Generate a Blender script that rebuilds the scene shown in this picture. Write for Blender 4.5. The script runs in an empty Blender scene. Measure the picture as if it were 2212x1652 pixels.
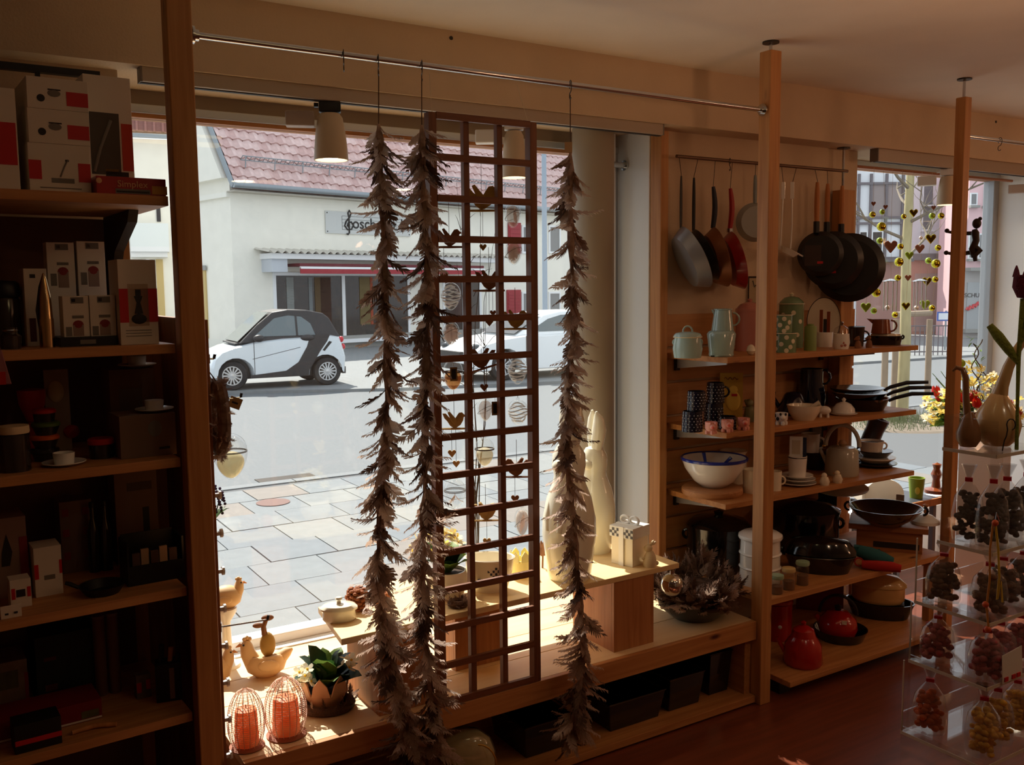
import bpy, bmesh, math, random
from mathutils import Vector, Matrix
rnd = random.Random(7)
sc = bpy.context.scene
COL = sc.collection
PI = math.pi
# ------------------------------------------------------------------ camera (photo taken as 2212 x 1652)
W, H, FPX = 2212.0, 1652.0, 2000.0
YAW, PITCH, ROLL = map(math.radians, (31.9, 5.74, -0.604))
CAM = Vector((0, 0, 1.6))
_f = Vector((math.sin(YAW)*math.cos(PITCH), math.cos(YAW)*math.cos(PITCH), -math.sin(PITCH)))
_r = Vector((math.cos(YAW), -math.sin(YAW), 0))
_u = _r.cross(_f)
RT = math.cos(ROLL)*_r + math.sin(ROLL)*_u
UP = -math.sin(ROLL)*_r + math.cos(ROLL)*_u
FW = _f
cam = bpy.data.cameras.new('camera')
cam.sensor_width = 36.0; cam.lens = FPX/W*36.0; cam.clip_start = 0.02; cam.clip_end = 300
camo = bpy.data.objects.new('camera', cam); COL.objects.link(camo)
camo.matrix_world = Matrix(((RT.x, UP.x, -FW.x, CAM.x), (RT.y, UP.y, -FW.y, CAM.y), (RT.z, UP.z, -FW.z, CAM.z), (0, 0, 0, 1)))
sc.camera = camo
# ------------------------------------------------------------------ world, sun, exposure
wd = bpy.data.worlds.new('overcast_sky'); sc.world = wd; wd.use_nodes = True
bg = wd.node_tree.nodes['Background']; bg.inputs[0].default_value = (0.86, 0.93, 1.0, 1); bg.inputs[1].default_value = 1.3
sun = bpy.data.lights.new('sun', 'SUN'); sun.energy = 9.0; sun.angle = math.radians(0.6); sun.color = (1, 0.93, 0.82)
suno = bpy.data.objects.new('sun', sun); COL.objects.link(suno)
SUNEL = math.radians(51)
suno.rotation_euler = Vector((0.02, math.cos(SUNEL), math.sin(SUNEL))).to_track_quat('Z', 'Y').to_euler()
suno.location = (0, 20, 30)
sc.view_settings.view_transform = 'Standard'; sc.view_settings.look = 'None'
sc.view_settings.exposure = 0.0; sc.view_settings.gamma = 1.0; sc.view_settings.use_curve_mapping = False
WARM = (1.0, 0.53, 0.29)
def spot(name, loc, aim, watts, deg, blend=0.6, col=WARM, size=0.05):
    l = bpy.data.lights.new(name, 'SPOT'); l.energy = watts; l.spot_size = math.radians(deg); l.spot_blend = blend
    l.color = col; l.shadow_soft_size = size
    o = bpy.data.objects.new(name, l); COL.objects.link(o); o.location = loc
    o.rotation_euler = (Vector(loc)-Vector(aim)).to_track_quat('Z', 'Y').to_euler()
    return o
# ceiling discs on a track behind the photographer (their images show in the window glass), a linear lamp, and added fill globes out of sight
DISCS = [((1.85, 0.11, 2.35), (3.2, 3.0, 1.5), 5, 62), ((3.02, 0.10, 2.35), (4.3, 2.9, 1.3), 7, 66)]
for l, a, w, d in DISCS: spot('disc_spot_light', (l[0], l[1], l[2]-.02), a, w, d)
FILL_UPLIGHT = (2.36, 0.93, 1.86)                                   # unseen uplighter, added right of the view to brighten the ceiling
spot('ceiling_fill_light', FILL_UPLIGHT, (2.42, 1.35, 2.6), 17, 145, .8, WARM, .06)
FILL_GLOBES = [((5.0, 0.7, 2.12), 7), ((5.6, -0.9, 2.12), 12), ((4.9, 1.7, 2.16), 4)]  # unseen globes added to fill the room and ceiling with warm light
for l, w in FILL_GLOBES:
    gl = bpy.data.lights.new('fill_globe_light', 'POINT'); gl.energy = w; gl.color = WARM; gl.shadow_soft_size = .1
    go = bpy.data.objects.new('fill_globe_light', gl); COL.objects.link(go); go.location = (l[0], l[1], l[2]-.19)
# ------------------------------------------------------------------ pixel helpers: a pixel gives a direction, the surface gives the distance
def ray(x, y): return FW + RT*((x-W/2)/FPX) - UP*((y-H/2)/FPX)
def oY(x, y, Y): d = ray(x, y); return CAM + d*((Y-CAM.y)/d.y)
def oX(x, y, X): d = ray(x, y); return CAM + d*((X-CAM.x)/d.x)
def oZ(x, y, Z): d = ray(x, y); return CAM + d*((Z-CAM.z)/d.z)
def mpp(p): return (Vector(p)-CAM).dot(FW)/FPX                    # metres per pixel at a point
def onS(px, Y, Z):                                                # point on a shelf plane Z at depth Y below pixel column px
    a, b = -3.0, 60.0
    for _ in range(50):
        m = (a+b)/2; q = Vector((m, Y, Z))-CAM
        if W/2+FPX*q.dot(RT)/q.dot(FW) < px: a = m
        else: b = m
    return Vector(((a+b)/2, Y, Z))
def az(p): p = Vector(p)-CAM; return -math.atan2(p.x, p.y)        # z-rotation that turns local +y away from the camera
# ------------------------------------------------------------------ materials
def lin(c): return tuple(((v/255)/12.92 if v/255 <= .04045 else ((v/255+.055)/1.055)**2.4) for v in c)
MT = {}
def mat(name, col=(200, 200, 200), rough=.5, metal=0., noise=0., ns=30., bump=0., bs=80., col2=None, trans=0., coat=0., alpha=None, emit=None, es=1., stretch=None):
    if name in MT: return MT[name]
    m = bpy.data.materials.new(name); m.use_nodes = True; nt = m.node_tree; n = nt.nodes; L = nt.links
    p = n['Principled BSDF']; c = lin(col); p.inputs['Base Color'].default_value = (*c, 1)
    p.inputs['Roughness'].default_value = rough; p.inputs['Metallic'].default_value = metal
    if coat: p.inputs['Coat Weight'].default_value = coat; p.inputs['Coat Roughness'].default_value = .08
    if trans: p.inputs['Transmission Weight'].default_value = trans
    if emit: p.inputs['Emission Color'].default_value = (*emit, 1); p.inputs['Emission Strength'].default_value = es
    if noise or bump or col2:
        tc = n.new('ShaderNodeTexCoord'); mp = n.new('ShaderNodeMapping'); L.new(tc.outputs['Object'], mp.inputs[0])
        if stretch: mp.inputs['Scale'].default_value = stretch
    if noise or col2:
        t = n.new('ShaderNodeTexNoise'); t.inputs['Scale'].default_value = ns; t.inputs['Detail'].default_value = 5; L.new(mp.outputs[0], t.inputs['Vector'])
        r = n.new('ShaderNodeValToRGB'); L.new(t.outputs[0], r.inputs[0])
        r.color_ramp.elements[0].position = .3; r.color_ramp.elements[1].position = .7
        a = lin(col2) if col2 else tuple(v*(1-noise) for v in c); b = c if col2 else tuple(min(1, v*(1+noise)) for v in c)
        r.color_ramp.elements[0].color = (*a, 1); r.color_ramp.elements[1].color = (*b, 1); L.new(r.outputs[0], p.inputs['Base Color'])
    if bump:
        t2 = n.new('ShaderNodeTexNoise'); t2.inputs['Scale'].default_value = bs; t2.inputs['Detail'].default_value = 4; L.new(mp.outputs[0], t2.inputs['Vector'])
        bp = n.new('ShaderNodeBump'); bp.inputs['Strength'].default_value = bump; bp.inputs['Distance'].default_value = .01
        L.new(t2.outputs[0], bp.inputs['Height']); L.new(bp.outputs[0], p.inputs['Normal'])
    MT[name] = m; return m
def wood(name, light, dark, ax='z', rough=.55, knots=True):
    if name in MT: return MT[name]
    m = bpy.data.materials.new(name); m.use_nodes = True; nt = m.node_tree; n = nt.nodes; L = nt.links
    p = n['Principled BSDF']; p.inputs['Roughness'].default_value = rough
    tc = n.new('ShaderNodeTexCoord'); mp = n.new('ShaderNodeMapping'); L.new(tc.outputs['Object'], mp.inputs[0])
    s = {'x': (1.2, 22, 22), 'y': (22, 1.2, 22), 'z': (22, 22, 1.2)}[ax]; mp.inputs['Scale'].default_value = s
    t = n.new('ShaderNodeTexNoise'); t.inputs['Scale'].default_value = 2.2; t.inputs['Detail'].default_value = 6; t.inputs['Distortion'].default_value = .6; L.new(mp.outputs[0], t.inputs['Vector'])
    r = n.new('ShaderNodeValToRGB'); L.new(t.outputs[0], r.inputs[0]); r.color_ramp.elements[0].position = .32; r.color_ramp.elements[1].position = .68
    r.color_ramp.elements[0].color = (*lin(dark), 1); r.color_ramp.elements[1].color = (*lin(light), 1)
    out = r.outputs[0]
    if knots:
        mp2 = n.new('ShaderNodeMapping'); L.new(tc.outputs['Object'], mp2.inputs[0])
        k = {'x': (3.2, 9, 9), 'y': (9, 3.2, 9), 'z': (9, 9, 3.2)}[ax]; mp2.inputs['Scale'].default_value = k
        v = n.new('ShaderNodeTexVoronoi'); v.inputs['Scale'].default_value = 1.0; L.new(mp2.outputs[0], v.inputs['Vector'])
        r2 = n.new('ShaderNodeValToRGB'); L.new(v.outputs['Distance'], r2.inputs[0]); r2.color_ramp.elements[0].position = .05; r2.color_ramp.elements[1].position = .12
        r2.color_ramp.elements[0].color = (.16, .07, .035, 1); r2.color_ramp.elements[1].color = (1, 1, 1, 1)
        mx = n.new('ShaderNodeMixRGB'); mx.blend_type = 'MULTIPLY'; mx.inputs[0].default_value = 1; L.new(out, mx.inputs[1]); L.new(r2.outputs[0], mx.inputs[2]); out = mx.outputs[0]
    L.new(out, p.inputs['Base Color'])
    bp = n.new('ShaderNodeBump'); bp.inputs['Strength'].default_value = .15; bp.inputs['Distance'].default_value = .004; L.new(t.outputs[0], bp.inputs['Height']); L.new(bp.outputs[0], p.inputs['Normal'])
    MT[name] = m; return m
def clear(name, tint=(1, 1, 1), ior=1.45, gain=1.0, rough=.0, haze=0., hazecol=(1, 1, 1)):
    """thin clear sheet: transparent with Fresnel reflection, optional diffuse film"""
    if name in MT: return MT[name]
    m = bpy.data.materials.new(name); m.use_nodes = True; nt = m.node_tree; n = nt.nodes; L = nt.links
    n.remove(n['Principled BSDF']); o = n['Material Output']
    t = n.new('ShaderNodeBsdfTransparent'); t.inputs[0].default_value = (*tint, 1)
    g = n.new('ShaderNodeBsdfGlossy'); g.inputs['Roughness'].default_value = rough
    ge = n.new('ShaderNodeNewGeometry'); dp = n.new('ShaderNodeVectorMath'); dp.operation = 'DOT_PRODUCT'; L.new(ge.outputs['Normal'], dp.inputs[0]); L.new(ge.outputs['Incoming'], dp.inputs[1])
    def mth(op, a, b):
        q = n.new('ShaderNodeMath'); q.operation = op; q.use_clamp = op == 'MULTIPLY_ADD'
        for i, v in enumerate((a, b) if not isinstance(b, tuple) else (a, *b)):
            if isinstance(v, (int, float)): q.inputs[i].default_value = v
            else: L.new(v, q.inputs[i])
        return q.outputs[0]
    f0 = ((ior-1)/(ior+1))**2*gain; c_ = mth('ABSOLUTE', dp.outputs['Value'], 0.); pw = mth('POWER', mth('SUBTRACT', 1., c_), 5.); fr = mth('MULTIPLY_ADD', pw, (1-f0, f0))
    x = n.new('ShaderNodeMixShader'); L.new(fr, x.inputs[0]); L.new(t.outputs[0], x.inputs[1]); L.new(g.outputs[0], x.inputs[2])
    if haze:
        d = n.new('ShaderNodeBsdfDiffuse'); d.inputs[0].default_value = (*hazecol, 1)
        y = n.new('ShaderNodeMixShader'); y.inputs[0].default_value = haze; L.new(x.outputs[0], y.inputs[1]); L.new(d.outputs[0], y.inputs[2]); x = y
    L.new(x.outputs[0], o.inputs[0]); MT[name] = m; return m
def leafy(name, col, trl=.4, rough=.6, col2=None):
    """thin vane or leaf: diffuse + translucent"""
    if name in MT: return MT[name]
    m = bpy.data.materials.new(name); m.use_nodes = True; nt = m.node_tree; n = nt.nodes; L = nt.links
    p = n['Principled BSDF']; p.inputs['Base Color'].default_value = (*lin(col), 1); p.inputs['Roughness'].default_value = rough
    t = n.new('ShaderNodeBsdfTranslucent'); t.inputs[0].default_value = (*lin(col), 1)
    if col2:
        tc = n.new('ShaderNodeTexCoord'); ns = n.new('ShaderNodeTexNoise'); ns.inputs['Scale'].default_value = 45; L.new(tc.outputs['Object'], ns.inputs['Vector'])
        r = n.new('ShaderNodeValToRGB'); L.new(ns.outputs[0], r.inputs[0]); r.color_ramp.elements[0].position = .35; r.color_ramp.elements[1].position = .65
        r.color_ramp.elements[0].color = (*lin(col2), 1); r.color_ramp.elements[1].color = (*lin(col), 1); L.new(r.outputs[0], p.inputs['Base Color']); L.new(r.outputs[0], t.inputs[0])
    x = n.new('ShaderNodeMixShader'); x.inputs[0].default_value = trl; L.new(p.outputs[0], x.inputs[1]); L.new(t.outputs[0], x.inputs[2])
    L.new(x.outputs[0], n['Material Output'].inputs[0]); MT[name] = m; return m
def glow(name, col, s):
    if name in MT: return MT[name]
    m = bpy.data.materials.new(name); m.use_nodes = True; n = m.node_tree.nodes; n.remove(n['Principled BSDF'])
    e = n.new('ShaderNodeEmission'); e.inputs[0].default_value = (*col, 1); e.inputs[1].default_value = s
    m.node_tree.links.new(e.outputs[0], n['Material Output'].inputs[0]); MT[name] = m; return m
# ------------------------------------------------------------------ mesh building
class MB:
    def __init__(s, T=None): s.v = []; s.f = []; s.T = T or Matrix()
    def add(s, vs, fs, T=None):
        o = len(s.v); T = s.T @ T if T is not None else s.T
        s.v += [tuple(T @ Vector(p)) for p in vs]; s.f += [tuple(i+o for i in f) for f in fs]; return s
    def box(s, x0, x1, y0, y1, z0, z1, T=None):
        return s.add([(x0,y0,z0),(x1,y0,z0),(x1,y1,z0),(x0,y1,z0),(x0,y0,z1),(x1,y0,z1),(x1,y1,z1),(x0,y1,z1)],
                     [(0,3,2,1),(4,5,6,7),(0,1,5,4),(1,2,6,5),(2,3,7,6),(3,0,4,7)], T)
    def lathe(s, prof, n=24, sx=1, sy=1, T=None):
        vs = []; fs = []; k = len(prof)
        for i in range(n):
            a = 2*PI*i/n; c, d = math.cos(a)*sx, math.sin(a)*sy
            for r, z in prof: vs.append((r*c, r*d, z))
        for i in range(n):
            j = (i+1) % n
            for q in range(k-1):
                a, b, c2, d2 = i*k+q, j*k+q, j*k+q+1, i*k+q+1
                if prof[q][0] < 1e-6 and prof[q+1][0] < 1e-6: continue
                if prof[q][0] < 1e-6: fs.append((a, c2, d2))
                elif prof[q+1][0] < 1e-6: fs.append((a, b, c2))
                else: fs.append((a, b, c2, d2))
        return s.add(vs, fs, T)
    def tube(s, pts, r, n=8, closed=False, cap=True, T=None):
        pts = [Vector(p) for p in pts]; k = len(pts); rs = r if isinstance(r, (list, tuple)) else [r]*k
        vs = []; fs = []; prev = None
        for i, p in enumerate(pts):
            a = pts[(i-1) % k] if (closed or i) else p; b = pts[(i+1) % k] if (closed or i < k-1) else p
            t = (b-a).normalized() if (b-a).length > 1e-9 else Vector((0, 0, 1))
            if prev is None: u = t.orthogonal().normalized()
            else:
                u = prev - t*prev.dot(t); u = u.normalized() if u.length > 1e-6 else t.orthogonal().normalized()
            prev = u; w = t.cross(u)
            for j in range(n):
                th = 2*PI*j/n; vs.append(p+(u*math.cos(th)+w*math.sin(th))*rs[i])
        for i in range(k if closed else k-1):
            i2 = (i+1) % k
            for j in range(n): fs.append((i*n+j, i*n+(j+1) % n, i2*n+(j+1) % n, i2*n+j))
        if cap and not closed: fs.append(tuple(range(n-1, -1, -1))); fs.append(tuple((k-1)*n+j for j in range(n)))
        return s.add(vs, fs, T)
    def ball(s, c, r, sx=1, sy=1, sz=1, n=16, m=10, T=None):
        prof = [(r*math.sin(PI*i/m), -r*math.cos(PI*i/m)*sz) for i in range(m+1)]; prof[0] = (0, prof[0][1]); prof[-1] = (0, prof[-1][1])
        M_ = Matrix.Translation(Vector(c)); return s.lathe(prof, n, sx, sy, (T @ M_) if T is not None else M_)
    def prism(s, pts, y0, y1, T=None):
        """outline in local x,z extruded from y0 to y1"""
        k = len(pts); vs = [(x, y0, z) for x, z in pts]+[(x, y1, z) for x, z in pts]
        fs = [tuple(range(k)), tuple(range(2*k-1, k-1, -1))]+[(i, k+i, k+(i+1) % k, (i+1) % k) for i in range(k)]
        return s.add(vs, fs, T)
    def sheet(s, rows, T=None):
        k = len(rows[0]); vs = [p for r in rows for p in r]
        return s.add(vs, [(i*k+j, i*k+j+1, (i+1)*k+j+1, (i+1)*k+j) for i in range(len(rows)-1) for j in range(k-1)], T)
    def mesh(s, name, m, smooth=False, tri=False):
        me = bpy.data.meshes.new(name); me.from_pydata(s.v, [], s.f); me.materials.append(m)
        bm = bmesh.new(); bm.from_mesh(me); bmesh.ops.recalc_face_normals(bm, faces=bm.faces)
        if tri: bmesh.ops.triangulate(bm, faces=bm.faces)
        bm.to_mesh(me); bm.free()
        if smooth:
            me.polygons.foreach_set('use_smooth', [True]*len(me.polygons))
            try: me.set_sharp_from_angle(angle=math.radians(40))
            except Exception: pass
        me.update(); return me
    def build(s, name, m, parent=None, smooth=False, bevel=0, loc=None, rz=None, tri=False):
        o = bpy.data.objects.new(name, s.mesh(name, m, smooth, tri)); COL.objects.link(o)
        if parent is not None: o.parent = parent
        if loc is not None: o.location = loc
        if rz is not None: o.rotation_euler = (0, 0, rz)
        if bevel:
            b = o.modifiers.new('bevel', 'BEVEL'); b.width = bevel; b.segments = 2; b.limit_method = 'ANGLE'; b.angle_limit = math.radians(50)
        return o
def tag(o, label=None, cat=None, group=None, kind=None):
    if label: o['label'] = label
    if cat: o['category'] = cat
    if group: o['group'] = group
    if kind: o['kind'] = kind
    return o
def thing(name, label, cat, loc=(0, 0, 0), rz=0., group=None, kind=None):
    o = bpy.data.objects.new(name, None); o.empty_display_size = .05; COL.objects.link(o); o.location = loc; o.rotation_euler = (0, 0, rz)
    return tag(o, label, cat, group, kind)
def inst(me, name, parent, loc, rot=(0, 0, 0), scl=(1, 1, 1), label=None):
    o = bpy.data.objects.new(name, me); COL.objects.link(o); o.parent = parent; o.location = loc; o.rotation_euler = rot; o.scale = scl
    if label: o['label'] = label
    return o
def copy_tree(o, parent=None):
    c = o.copy(); COL.objects.link(c); c.parent = parent
    for ch in [x for x in o.children]: copy_tree(ch, c)
    return c
def struct(o, label=None): return tag(o, label, None, None, 'structure')
def boxo(name, m, x0, x1, y0, y1, z0, z1, parent=None, bevel=0):
    """box with its origin at its base centre"""
    c = ((x0+x1)/2, (y0+y1)/2, z0)
    return MB().box(x0-c[0], x1-c[0], y0-c[1], y1-c[1], 0, z1-z0).build(name, m, parent, bevel=bevel, loc=c)
def text_mesh(s, size, m, depth=.002, bold=0.):
    cu = bpy.data.curves.new('lettering', 'FONT'); cu.body = s; cu.size = size; cu.extrude = depth; cu.offset = bold; cu.resolution_u = 3
    t = bpy.data.objects.new('lettering_source', cu); COL.objects.link(t)
    me = bpy.data.meshes.new_from_object(t.evaluated_get(bpy.context.evaluated_depsgraph_get()))
    bpy.data.objects.remove(t); bpy.data.curves.remove(cu); me.materials.clear(); me.materials.append(m); return me
def letters(s, size, m, parent, x, z, y, name='lettering', depth=.001, tilt=0., bold=0., shear=0.):
    """flat lettering standing in the parent's local x-z plane, facing local -y"""
    me = text_mesh(s, size, m, depth, bold); o = bpy.data.objects.new(name, me); COL.objects.link(o); o.parent = parent
    o.location = (x, y, z); o.rotation_euler = (PI/2, tilt, 0); return o
def arc(cx, cz, r, a0, a1, n=10, rz=None): return [(cx+r*math.cos(math.radians(a0+(a1-a0)*i/n)), cz+(rz or r)*math.sin(math.radians(a0+(a1-a0)*i/n))) for i in range(n+1)]
# ================================================================== materials in common use
PZ = wood('pine_upright', (200, 144, 86), (172, 114, 62), 'z'); PX = wood('pine_lengthwise', (198, 140, 82), (170, 110, 58), 'x')
PY = wood('pine_crosswise', (196, 140, 84), (170, 112, 60), 'y')
BOX = wood('reddish_box_wood', (190, 130, 80), (164, 104, 58), 'z', knots=False)
TRL = wood('trellis_wood_upright', (130, 78, 44), (102, 57, 30), 'z', knots=False); TRX = wood('trellis_wood_cross', (130, 78, 44), (102, 57, 30), 'x', knots=False)
WALLM = mat('cream_wall_paint', (208, 184, 154), .85, noise=.04, ns=6, bump=.15, bs=140)
CEILM = mat('ceiling_paint', (232, 220, 204), .9, noise=.03, ns=4, bump=.1, bs=160)
WHITEP = mat('white_paint', (236, 236, 234), .6, bump=.05)
ALU = mat('brushed_aluminium', (205, 207, 208), .35, .9); STEEL = mat('polished_steel', (200, 200, 200), .18, 1.); DSTEEL = mat('dark_steel', (70, 66, 62), .4, .8)
BLACK = mat('black_plastic', (18, 18, 19), .45); BLACKG = mat('black_enamel', (12, 12, 14), .12, coat=.6); PANB = mat('nonstick_black', (16, 16, 17), .4)
CREAM = mat('cream_ceramic', (238, 228, 204), .22, coat=.4); WHITEC = mat('white_ceramic', (240, 238, 232), .2, coat=.5); CREAMM = mat('cream_matt_ceramic', (226, 204, 164), .6)
CORD = mat('brown_cord', (92, 66, 46), .8); LINEN = mat('pale_string', (205, 190, 160), .8)
CARD = mat('white_card', (226, 214, 198), .7); REDC = mat('red_card', (196, 22, 26), .5); GREYC = mat('grey_print', (120, 112, 104), .6); DARKC = mat('dark_print', (38, 32, 30), .6)
GLS = clear('window_glass', (.98, .99, .99), 1.5, 1.0, 0., .012); GEGG = clear('ornament_glass', (.97, .98, .98), 1.45, 2.2, .02); ACR = clear('acrylic_sheet', (.96, .955, .94), 1.49, 1.0, .02, .006, (1, .97, .92)); CELLO = clear('cellophane', (.95, .95, .95), 1.5, 2.6, .10, .06, (.9, .85, .8))
# ================================================================== room shell
floor = struct(boxo('floor', mat('red_brown_floor', (116, 58, 36), .36, noise=.22, ns=3, stretch=(1, 14, 1)), -2.5, 7.5, -3, 3.3, -.12, 0), 'dark red-brown wooden shop floor')
struct(boxo('ceiling', CEILM, -2.5, 7.5, -3, 3.3, 2.48, 2.62), 'cream painted ceiling')
struct(boxo('wall_back', WALLM, -2.5, 7.5, -3.12, -3, 0, 2.48)); struct(boxo('wall_left', WALLM, -2.62, -2.5, -3, 3.3, 0, 2.48)); struct(boxo('wall_right', WALLM, 7.5, 7.62, -3, 3.3, 0, 2.48))
struct(boxo('wall_header', WALLM, -2.5, 7.5, 2.87, 3.3, 2.25, 2.48), 'cream bulkhead above the shop windows')
struct(boxo('wall_window_left', WALLM, -2.5, .5, 2.97, 3.3, 0, 2.25))
struct(boxo('wall_window_right', WHITEP, 5.42, 7.5, 2.95, 3.3, 0, 2.25))
struct(boxo('wall_parapet_left', WHITEP, .5, 2.6, 3.16, 3.3, -.4, .335)); struct(boxo('wall_parapet_right', WHITEP, 3.86, 5.42, 3.16, 3.3, -.4, .335))
pier = struct(thing('wall_pier', None, None, (3.23, 3.0, 0)), 'cream wall pier between the windows with wooden slat boards')
MB().box(-.66, .63, 0, .3, 0, 2.25).build('pier_body', WALLM, pier)
slatM = wood('slat_panel_wood', (196, 142, 88), (180, 124, 72), 'x', knots=False)
sl = MB().box(-.60, .62, -.016, 0, 0, .134).mesh('slat_board', slatM)
for k in range(8): inst(sl, 'slat_board', pier, (0, 0, 1.487-.134-.1465*k))
# reveal on the right of the first window is white
struct(boxo('trim_1', WHITEP, 2.545, 2.57, 3.0, 3.30, .33, 2.25), 'white window reveal')
# nails on the bulkhead
for q, (px, py) in enumerate(((975, 82), (2152, 263))):
    p = oY(px, py, 2.868); tag(MB().lathe([(0, -.012), (.006, -.01), (.007, 0), (0, 0)], 10).build('wall_screw', DSTEEL, loc=p), 'small screw left in the cream bulkhead above the windows', 'screw', 'screws in the bulkhead').rotation_euler = (PI/2, 0, 0)
# ------------------------------------------------------------------ windows
def window(n, x0, x1, zh, label):
    w = struct(thing('window_%d' % n, None, None, (x0, 3.24, .335)), label); L = x1-x0; h = zh-.335
    FR = mat('grey_window_frame', (168, 172, 176), .4, .3)
    MB().box(0, L, -.035, .035, 0, .035).build('sill_frame', WHITEP, w, bevel=.004)
    MB().box(0, .05, -.035, .035, .035, h).build('jamb', FR, w, bevel=.004); MB().box(L-.05, L, -.035, .035, .035, h).build('jamb', FR, w, bevel=.004)
    MB().box(0, L, -.03, .035, h-.013, h).build('head_strip', wood('head_wood', (190, 128, 70), (160, 100, 50), 'x', knots=False), w)
    MB().box(0, L, -.04, .035, h, h+.028).build('head_frame', ALU, w, bevel=.003)
    MB().box(0, L, -.02, .035, h+.028, 2.25-.335).build('head_panel', mat('taupe_panel', (150, 132, 112), .7), w)
    MB().box(.05, L-.05, -.004, .004, .035, h-.013).build('pane', GLS, w)
window(1, .5, 2.545, 2.175, 'large shop window beside the feather garlands'); window(2, 3.86, 5.42, 2.222, 'shop window behind the hanging baubles')
struct(boxo('trim_2', WHITEP, 2.44, 2.50, 3.165, 3.2, .335, 2.25))
# round column standing inside the first window
c = oY(1282, 700, 3.06)
tag(MB().lathe([(0, 0), (.085, 0), (.085, 1.9), (0, 1.9)], 40).build('round_column', mat('taupe_column', (158, 146, 128), .6), smooth=True, loc=(c.x, 3.06, .34)), 'round taupe column inside the big window', 'column')
# ------------------------------------------------------------------ pine posts clamped to the ceiling
def post(x0, x1, y0, y1, z1, label, up=True):
    t = thing('pine_post', label, 'post', ((x0+x1)/2, (y0+y1)/2, 0)); a, b = (x1-x0)/2, (y1-y0)/2
    MB().box(-a, a, -b, b, 0, z1).build('post_body', PZ, t, bevel=.003)
    MB().tube([(0, 0, z1), (0, 0, 2.474)], .006).build('threaded_rod', STEEL, t); MB().lathe([(0, 0), (.03, 0), (.03, .006), (0, .006)], 20).build('ceiling_plate', DSTEEL, t, loc=(0, 0, 2.474)); return t
post(.522, .582, 2.40, 2.46, 2.44, 'tall pine post at the end of the dark gift shelves'); post(2.60, 2.655, 2.40, 2.455, 2.445, 'pine post holding the long rail, beside the pans')
post(3.797, 3.843, 2.41, 2.456, 2.40, 'pine post with a dark climbing figure on it, by the flowers')
t = thing('pine_upright', 'short-sided pine upright at the left edge of the slat wall', 'post', (2.57, 2.962, .33)); MB().box(-.02, .02, -.032, .036, 0, 1.905).build('post_body', PZ, t, bevel=.003)
t = thing('pine_upright', 'pine upright at the window end of the slat wall behind the black pans', 'post', (3.70, 2.955, .33))
MB().box(-.042, .042, -.04, .025, 0, 1.72).build('post_body', PZ, t, bevel=.003); MB().tube([(0, 0, 1.72), (0, 0, 1.915)], .006).build('threaded_rod', STEEL, t); MB().lathe([(0, 0), (.03, 0), (.03, .005), (0, .005)], 16).build('ceiling_plate', DSTEEL, t, loc=(0, 0, 1.914))
# ------------------------------------------------------------------ hanging rail, S hooks
def rail(name, label, p0, p1, r, m, flange=True):
    p0, p1 = Vector(p0), Vector(p1); t = thing(name, label, 'rail', p0); d = p1-p0
    MB().tube([(0, 0, 0), d], r, 12).build('rod', m, t, smooth=True)
    if flange:
        for q in (Vector((.004, 0, 0)), d-Vector((.004, 0, 0))):
            MB().tube([q-Vector((.003, 0, 0)), q+Vector((.003, 0, 0))], .022, 16).build('flange', STEEL, t, smooth=True)
            MB().tube([q-Vector((.014, 0, 0)), q+Vector((.014, 0, 0))], .014, 14).build('socket', STEEL, t, smooth=True)
    return t
rail('hanging_rail', 'long chrome rail hanging between two pine posts', (.585, 2.43, 2.237), (2.597, 2.43, 2.237), .0085, STEEL)
def shook(px, Y, z, label, group, size=.05, rz=0.):
    p = onS(px, Y, z); s = size/.05; pts = [(-.012+.0 , 0, 0)]
    pts = [(.013*math.cos(a), 0, .013*math.sin(a)) for a in [math.radians(x) for x in (-60, -20, 20, 60, 100, 140, 180)]]+[(-.013, 0, -.012), (-.006, 0, -.022)]
    pts += [(.0+.011*math.cos(a), 0, -.034+.011*math.sin(a)) for a in [math.radians(x) for x in (100, 60, 20, -20, -60, -100, -140)]]
    o = MB().tube([(x*s, y, zz*s) for x, y, zz in pts], .0016, 6).build('s_hook', DSTEEL, smooth=True, loc=p, rz=rz); return tag(o, label, 'hook', group)
HOOKL = 'small metal S hook carrying a feather garland on the chrome rail'
shook(742, 2.43, 2.237, 'empty metal S hook on the chrome rail', None, .05, 1.2)
for px in (817, 911, 1232): shook(px, 2.43, 2.237, HOOKL, 'hooks of the garlands', .05, 1.2)
rail('hanging_rail', 'short rail beside the last pine post, with one hook', (3.85, 2.43, 2.24), (5.4, 2.43, 2.24), .008, STEEL, False)
shook(2160, 2.43, 2.24, 'metal S hook on the short rail by the flowers', None, .05, 1.2)
rail('window_rail', 'thin copper curtain rail along the head of the right window', (3.9, 3.12, 2.20), (5.4, 3.12, 2.20), .008, mat('copper', (176, 110, 74), .35, .7), False)
rail('window_rail', 'short grey rail with a round end fixed to the white reveal', (2.405, 3.15, 2.12), (2.54, 3.15, 2.12), .012, ALU)
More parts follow.
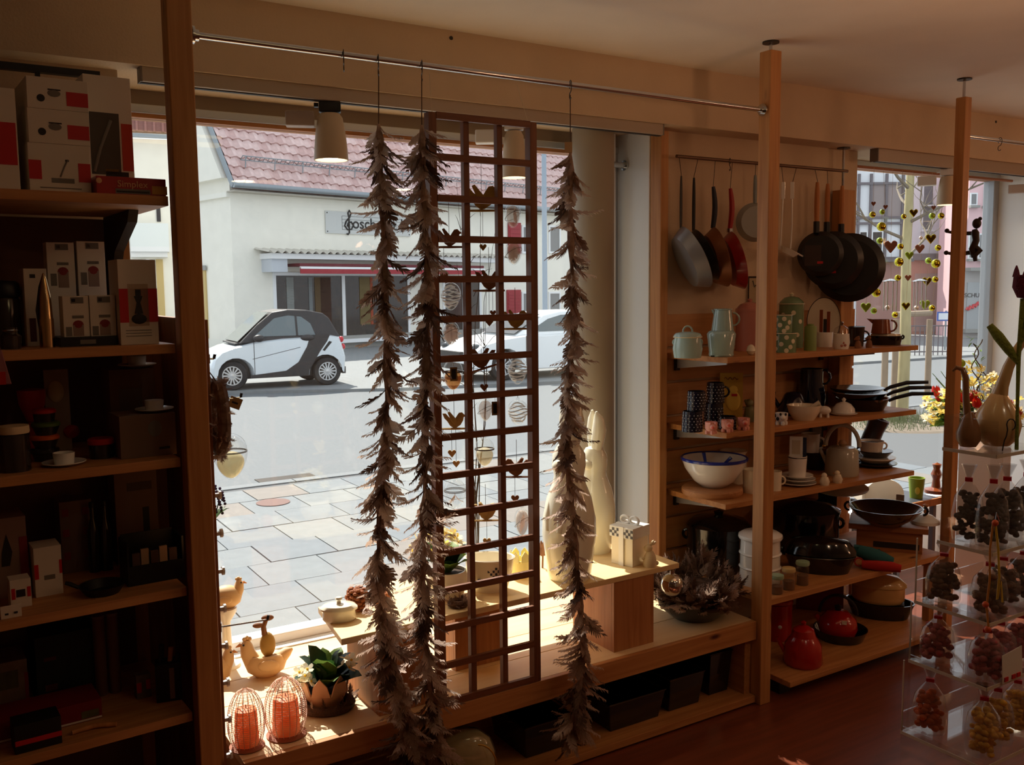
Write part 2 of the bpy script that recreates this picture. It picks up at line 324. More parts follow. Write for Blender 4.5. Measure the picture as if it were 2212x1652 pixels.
# ------------------------------------------------------------------ lamp tracks and spot lamps in the window
def track(label, x0, x1, z, Y):
    t = thing('lamp_track', label, 'track', ((x0+x1)/2, Y, z)); a = (x1-x0)/2
    MB().box(-a, a, -.022, .022, 0, 2.25-z).build('track_body', mat('grey_track', (176, 160, 142), .5, .2), t, bevel=.002); MB().box(-a, a, -.008, .008, -.003, 0).build('groove', DARKC, t)
    for s in (-1, 1): MB().box(s*a-.003, s*a+.003, -.023, .023, -.001, 2.25-z).build('end_cap', GREYC, t)
    return t
track('long grey lamp track under the bulkhead over the big window', .55, 2.52, 2.208, 2.905); track('grey lamp track over the right window', 3.86, 5.40, 2.19, 2.905)
LAMPM = mat('lamp_shade_beige', (206, 186, 158), .5)
def spotlamp(px, Y, ztop, hpx, wpx, label, adapter, watts):
    p = onS(px, Y, ztop); s = mpp(p); h = hpx*s; w = wpx*s/2
    t = thing('spot_lamp', label, 'lamp', (p.x, Y, ztop-.035-h), az(p), 'spot lamps on the window tracks')
    MB().lathe([(.0, h), (w*.55, h-.002), (w*.72, h*.9), (w*.86, h*.6), (w*.96, h*.25), (w, 0), (w*.93, 0), (w*.9, h*.25), (w*.78, h*.6), (0, h*.8)], 32).build('lamp_shade', LAMPM, t, smooth=True)
    MB().lathe([(0, .012), (w*.9, .012), (w*.9, .018), (0, .018)], 28).build('light_disc', glow('lamp_glow', (1, .86, .62), 9.), t)
    MB().box(-.035, .035, -.018, .018, h+.002, h+.035).build('adapter', BLACK if adapter else WHITEP, t, bevel=.003); MB().box(-.05, -.036, -.01, .01, h+.018, h+.03).build('lever', BLACK if adapter else WHITEP, t)
    MB().box(-.14, -.05, -.025, .025, h-.045, h+.002).build('transformer_box', WHITEP if not adapter else mat('grey_transformer', (178, 160, 148), .5), t, bevel=.004)
    spot('window_spot_light', (p.x, Y, ztop-.05-h), (p.x, Y, 0), watts, 70, .7, (1, .75, .48), .03)
    return t
spotlamp(712, 2.905, 2.207, 100, 74, 'cup shaped beige spot lamp with black adapter over the window display', True, 10)
spotlamp(1110, 2.905, 2.207, 100, 56, 'pale spot lamp behind the top of the wooden trellis', False, 8)
spotlamp(2047, 2.905, 2.189, 62, 40, 'pale spot lamp over the hanging baubles by the post', False, 6)
spotlamp(2240, 2.905, 2.189, 62, 40, 'spot lamp with black adapter over the flower arrangement', True, 6)
# the shop's ceiling lamps behind the photographer, then the added fill lamps
for i, (l, a, w, d) in enumerate(DISCS):
    t = thing('disc_lamp', 'flat round ceiling lamp on the track over the shop floor', 'lamp', (l[0], l[1], l[2]), 0, 'ceiling disc lamps')
    MB().lathe([(0, 0), (.09, 0), (.09, .004), (0, .004)], 28).build('light_disc', glow('disc_glow', (1, .82, .56), 20.), t); MB().lathe([(.092, -.004), (.1, -.004), (.1, .03), (0, .04), (0, .01), (.092, .01)], 28).build('housing', WHITEP, t, True); MB().tube([(0, 0, .04), (0, 0, .13)], .012, 10).build('stem', WHITEP, t)
t = thing('linear_lamp', 'long opal ceiling lamp above the gift shelves', 'lamp', (1.08, 1.2, 2.40)); MB().box(-.32, .32, -.05, .05, 0, .05).build('diffuser', glow('linear_glow', (1, .74, .34), 2.2), t); MB().box(-.34, .34, -.06, .06, .05, .08).build('housing', WHITEP, t)
for l, w in FILL_GLOBES:
    t = thing('fill_globe', 'added glowing globe filling the shop with light, out of view', 'lamp', l, 0, 'added fill globes'); MB().ball((0, 0, 0), .09).build('globe', glow('fill_globe_glow', (1, .62, .34), 3.), t, True); MB().tube([(0, 0, .09), (0, 0, 2.48-l[2])], .006, 6).build('cable', BLACK, t)
t = thing('fill_uplighter', 'added unseen uplighter brightening the ceiling, beside the sweets stand', 'lamp', (FILL_UPLIGHT[0], FILL_UPLIGHT[1], 0)); MB().lathe([(0, 0), (.12, 0), (.12, .02), (0, .025)], 24).build('foot', DSTEEL, t, True); MB().tube([(0, 0, .02), (0, 0, 1.76)], .011, 10).build('pole', DSTEEL, t, True); MB().lathe([(0, 1.755), (.03, 1.76), (.10, 1.82), (.125, 1.87), (.12, 1.87), (.095, 1.828), (.028, 1.768), (0, 1.764)], 24).build('bowl', mat('bronze_bowl', (120, 84, 58), .4, .6), t, True)
# dark rail at the top left with two drop hooks
t = thing('dark_rail', 'black rail along the bulkhead above the gift boxes', 'rail', (-.9, 2.83, 2.19)); MB().box(-.6, 1.33, -.012, .012, 0, .018).build('bar', BLACK, t)
for x in (1.06, 1.17): MB().box(x, x+.012, -.008, .008, -.05, 0).build('drop', BLACK, t)
for x in (-.5, .4, 1.3): MB().box(x, x+.02, .012, .04, 0, .018).build('holder', BLACK, t)
# ------------------------------------------------------------------ display platform
PT = .33
t = thing('display_platform', 'long low pine display platform in front of the window', 'platform', (1.62, 2.42, 0))
for k in range(4): MB().box(-.98, .975 if k < 3 else .92, .02+k*.18, .197+k*.18, PT-.022, PT).build('top_board', mat('worn_pale_board', (232, 206, 164), .5, noise=.08, ns=2.4, stretch=(.6, 8, 1), col2=(222, 188, 140)), t, bevel=.001)
MB().box(-.98, .975, 0, .02, PT-.072, PT).build('fascia', PX, t, bevel=.002); MB().box(-.98, .975, .0, .575, .008, .035).build('lower_board', PX, t, bevel=.002); MB().box(-.98, .92, .575, .72, .008, .035).build('lower_board', PX, t)
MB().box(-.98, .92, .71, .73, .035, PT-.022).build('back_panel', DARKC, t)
for x in (-.98, .945): MB().box(x, x+.03, .03, .70 if x < 0 else .572, .035, PT-.022).build('side_panel', PY, t)
for x in (-.8, .8):
    for y in (.08, .6): MB().box(x-.02, x+.02, y-.02, y+.02, 0, .008).build('foot', BLACK, t)
# display board raised on wooden boxes
BT = .603
t = thing('display_shelf_board', 'sunlit pale board lying across wooden boxes', 'board', (1.6, 2.6, BT-.02)); MB().prism([(-.66, -.145), (.65, -.125), (.65, .27), (-.36, .27), (-.42, .155), (-.62, .155)], 0, .02, Matrix(((1, 0, 0, 0), (0, 0, 1, 0), (0, 1, 0, 0), (0, 0, 0, 1)))).build('plank', mat('pale_pine_board', (236, 204, 148), .5, noise=.06, ns=3, stretch=(.8, 9, 1)), t, bevel=.002)
def wbox(x0, x1, y0, y1, z1, label):
    t = thing('wooden_box', label, 'box', ((x0+x1)/2, (y0+y1)/2, PT)); a, b = (x1-x0)/2, (y1-y0)/2; h = z1-PT
    MB().box(-a, a, -b, -b+.015, 0, h).build('front_panel', BOX, t, bevel=.0015); MB().box(-a, a, b-.015, b, 0, h).build('back_panel', BOX, t)
    MB().box(-a, -a+.015, -b+.015, b-.015, 0, h).build('side_panel', BOX, t); MB().box(a-.015, a, -b+.015, b-.015, 0, h).build('side_panel', BOX, t); MB().box(-a+.015, a-.015, -b+.015, b-.015, h-.015, h).build('top_panel', BOX, t); return t
wbox(1.95, 2.13, 2.475, 2.72, BT-.02, 'reddish wooden box under the board beside the feather wreath'); wbox(1.06, 1.22, 2.475, 2.72, BT-.02, 'tall reddish wooden box behind the two garlands'); wbox(1.41, 1.60, 2.64, 2.74, BT-.02, 'small wooden box under the board seen through the trellis')
# ------------------------------------------------------------------ right-hand wall shelves
SX0, SX1, SY0, SY1 = 2.625, 3.835, 2.62, 2.983; S1, S2, S3, S4, S5 = 1.325, 1.027, .740, .40, .078
def wshelf(z, label, x1=SX1):
    t = thing('wall_shelf', label, 'shelf', ((SX0+x1)/2, SY0, z-.022)); a = (x1-SX0)/2
    MB().box(-a, a, 0, .293, 0, .022).build('board', PX, t, bevel=.0015); MB().box(-a, 3.655-(SX0+x1)/2, .293, SY1-SY0, 0, .022).build('rear_strip', PX, t)
    for s, x in ((1, -a+.06), (-1, a-.235)):
        MB().prism([(0, 0), (.30, 0), (.30, -.012), (.04, -.042), (0, -.045)], -.004, .004, Matrix.Translation((x, SY1-SY0-.002, 0)) @ Matrix.Rotation(-PI/2, 4, 'Z')).build('bracket', mat('grey_bracket', (196, 200, 204), .35, .5), t)
        MB().box(x-.012, x+.012, SY1-SY0-.012, SY1-SY0, -.055, 0).build('bracket_hook', DSTEEL, t)
wshelf(S1, 'upper pine wall shelf holding enamel jars under the hanging pans'); wshelf(S2, 'middle pine wall shelf holding dotted mugs and stacked frying pans'); wshelf(S3, 'lower pine wall shelf holding the blue-rimmed bowl')
t = thing('deep_shelf', 'deep pine shelf with the white ribbed crock and black pots', 'shelf', (3.26, 2.42, 0)); MB().box(-.60, .53, 0, .485, S4-.024, S4).build('board', PX, t, bevel=.002); MB().box(-.60, .38, .485, .562, S4-.024, S4).build('rear_board', PX, t)
MB().box(-.60, -.56, .44, .48, S5, S4-.024).build('leg', PZ, t); MB().box(.49, .525, .045, .08, S5, S4-.024).build('leg', PZ, t); MB().box(.49, .525, .44, .48, S5, S4-.024).build('leg', PZ, t)
MB().box(.49, .525, .08, .44, S4-.07, S4-.024).build('side_rail', PY, t)
t = thing('floor_shelf', 'low pine shelf near the floor holding red kettles', 'shelf', (3.2, 2.36, 0)); MB().box(-.48, .56, 0, .6, S5-.022, S5).build('board', PX, t, bevel=.002)
for x in (-.43, .50):
    for y in (.10, .5): MB().box(x-.03, x+.03, y-.03, y+.03, 0, S5-.022).build('foot', BLACK, t)
# ================================================================== outside: ground, houses, cars
GZ = -.30
ASPH = mat('grey_asphalt', (104, 109, 113), .85, noise=.08, ns=30, bump=.2, bs=200)
struct(boxo('floor_road', ASPH, -60, 80, 3.3, 90, -.6, -.36), 'grey asphalt road')
pav = struct(thing('floor_pavement_near', None, None, (0, 0, GZ)), 'grey slab pavement in front of the shop')
MB().box(-8, 14, 3.3, 8.95, -.28, -.012).build('bed', mat('slab_joint', (94, 97, 100), .95), pav)
SLM = [mat('paving_slab_%d' % i, c, .8, noise=.07, ns=9, bump=.15, bs=120) for i, c in enumerate(((112, 118, 122), (106, 113, 119), (119, 123, 124), (121, 115, 110)))]
slm = [MB().box(-.2455, .2455, -.2455, .2455, -.05, 0).mesh('paving_slab', m) for m in SLM]
r2 = random.Random(3)
for iy in range(11):
    for ix in range(18): inst(slm[r2.choice((0, 0, 1, 1, 2, 3))], 'paving_slab', pav, (.0+.5*ix+(.0 if iy % 2 else .17), 3.58+.5*iy, r2.uniform(-.003, .002)))
kb = MB().box(-.495, .495, 0, .14, -.3, 0).mesh('kerb_stone', mat('kerb_granite', (112, 117, 121), .8, noise=.1, ns=40))
for ix in range(20): inst(kb, 'kerb_stone', pav, (-3.5+1.0*ix, 8.96, 0))
far = [(-30, 36), (4.62, 18.1), (7.6, 16.55), (11, 15.7), (30, 14.2), (70, 14), (70, 88), (-30, 88)]
struct(MB(Matrix(((1, 0, 0, 0), (0, 0, 1, 0), (0, 1, 0, 0), (0, 0, 0, 1)))).prism(far, -.5, GZ).build('floor_pavement_far', mat('pale_asphalt', (124, 128, 130), .85, noise=.05, ns=8, bump=.1)), 'pale pavement on the far side of the road')
g = tag(boxo('drain_grate', DSTEEL, 2.75, 3.35, 9.25, 9.55, -.36, -.352), 'iron drain grate in the road by the kerb', 'grate')
tag(MB().lathe([(0, 0), (.15, 0), (.15, .004), (0, .004)], 28).build('manhole_cover', mat('rusty_iron', (112, 84, 78), .8), loc=oZ(590, 1085, GZ+.001)), 'round reddish manhole cover in the slab pavement', 'cover')
# ------------------------------------------------------------------ house across the street
FRZ = math.radians(13); FA = oZ(724, 753, GZ); FU = Vector((math.cos(FRZ), math.sin(FRZ), 0)); FN = Vector((-math.sin(FRZ), math.cos(FRZ), 0))
def fac(px, py, off=0.):
    d = ray(px, py); q = FA+FN*off; t = (q-CAM).dot(FN)/d.dot(FN); p = CAM+d*t; return ((p-FA).dot(FU), p.z-FA.z)
PLASTER = mat('cream_plaster', (236, 233, 222), .9, noise=.03, ns=2, bump=.2, bs=50); PLAST2 = mat('pale_plaster', (232, 230, 220), .9, bump=.2, bs=50)
DK = mat('dark_glass', (40, 34, 32), .08); WFR = mat('white_frame', (232, 234, 236), .5); SHUT = mat('red_shutter', (150, 22, 40), .5); SOCK = mat('plinth_grey', (150, 150, 146), .9)
ZNC = mat('zinc', (140, 148, 154), .4, .5)
hs = thing('house', 'cream house with a red pantile roof and a music shop sign', 'house', FA, FRZ)
xl = fac(497, 430)[0]; xr = 15.5; ze = 5.3; RS = math.radians(56)
MB().box(xl, xr, 0, 3.2, .45, ze).build('wall', PLASTER, hs); MB().box(xl-.0, xr, -.06, .0, 0, .42).build('plinth', SOCK, hs); MB().box(xl, xr, 0, 3.2, 0, .45).build('wall_base', PLAST2, hs)
apx = 4.5*math.tan(RS)
MB().box(xl, xr, 3.0, 3.2, ze, ze+3.2*math.tan(RS)).build('rear_wall', PLASTER, hs)
MB().prism([(0, 0), (3.2, 0), (3.2, 3.2*math.tan(RS))], 0, .25, Matrix.Translation((xl, 0, ze)) @ Matrix.Rotation(PI/2, 4, 'Z')).build('gable', PLASTER, hs)
MB().box(xl-.12, xl, .0, 3.2, ze-.55, ze-.40).build('gable_ledge', PLAST2, hs)
rf = tag(MB(Matrix.Translation((xl-.1, -.45, ze-.45*math.tan(RS)+.42)) @ Matrix.Rotation(RS, 4, 'X')).box(0, xr-xl+.2, 0, 6.5, -.14, -.05).build('roof', mat('roof_underlay', (120, 74, 66), .9), hs), 'red pantile roof')
RM = [mat('pantile_%d' % i, c, .7, noise=.1, ns=8) for i, c in enumerate(((204, 174, 170), (196, 162, 158), (212, 184, 180)))]
def tile_mesh(m):
    w, l = .33, .40; rows = []
    for yy, dz in ((0, .055), (l*.5, .03), (l, .005)):
        rows.append([(w*i/6, yy, dz+.035*math.sin(2*PI*i/6+.6)) for i in range(7)])
    b = MB().sheet(rows); b.sheet([[(w*i/6, 0, .055+.035*math.sin(2*PI*i/6+.6)) for i in range(7)], [(w*i/6, .005, .005+.02*math.sin(2*PI*i/6+.6)) for i in range(7)]]); return b.mesh('roof_tile', m, True)
tms = [tile_mesh(m) for m in RM]
RT_ = Matrix.Translation((xl-.1, -.45, ze-.45*math.tan(RS)+.42)) @ Matrix.Rotation(RS, 4, 'X'); e_ = RT_.to_euler(); big = MB(); cnt = 0
for row in range(17):
    for cix in range(56):
        x = .05+.33*cix; y = .37*row
        if row < 9 and cix < 33:
            q = RT_ @ Vector((x, y, -.03)); inst(tms[(row*7+cix*5+cix//3) % 3], 'roof_tile', rf, q, e_); cnt += 1
        elif x < xr-xl: big.add([v.co for v in tms[0].vertices], [tuple(p.vertices) for p in tms[0].polygons], RT_ @ Matrix.Translation((x, y, -.03)))
tag(big.build('roof_tile_field', RM[0], rf, True), None, None, None, 'stuff')
MB(RT_).box(-.06, .0, -.02, 6.5, -.10, .06).build('verge_flashing', ZNC, hs)
MB().tube([(xl-.15, -.52, ze-.24), (xr+.1, -.52, ze-.24)], .09, 10).build('gutter', ZNC, hs, True); MB().box(xl-.1, xr, -.45, 0, ze-.42, ze-.38).build('soffit', mat('soffit_grey', (176, 170, 158), .8), hs)
sg = MB(RT_)
for zz in (.08, .26): sg.tube([(.5, .95, zz), (xr-xl, .95, zz)], .018, 5)
for i in range(118): sg.tube([(.5+.15*i, .95, .08), (.5+.15*i, .95, .26)], .012, 4, cap=False)
for i in range(18): sg.tube([(.6+1.0*i, .95, .26), (.6+1.0*i, .70, .03)], .018, 4)
sg.build('snow_guard', ZNC, hs)
def frect(px0, py0, px1, py1, off=0.): a = fac(px0, py0, off); b = fac(px1, py1, off); return a[0], b[0], b[1], a[1]
# sign
x0, x1, z0, z1 = frect(701, 455, 885, 511)
sgn = MB().box(x0, x1, -.05, -.01, z0, z1).build('sign_board', mat('grey_sign', (196, 198, 196), .5), hs)
lx0, lx1 = fac(737, 480)[0], fac(866, 480)[0]; zm = (z0+z1)/2; INK = mat('black_ink', (22, 22, 24), .6)
st = MB()
for k in range(5): st.box(lx0, lx1, -.056, -.05, zm-.22+k*.11-.004, zm-.22+k*.11+.004)
for xx, ww in ((lx0, .008), (lx1-.03, .012), (lx1, .05)): st.box(xx-ww/2, xx+ww/2, -.056, -.05, zm-.22, zm+.22)
st.build('staff_lines', INK, sgn); cx = fac(752, 480)[0]
MB().tube([(cx+p[0]*.18-.02, -.06, zm+p[1]*.2) for p in [(-.5, -1.75), (-.2, -1.9), (.1, -1.6), (.1, .9), (-.1, 1.6), (.2, 2.1), (.55, 1.6), (.2, .9), (-.6, .2), (-.9, -.5), (-.3, -1.1), (.6, -1.0), (1.0, -.4), (.6, .2), (0, .1), (-.3, -.4), (0, -.7)]], .028, 6).build('treble_clef', INK, sgn)
letters('oschen', .52, INK, sgn, fac(759, 480)[0], zm-.17, -.052, depth=.004, bold=.006); letters('t', .52, INK, sgn, fac(846, 480)[0], zm-.17, -.052, depth=.004, bold=.006)
for xx in (x0+.06, x1-.06):
    for zz in (z0+.06, z1-.06): MB().box(xx-.02, xx+.02, -.056, -.05, zz-.02, zz+.02).build('sign_screw', DK, sgn)
# canopy, gutter, awning
x0, x1, z0, z1 = frect(561, 548, 1062, 574)
can = MB().box(x0, x1, -.7, 0, z0+.1, z1).build('canopy_box', WFR, hs); MB().box(x0+.05, x0+.6, -.6, 0, z0-.3, z0+.1).build('canopy_side', mat('canopy_grey', (190, 196, 204), .6), can)
cor = [[(x0-.2+i*.06, yy, z1+.03+dz+.045*math.sin(i*1.4)) for i in range(int((x1-x0+.4)/.06))] for yy, dz in ((-.85, 0), (0, .12))]
MB().sheet(cor).build('corrugated_sheet', mat('corrugated_grey', (196, 192, 182), .7), can, True)
a0, a1, b0, b1 = frect(614, 570, 1010, 588); aw = MB().box(a0, a1, -.95, -.90, b0-.10, b1-.13).build('awning', SHUT, hs); MB().box(a0, a1, -.96, -.89, b1-.17, b1-.10).build('awning_bar', WFR, aw); MB().box(a0, a1, -.9, -.1, b1-.09, b1).build('awning_roll', mat('awning_dark', (96, 20, 34), .7), aw)
def fwindow(px0, py0, px1, py1, mull=(), name='window', fr=.07, glassm=None, deep=.0):
    x0, x1, z0, z1 = frect(px0, py0, px1, py1); w = MB(); w.box(x0, x1, -.05, .02, z1-fr, z1).box(x0, x1, -.05, .02, z0, z0+fr).box(x0, x0+fr, -.05, .02, z0+fr, z1-fr).box(x1-fr, x1, -.05, .02, z0+fr, z1-fr)
    for mx in mull: xx = fac(mx, 600)[0]; w.box(xx-.06, xx+.06, -.05, .02, z0+fr, z1-fr)
    f = w.build(name, WFR, hs); xs = [x0+fr]+[fac(mx, 600)[0] for mx in mull]+[x1-fr]
    for a, b in zip(xs, xs[1:]): MB().box(a, b, -.012, -.004, z0+fr, z1-fr).build('pane', glassm or DK, f)
    return f
fw = fwindow(588, 588, 886, 724, (740,), 'shop_window', .1); x0, x1, z0, z1 = frect(586, 588, 890, 724); MB().box(x0-.1, x1+.1, -.25, 0, z0-.12, z0).build('window_sill', WFR, hs)
# things behind the shop glass: curtains and shelves (seen dimly)
for px0, px1, cc in ((617, 636, (120, 124, 122)), (665, 676, (110, 116, 118)), (678, 715, (84, 66, 40)), (775, 800, (104, 88, 50)), (798, 806, (150, 60, 30)), (690, 716, (60, 36, 26))):
    a, b, z0, z1 = frect(px0, 592, px1, 700); MB().box(a, b, -.03, -.013, z0, z1-.1).build('curtain', mat('curtain_%d_%d' % cc[:2], cc, .8), hs)
fwindow(955, 604, 1040, 752, (1000,), 'shop_door', .1)
for a in ((1126, 486, 1146, 548), (1184, 486, 1210, 548), (1126, 630, 1150, 680), (1184, 630, 1210, 680), (1250, 486, 1280, 548)): fwindow(*a, name='window', fr=.08, glassm=mat('grey_pane', (120, 122, 124), .15))
for a in ((1096, 480, 1123, 548), (1093, 626, 1123, 676)):
    x0, x1, z0, z1 = frect(*a); s_ = MB().box(x0, x1, -.08, -.02, z0, z1).build('shutter', SHUT, hs)
    for k in range(6): MB().box(x0+.06, x1-.06, -.095, -.08, z0+.08+(z1-z0-.16)*k/6, z0+.05+(z1-z0-.16)*(k+1)/6).build('slat', SHUT, s_)
MB().box(fac(640, 1)[0]-4.35, fac(640, 1)[0]-4.15, -.3, 0, 3.05, 3.35).build('outdoor_lamp', WFR, hs)
# lower side wall detail: garage door
sd = MB().box(xl-.05, xl, 1.7, 3.1, .45, 2.6).build('garage_door', mat('ochre_door', (196, 172, 116), .8), hs); MB().box(xl-.08, xl-.05, 2.5, 2.62, .45, 2.6).build('door_post', mat('brown_post', (84, 60, 44), .7), sd); MB().box(xl-.08, xl-.05, 1.6, 3.15, 2.6, 2.75).build('lintel', SOCK, sd)
# ------------------------------------------------------------------ house behind, at the left edge of the window
b2p = oZ(340, 700, GZ); B2 = CAM+(b2p-CAM)*(44/ (b2p-CAM).length); B2.z = GZ; hb = thing('house', 'pale house with a balcony and a steep tiled roof behind the music shop', 'house', B2, az(B2))
sB = mpp(B2); MB().box(-5, 3.2, 0, 6, 0, (632-215)*sB).build('wall', PLASTER, hb)
r_ = MB().box(-5.2, 3.4, -.5, -.3, (632-308)*sB+1.9, (632-300)*sB+1.9).build('gutter', ZNC, hb); rr = MB(Matrix.Translation((-5.2, -.4, (632-300)*sB+1.95)) @ Matrix.Rotation(math.radians(60), 4, 'X')).box(0, 8.6, 0, 5, -.05, .05).build('roof', mat('dark_roof', (128, 84, 76), .8), hb)
for i in range(24): MB(Matrix.Translation((-5.2, -.4, (632-300)*sB+1.95)) @ Matrix.Rotation(math.radians(60), 4, 'X')).tube([(.2+.35*i, 0, .06), (.2+.35*i, 5, .06)], .07, 5).build('tile_row', mat('dark_roof2', (140, 94, 86), .8), rr)
def b2box(name, px0, px1, py0, py1, y0, y1, m, par=hb): return MB().box((px0-335)*sB, (px1-335)*sB, y0, y1, (632-py1)*sB+1.9, (632-py0)*sB+1.9).build(name, m, par)
b2box('balcony_panel', 290, 366, 486, 535, -.8, -.7, mat('balcony_white', (226, 232, 232), .7)); b2box('balcony_floor', 290, 366, 535, 545, -.8, 0, WFR); b2box('awning_box', 290, 362, 545, 556, -.6, 0, WFR); b2box('window', 344, 352, 430, 480, -.05, 0, DK)
b2box('door', 338, 352, 560, 690, -.05, .0, mat('ochre_door', (196, 172, 116))); b2box('door_pillar', 318, 326, 560, 690, -.5, -.2, WFR)
# ------------------------------------------------------------------ street pole
p = oZ(1178, 776, GZ); s = mpp(p); t = thing('street_pole', 'slim blue-grey lamp pole by the white car', 'pole', p); MB().lathe([(0, 0), (.11, 0), (.11, .4), (.075, .5), (.06, 7.5), (0, 7.5)], 16).build('shaft', mat('pole_blue_grey', (150, 164, 178), .5), t, True); MB().tube([(0, 0, 7.4), (-.4, -.3, 7.9), (-1.4, -.9, 8.1)], .05, 8).build('arm', mat('pole_blue_grey'), t); MB().box(-1.9, -1.3, -1.1, -.75, 8.02, 8.14).build('lamp_head', ZNC, t)
# ------------------------------------------------------------------ cars.  local x = forwards, z up
TYRE = mat('tyre_rubber', (34, 34, 36), .8); RIM = mat('wheel_silver', (196, 198, 200), .3, .7); CGL = mat('car_glass', (92, 104, 108), .05, coat=.5); CBLK = mat('car_black_trim', (42, 40, 42), .45)
def wheel(par, x, y, r, side, spokes=14, steer=0.):
    w = thing('wheel', None, None); w.parent = par; w.location = (x, y, r); w.rotation_euler = (0, 0, steer); del_ = Matrix.Rotation(-PI/2, 4, 'X')
    q = r*.66
    MB(del_).lathe([(q, -.09), (r*.93, -.09), (r, -.06), (r, .06), (r*.93, .09), (q, .09), (q, -.09)], 32).build('tyre', TYRE, w, True)
    b = MB(del_); b.lathe([(q*.97, .05*side), (q, .085*side), (q*.9, .085*side), (q*.88, .05*side)], 32)
    for k in range(spokes):
        b.add(*(lambda m: ([v for v in m.v], m.f))(MB().box(r*.08, q*.92, -.014, .014, .05, .08)), Matrix.Rotation(2*PI*k/spokes, 4, 'Z') @ (Matrix.Scale(side, 4, (0, 0, 1))))
    b.lathe([(0, .03*side), (r*.16, .05*side), (r*.16, .085*side), (0, .09*side)], 16); b.build('rim', RIM, w); MB(del_).lathe([(0, .02*side), (q*.97, .02*side), (q*.97, .03*side), (0, .03*side)], 24).build('brake_disc', CBLK, w); return w
def slab(par, name, pts, hw, m, inset=.04, edge=.05, bow=0.):
    """side outline extruded across the car with softened flanks"""
    cx = sum(p[0] for p in pts)/len(pts); cz = sum(p[1] for p in pts)/len(pts); k = len(pts); vs = []; fs = []
    ys = [-hw, -hw+edge*.35, -hw+edge, hw-edge, hw-edge*.35, hw]; ins = [inset, inset*.3, 0, 0, inset*.3, inset]
    for y, i_ in zip(ys, ins):
        for x, z in pts:
            d = math.hypot(x-cx, z-cz) or 1; f = max(0, 1-i_/d*1.0); vs.append((cx+(x-cx)*f, y, cz+(z-cz)*f))
    for a in range(5): fs += [(a*k+i, a*k+(i+1) % k, (a+1)*k+(i+1) % k, (a+1)*k+i) for i in range(k)]
    fs += [tuple(range(k)), tuple(5*k+i for i in range(k))]
    return MB().add(vs, fs).build(name, m, par, True)
def decal(par, name, pts, y, m, th=.012, tilt=None):
    f = (lambda z: y) if tilt is None else (lambda z: math.copysign(abs(y)-(z-tilt[0])*tilt[1], y)); s_ = 1 if y > 0 else -1; k = len(pts)
    vs = [(x, f(z), z) for x, z in pts]+[(x, f(z)-s_*th*2, z) for x, z in pts]; fs = [tuple(range(k)), tuple(range(2*k-1, k-1, -1))]+[(i, k+i, k+(i+1) % k, (i+1) % k) for i in range(k)]
    return MB().add(vs, fs).build(name, m, par)
SILV = mat('silver_paint', (214, 222, 228), .3, .35, coat=.5)
pr, pf = oZ(703, 834, GZ), oZ(506, 841, GZ); ctr = (pr+pf)/2; ang = math.radians(180-4)
car = thing('car', 'small silver and black two-seater car parked across the road', 'car', ctr+Vector((.12, .72, 0)), ang)
X0 = -1.30  # local x of the tail
def cx_(pts): return [(X0+x, z) for x, z in pts]
rw, fwx, R_ = .40, 2.27, .285
arch = lambda c: [(c+.35*math.cos(math.radians(a)), .285+.35*math.sin(math.radians(a))) for a in range(0, 181, 20)]
low = [(.02, .36), (.0, .56), (.05, .76), (.12, .98), (.30, 1.02), (.75, 1.0), (1.3, .985), (1.85, .93), (2.02, .89), (2.3, .83), (2.52, .74), (2.65, .60), (2.69, .42), (2.66, .25)]+[(fwx+.36, .25)]+arch(fwx)[0:]+[(fwx-.36, .22), (rw+.36, .22)]+arch(rw)+[(rw-.37, .25)]
slab(car, 'body', cx_(low), .77, SILV, .05, .12)
slab(car, 'underbody', cx_([(.15, .2), (.12, .6), (2.5, .6), (2.55, .2)]), .60, CBLK, .01, .02)
cab = [(.10, .97), (.17, 1.10), (.30, 1.36), (.42, 1.46), (.75, 1.53), (1.15, 1.545), (1.45, 1.50), (1.75, 1.27), (2.14, .90)]
k = len(cab); vs = []
for y, kk in ((-1, 1), (1, 1)):
    for x, z in cab: vs.append((X0+x, y*(.72-(z-.9)*.22), z))
MB().add(vs, [tuple(range(k)), tuple(range(2*k-1, k-1, -1))]+[(i, k+i, k+(i+1) % k, (i+1) % k) for i in range(k)]).build('cabin', CBLK, car, bevel=.03)
TL = (.9, .22)
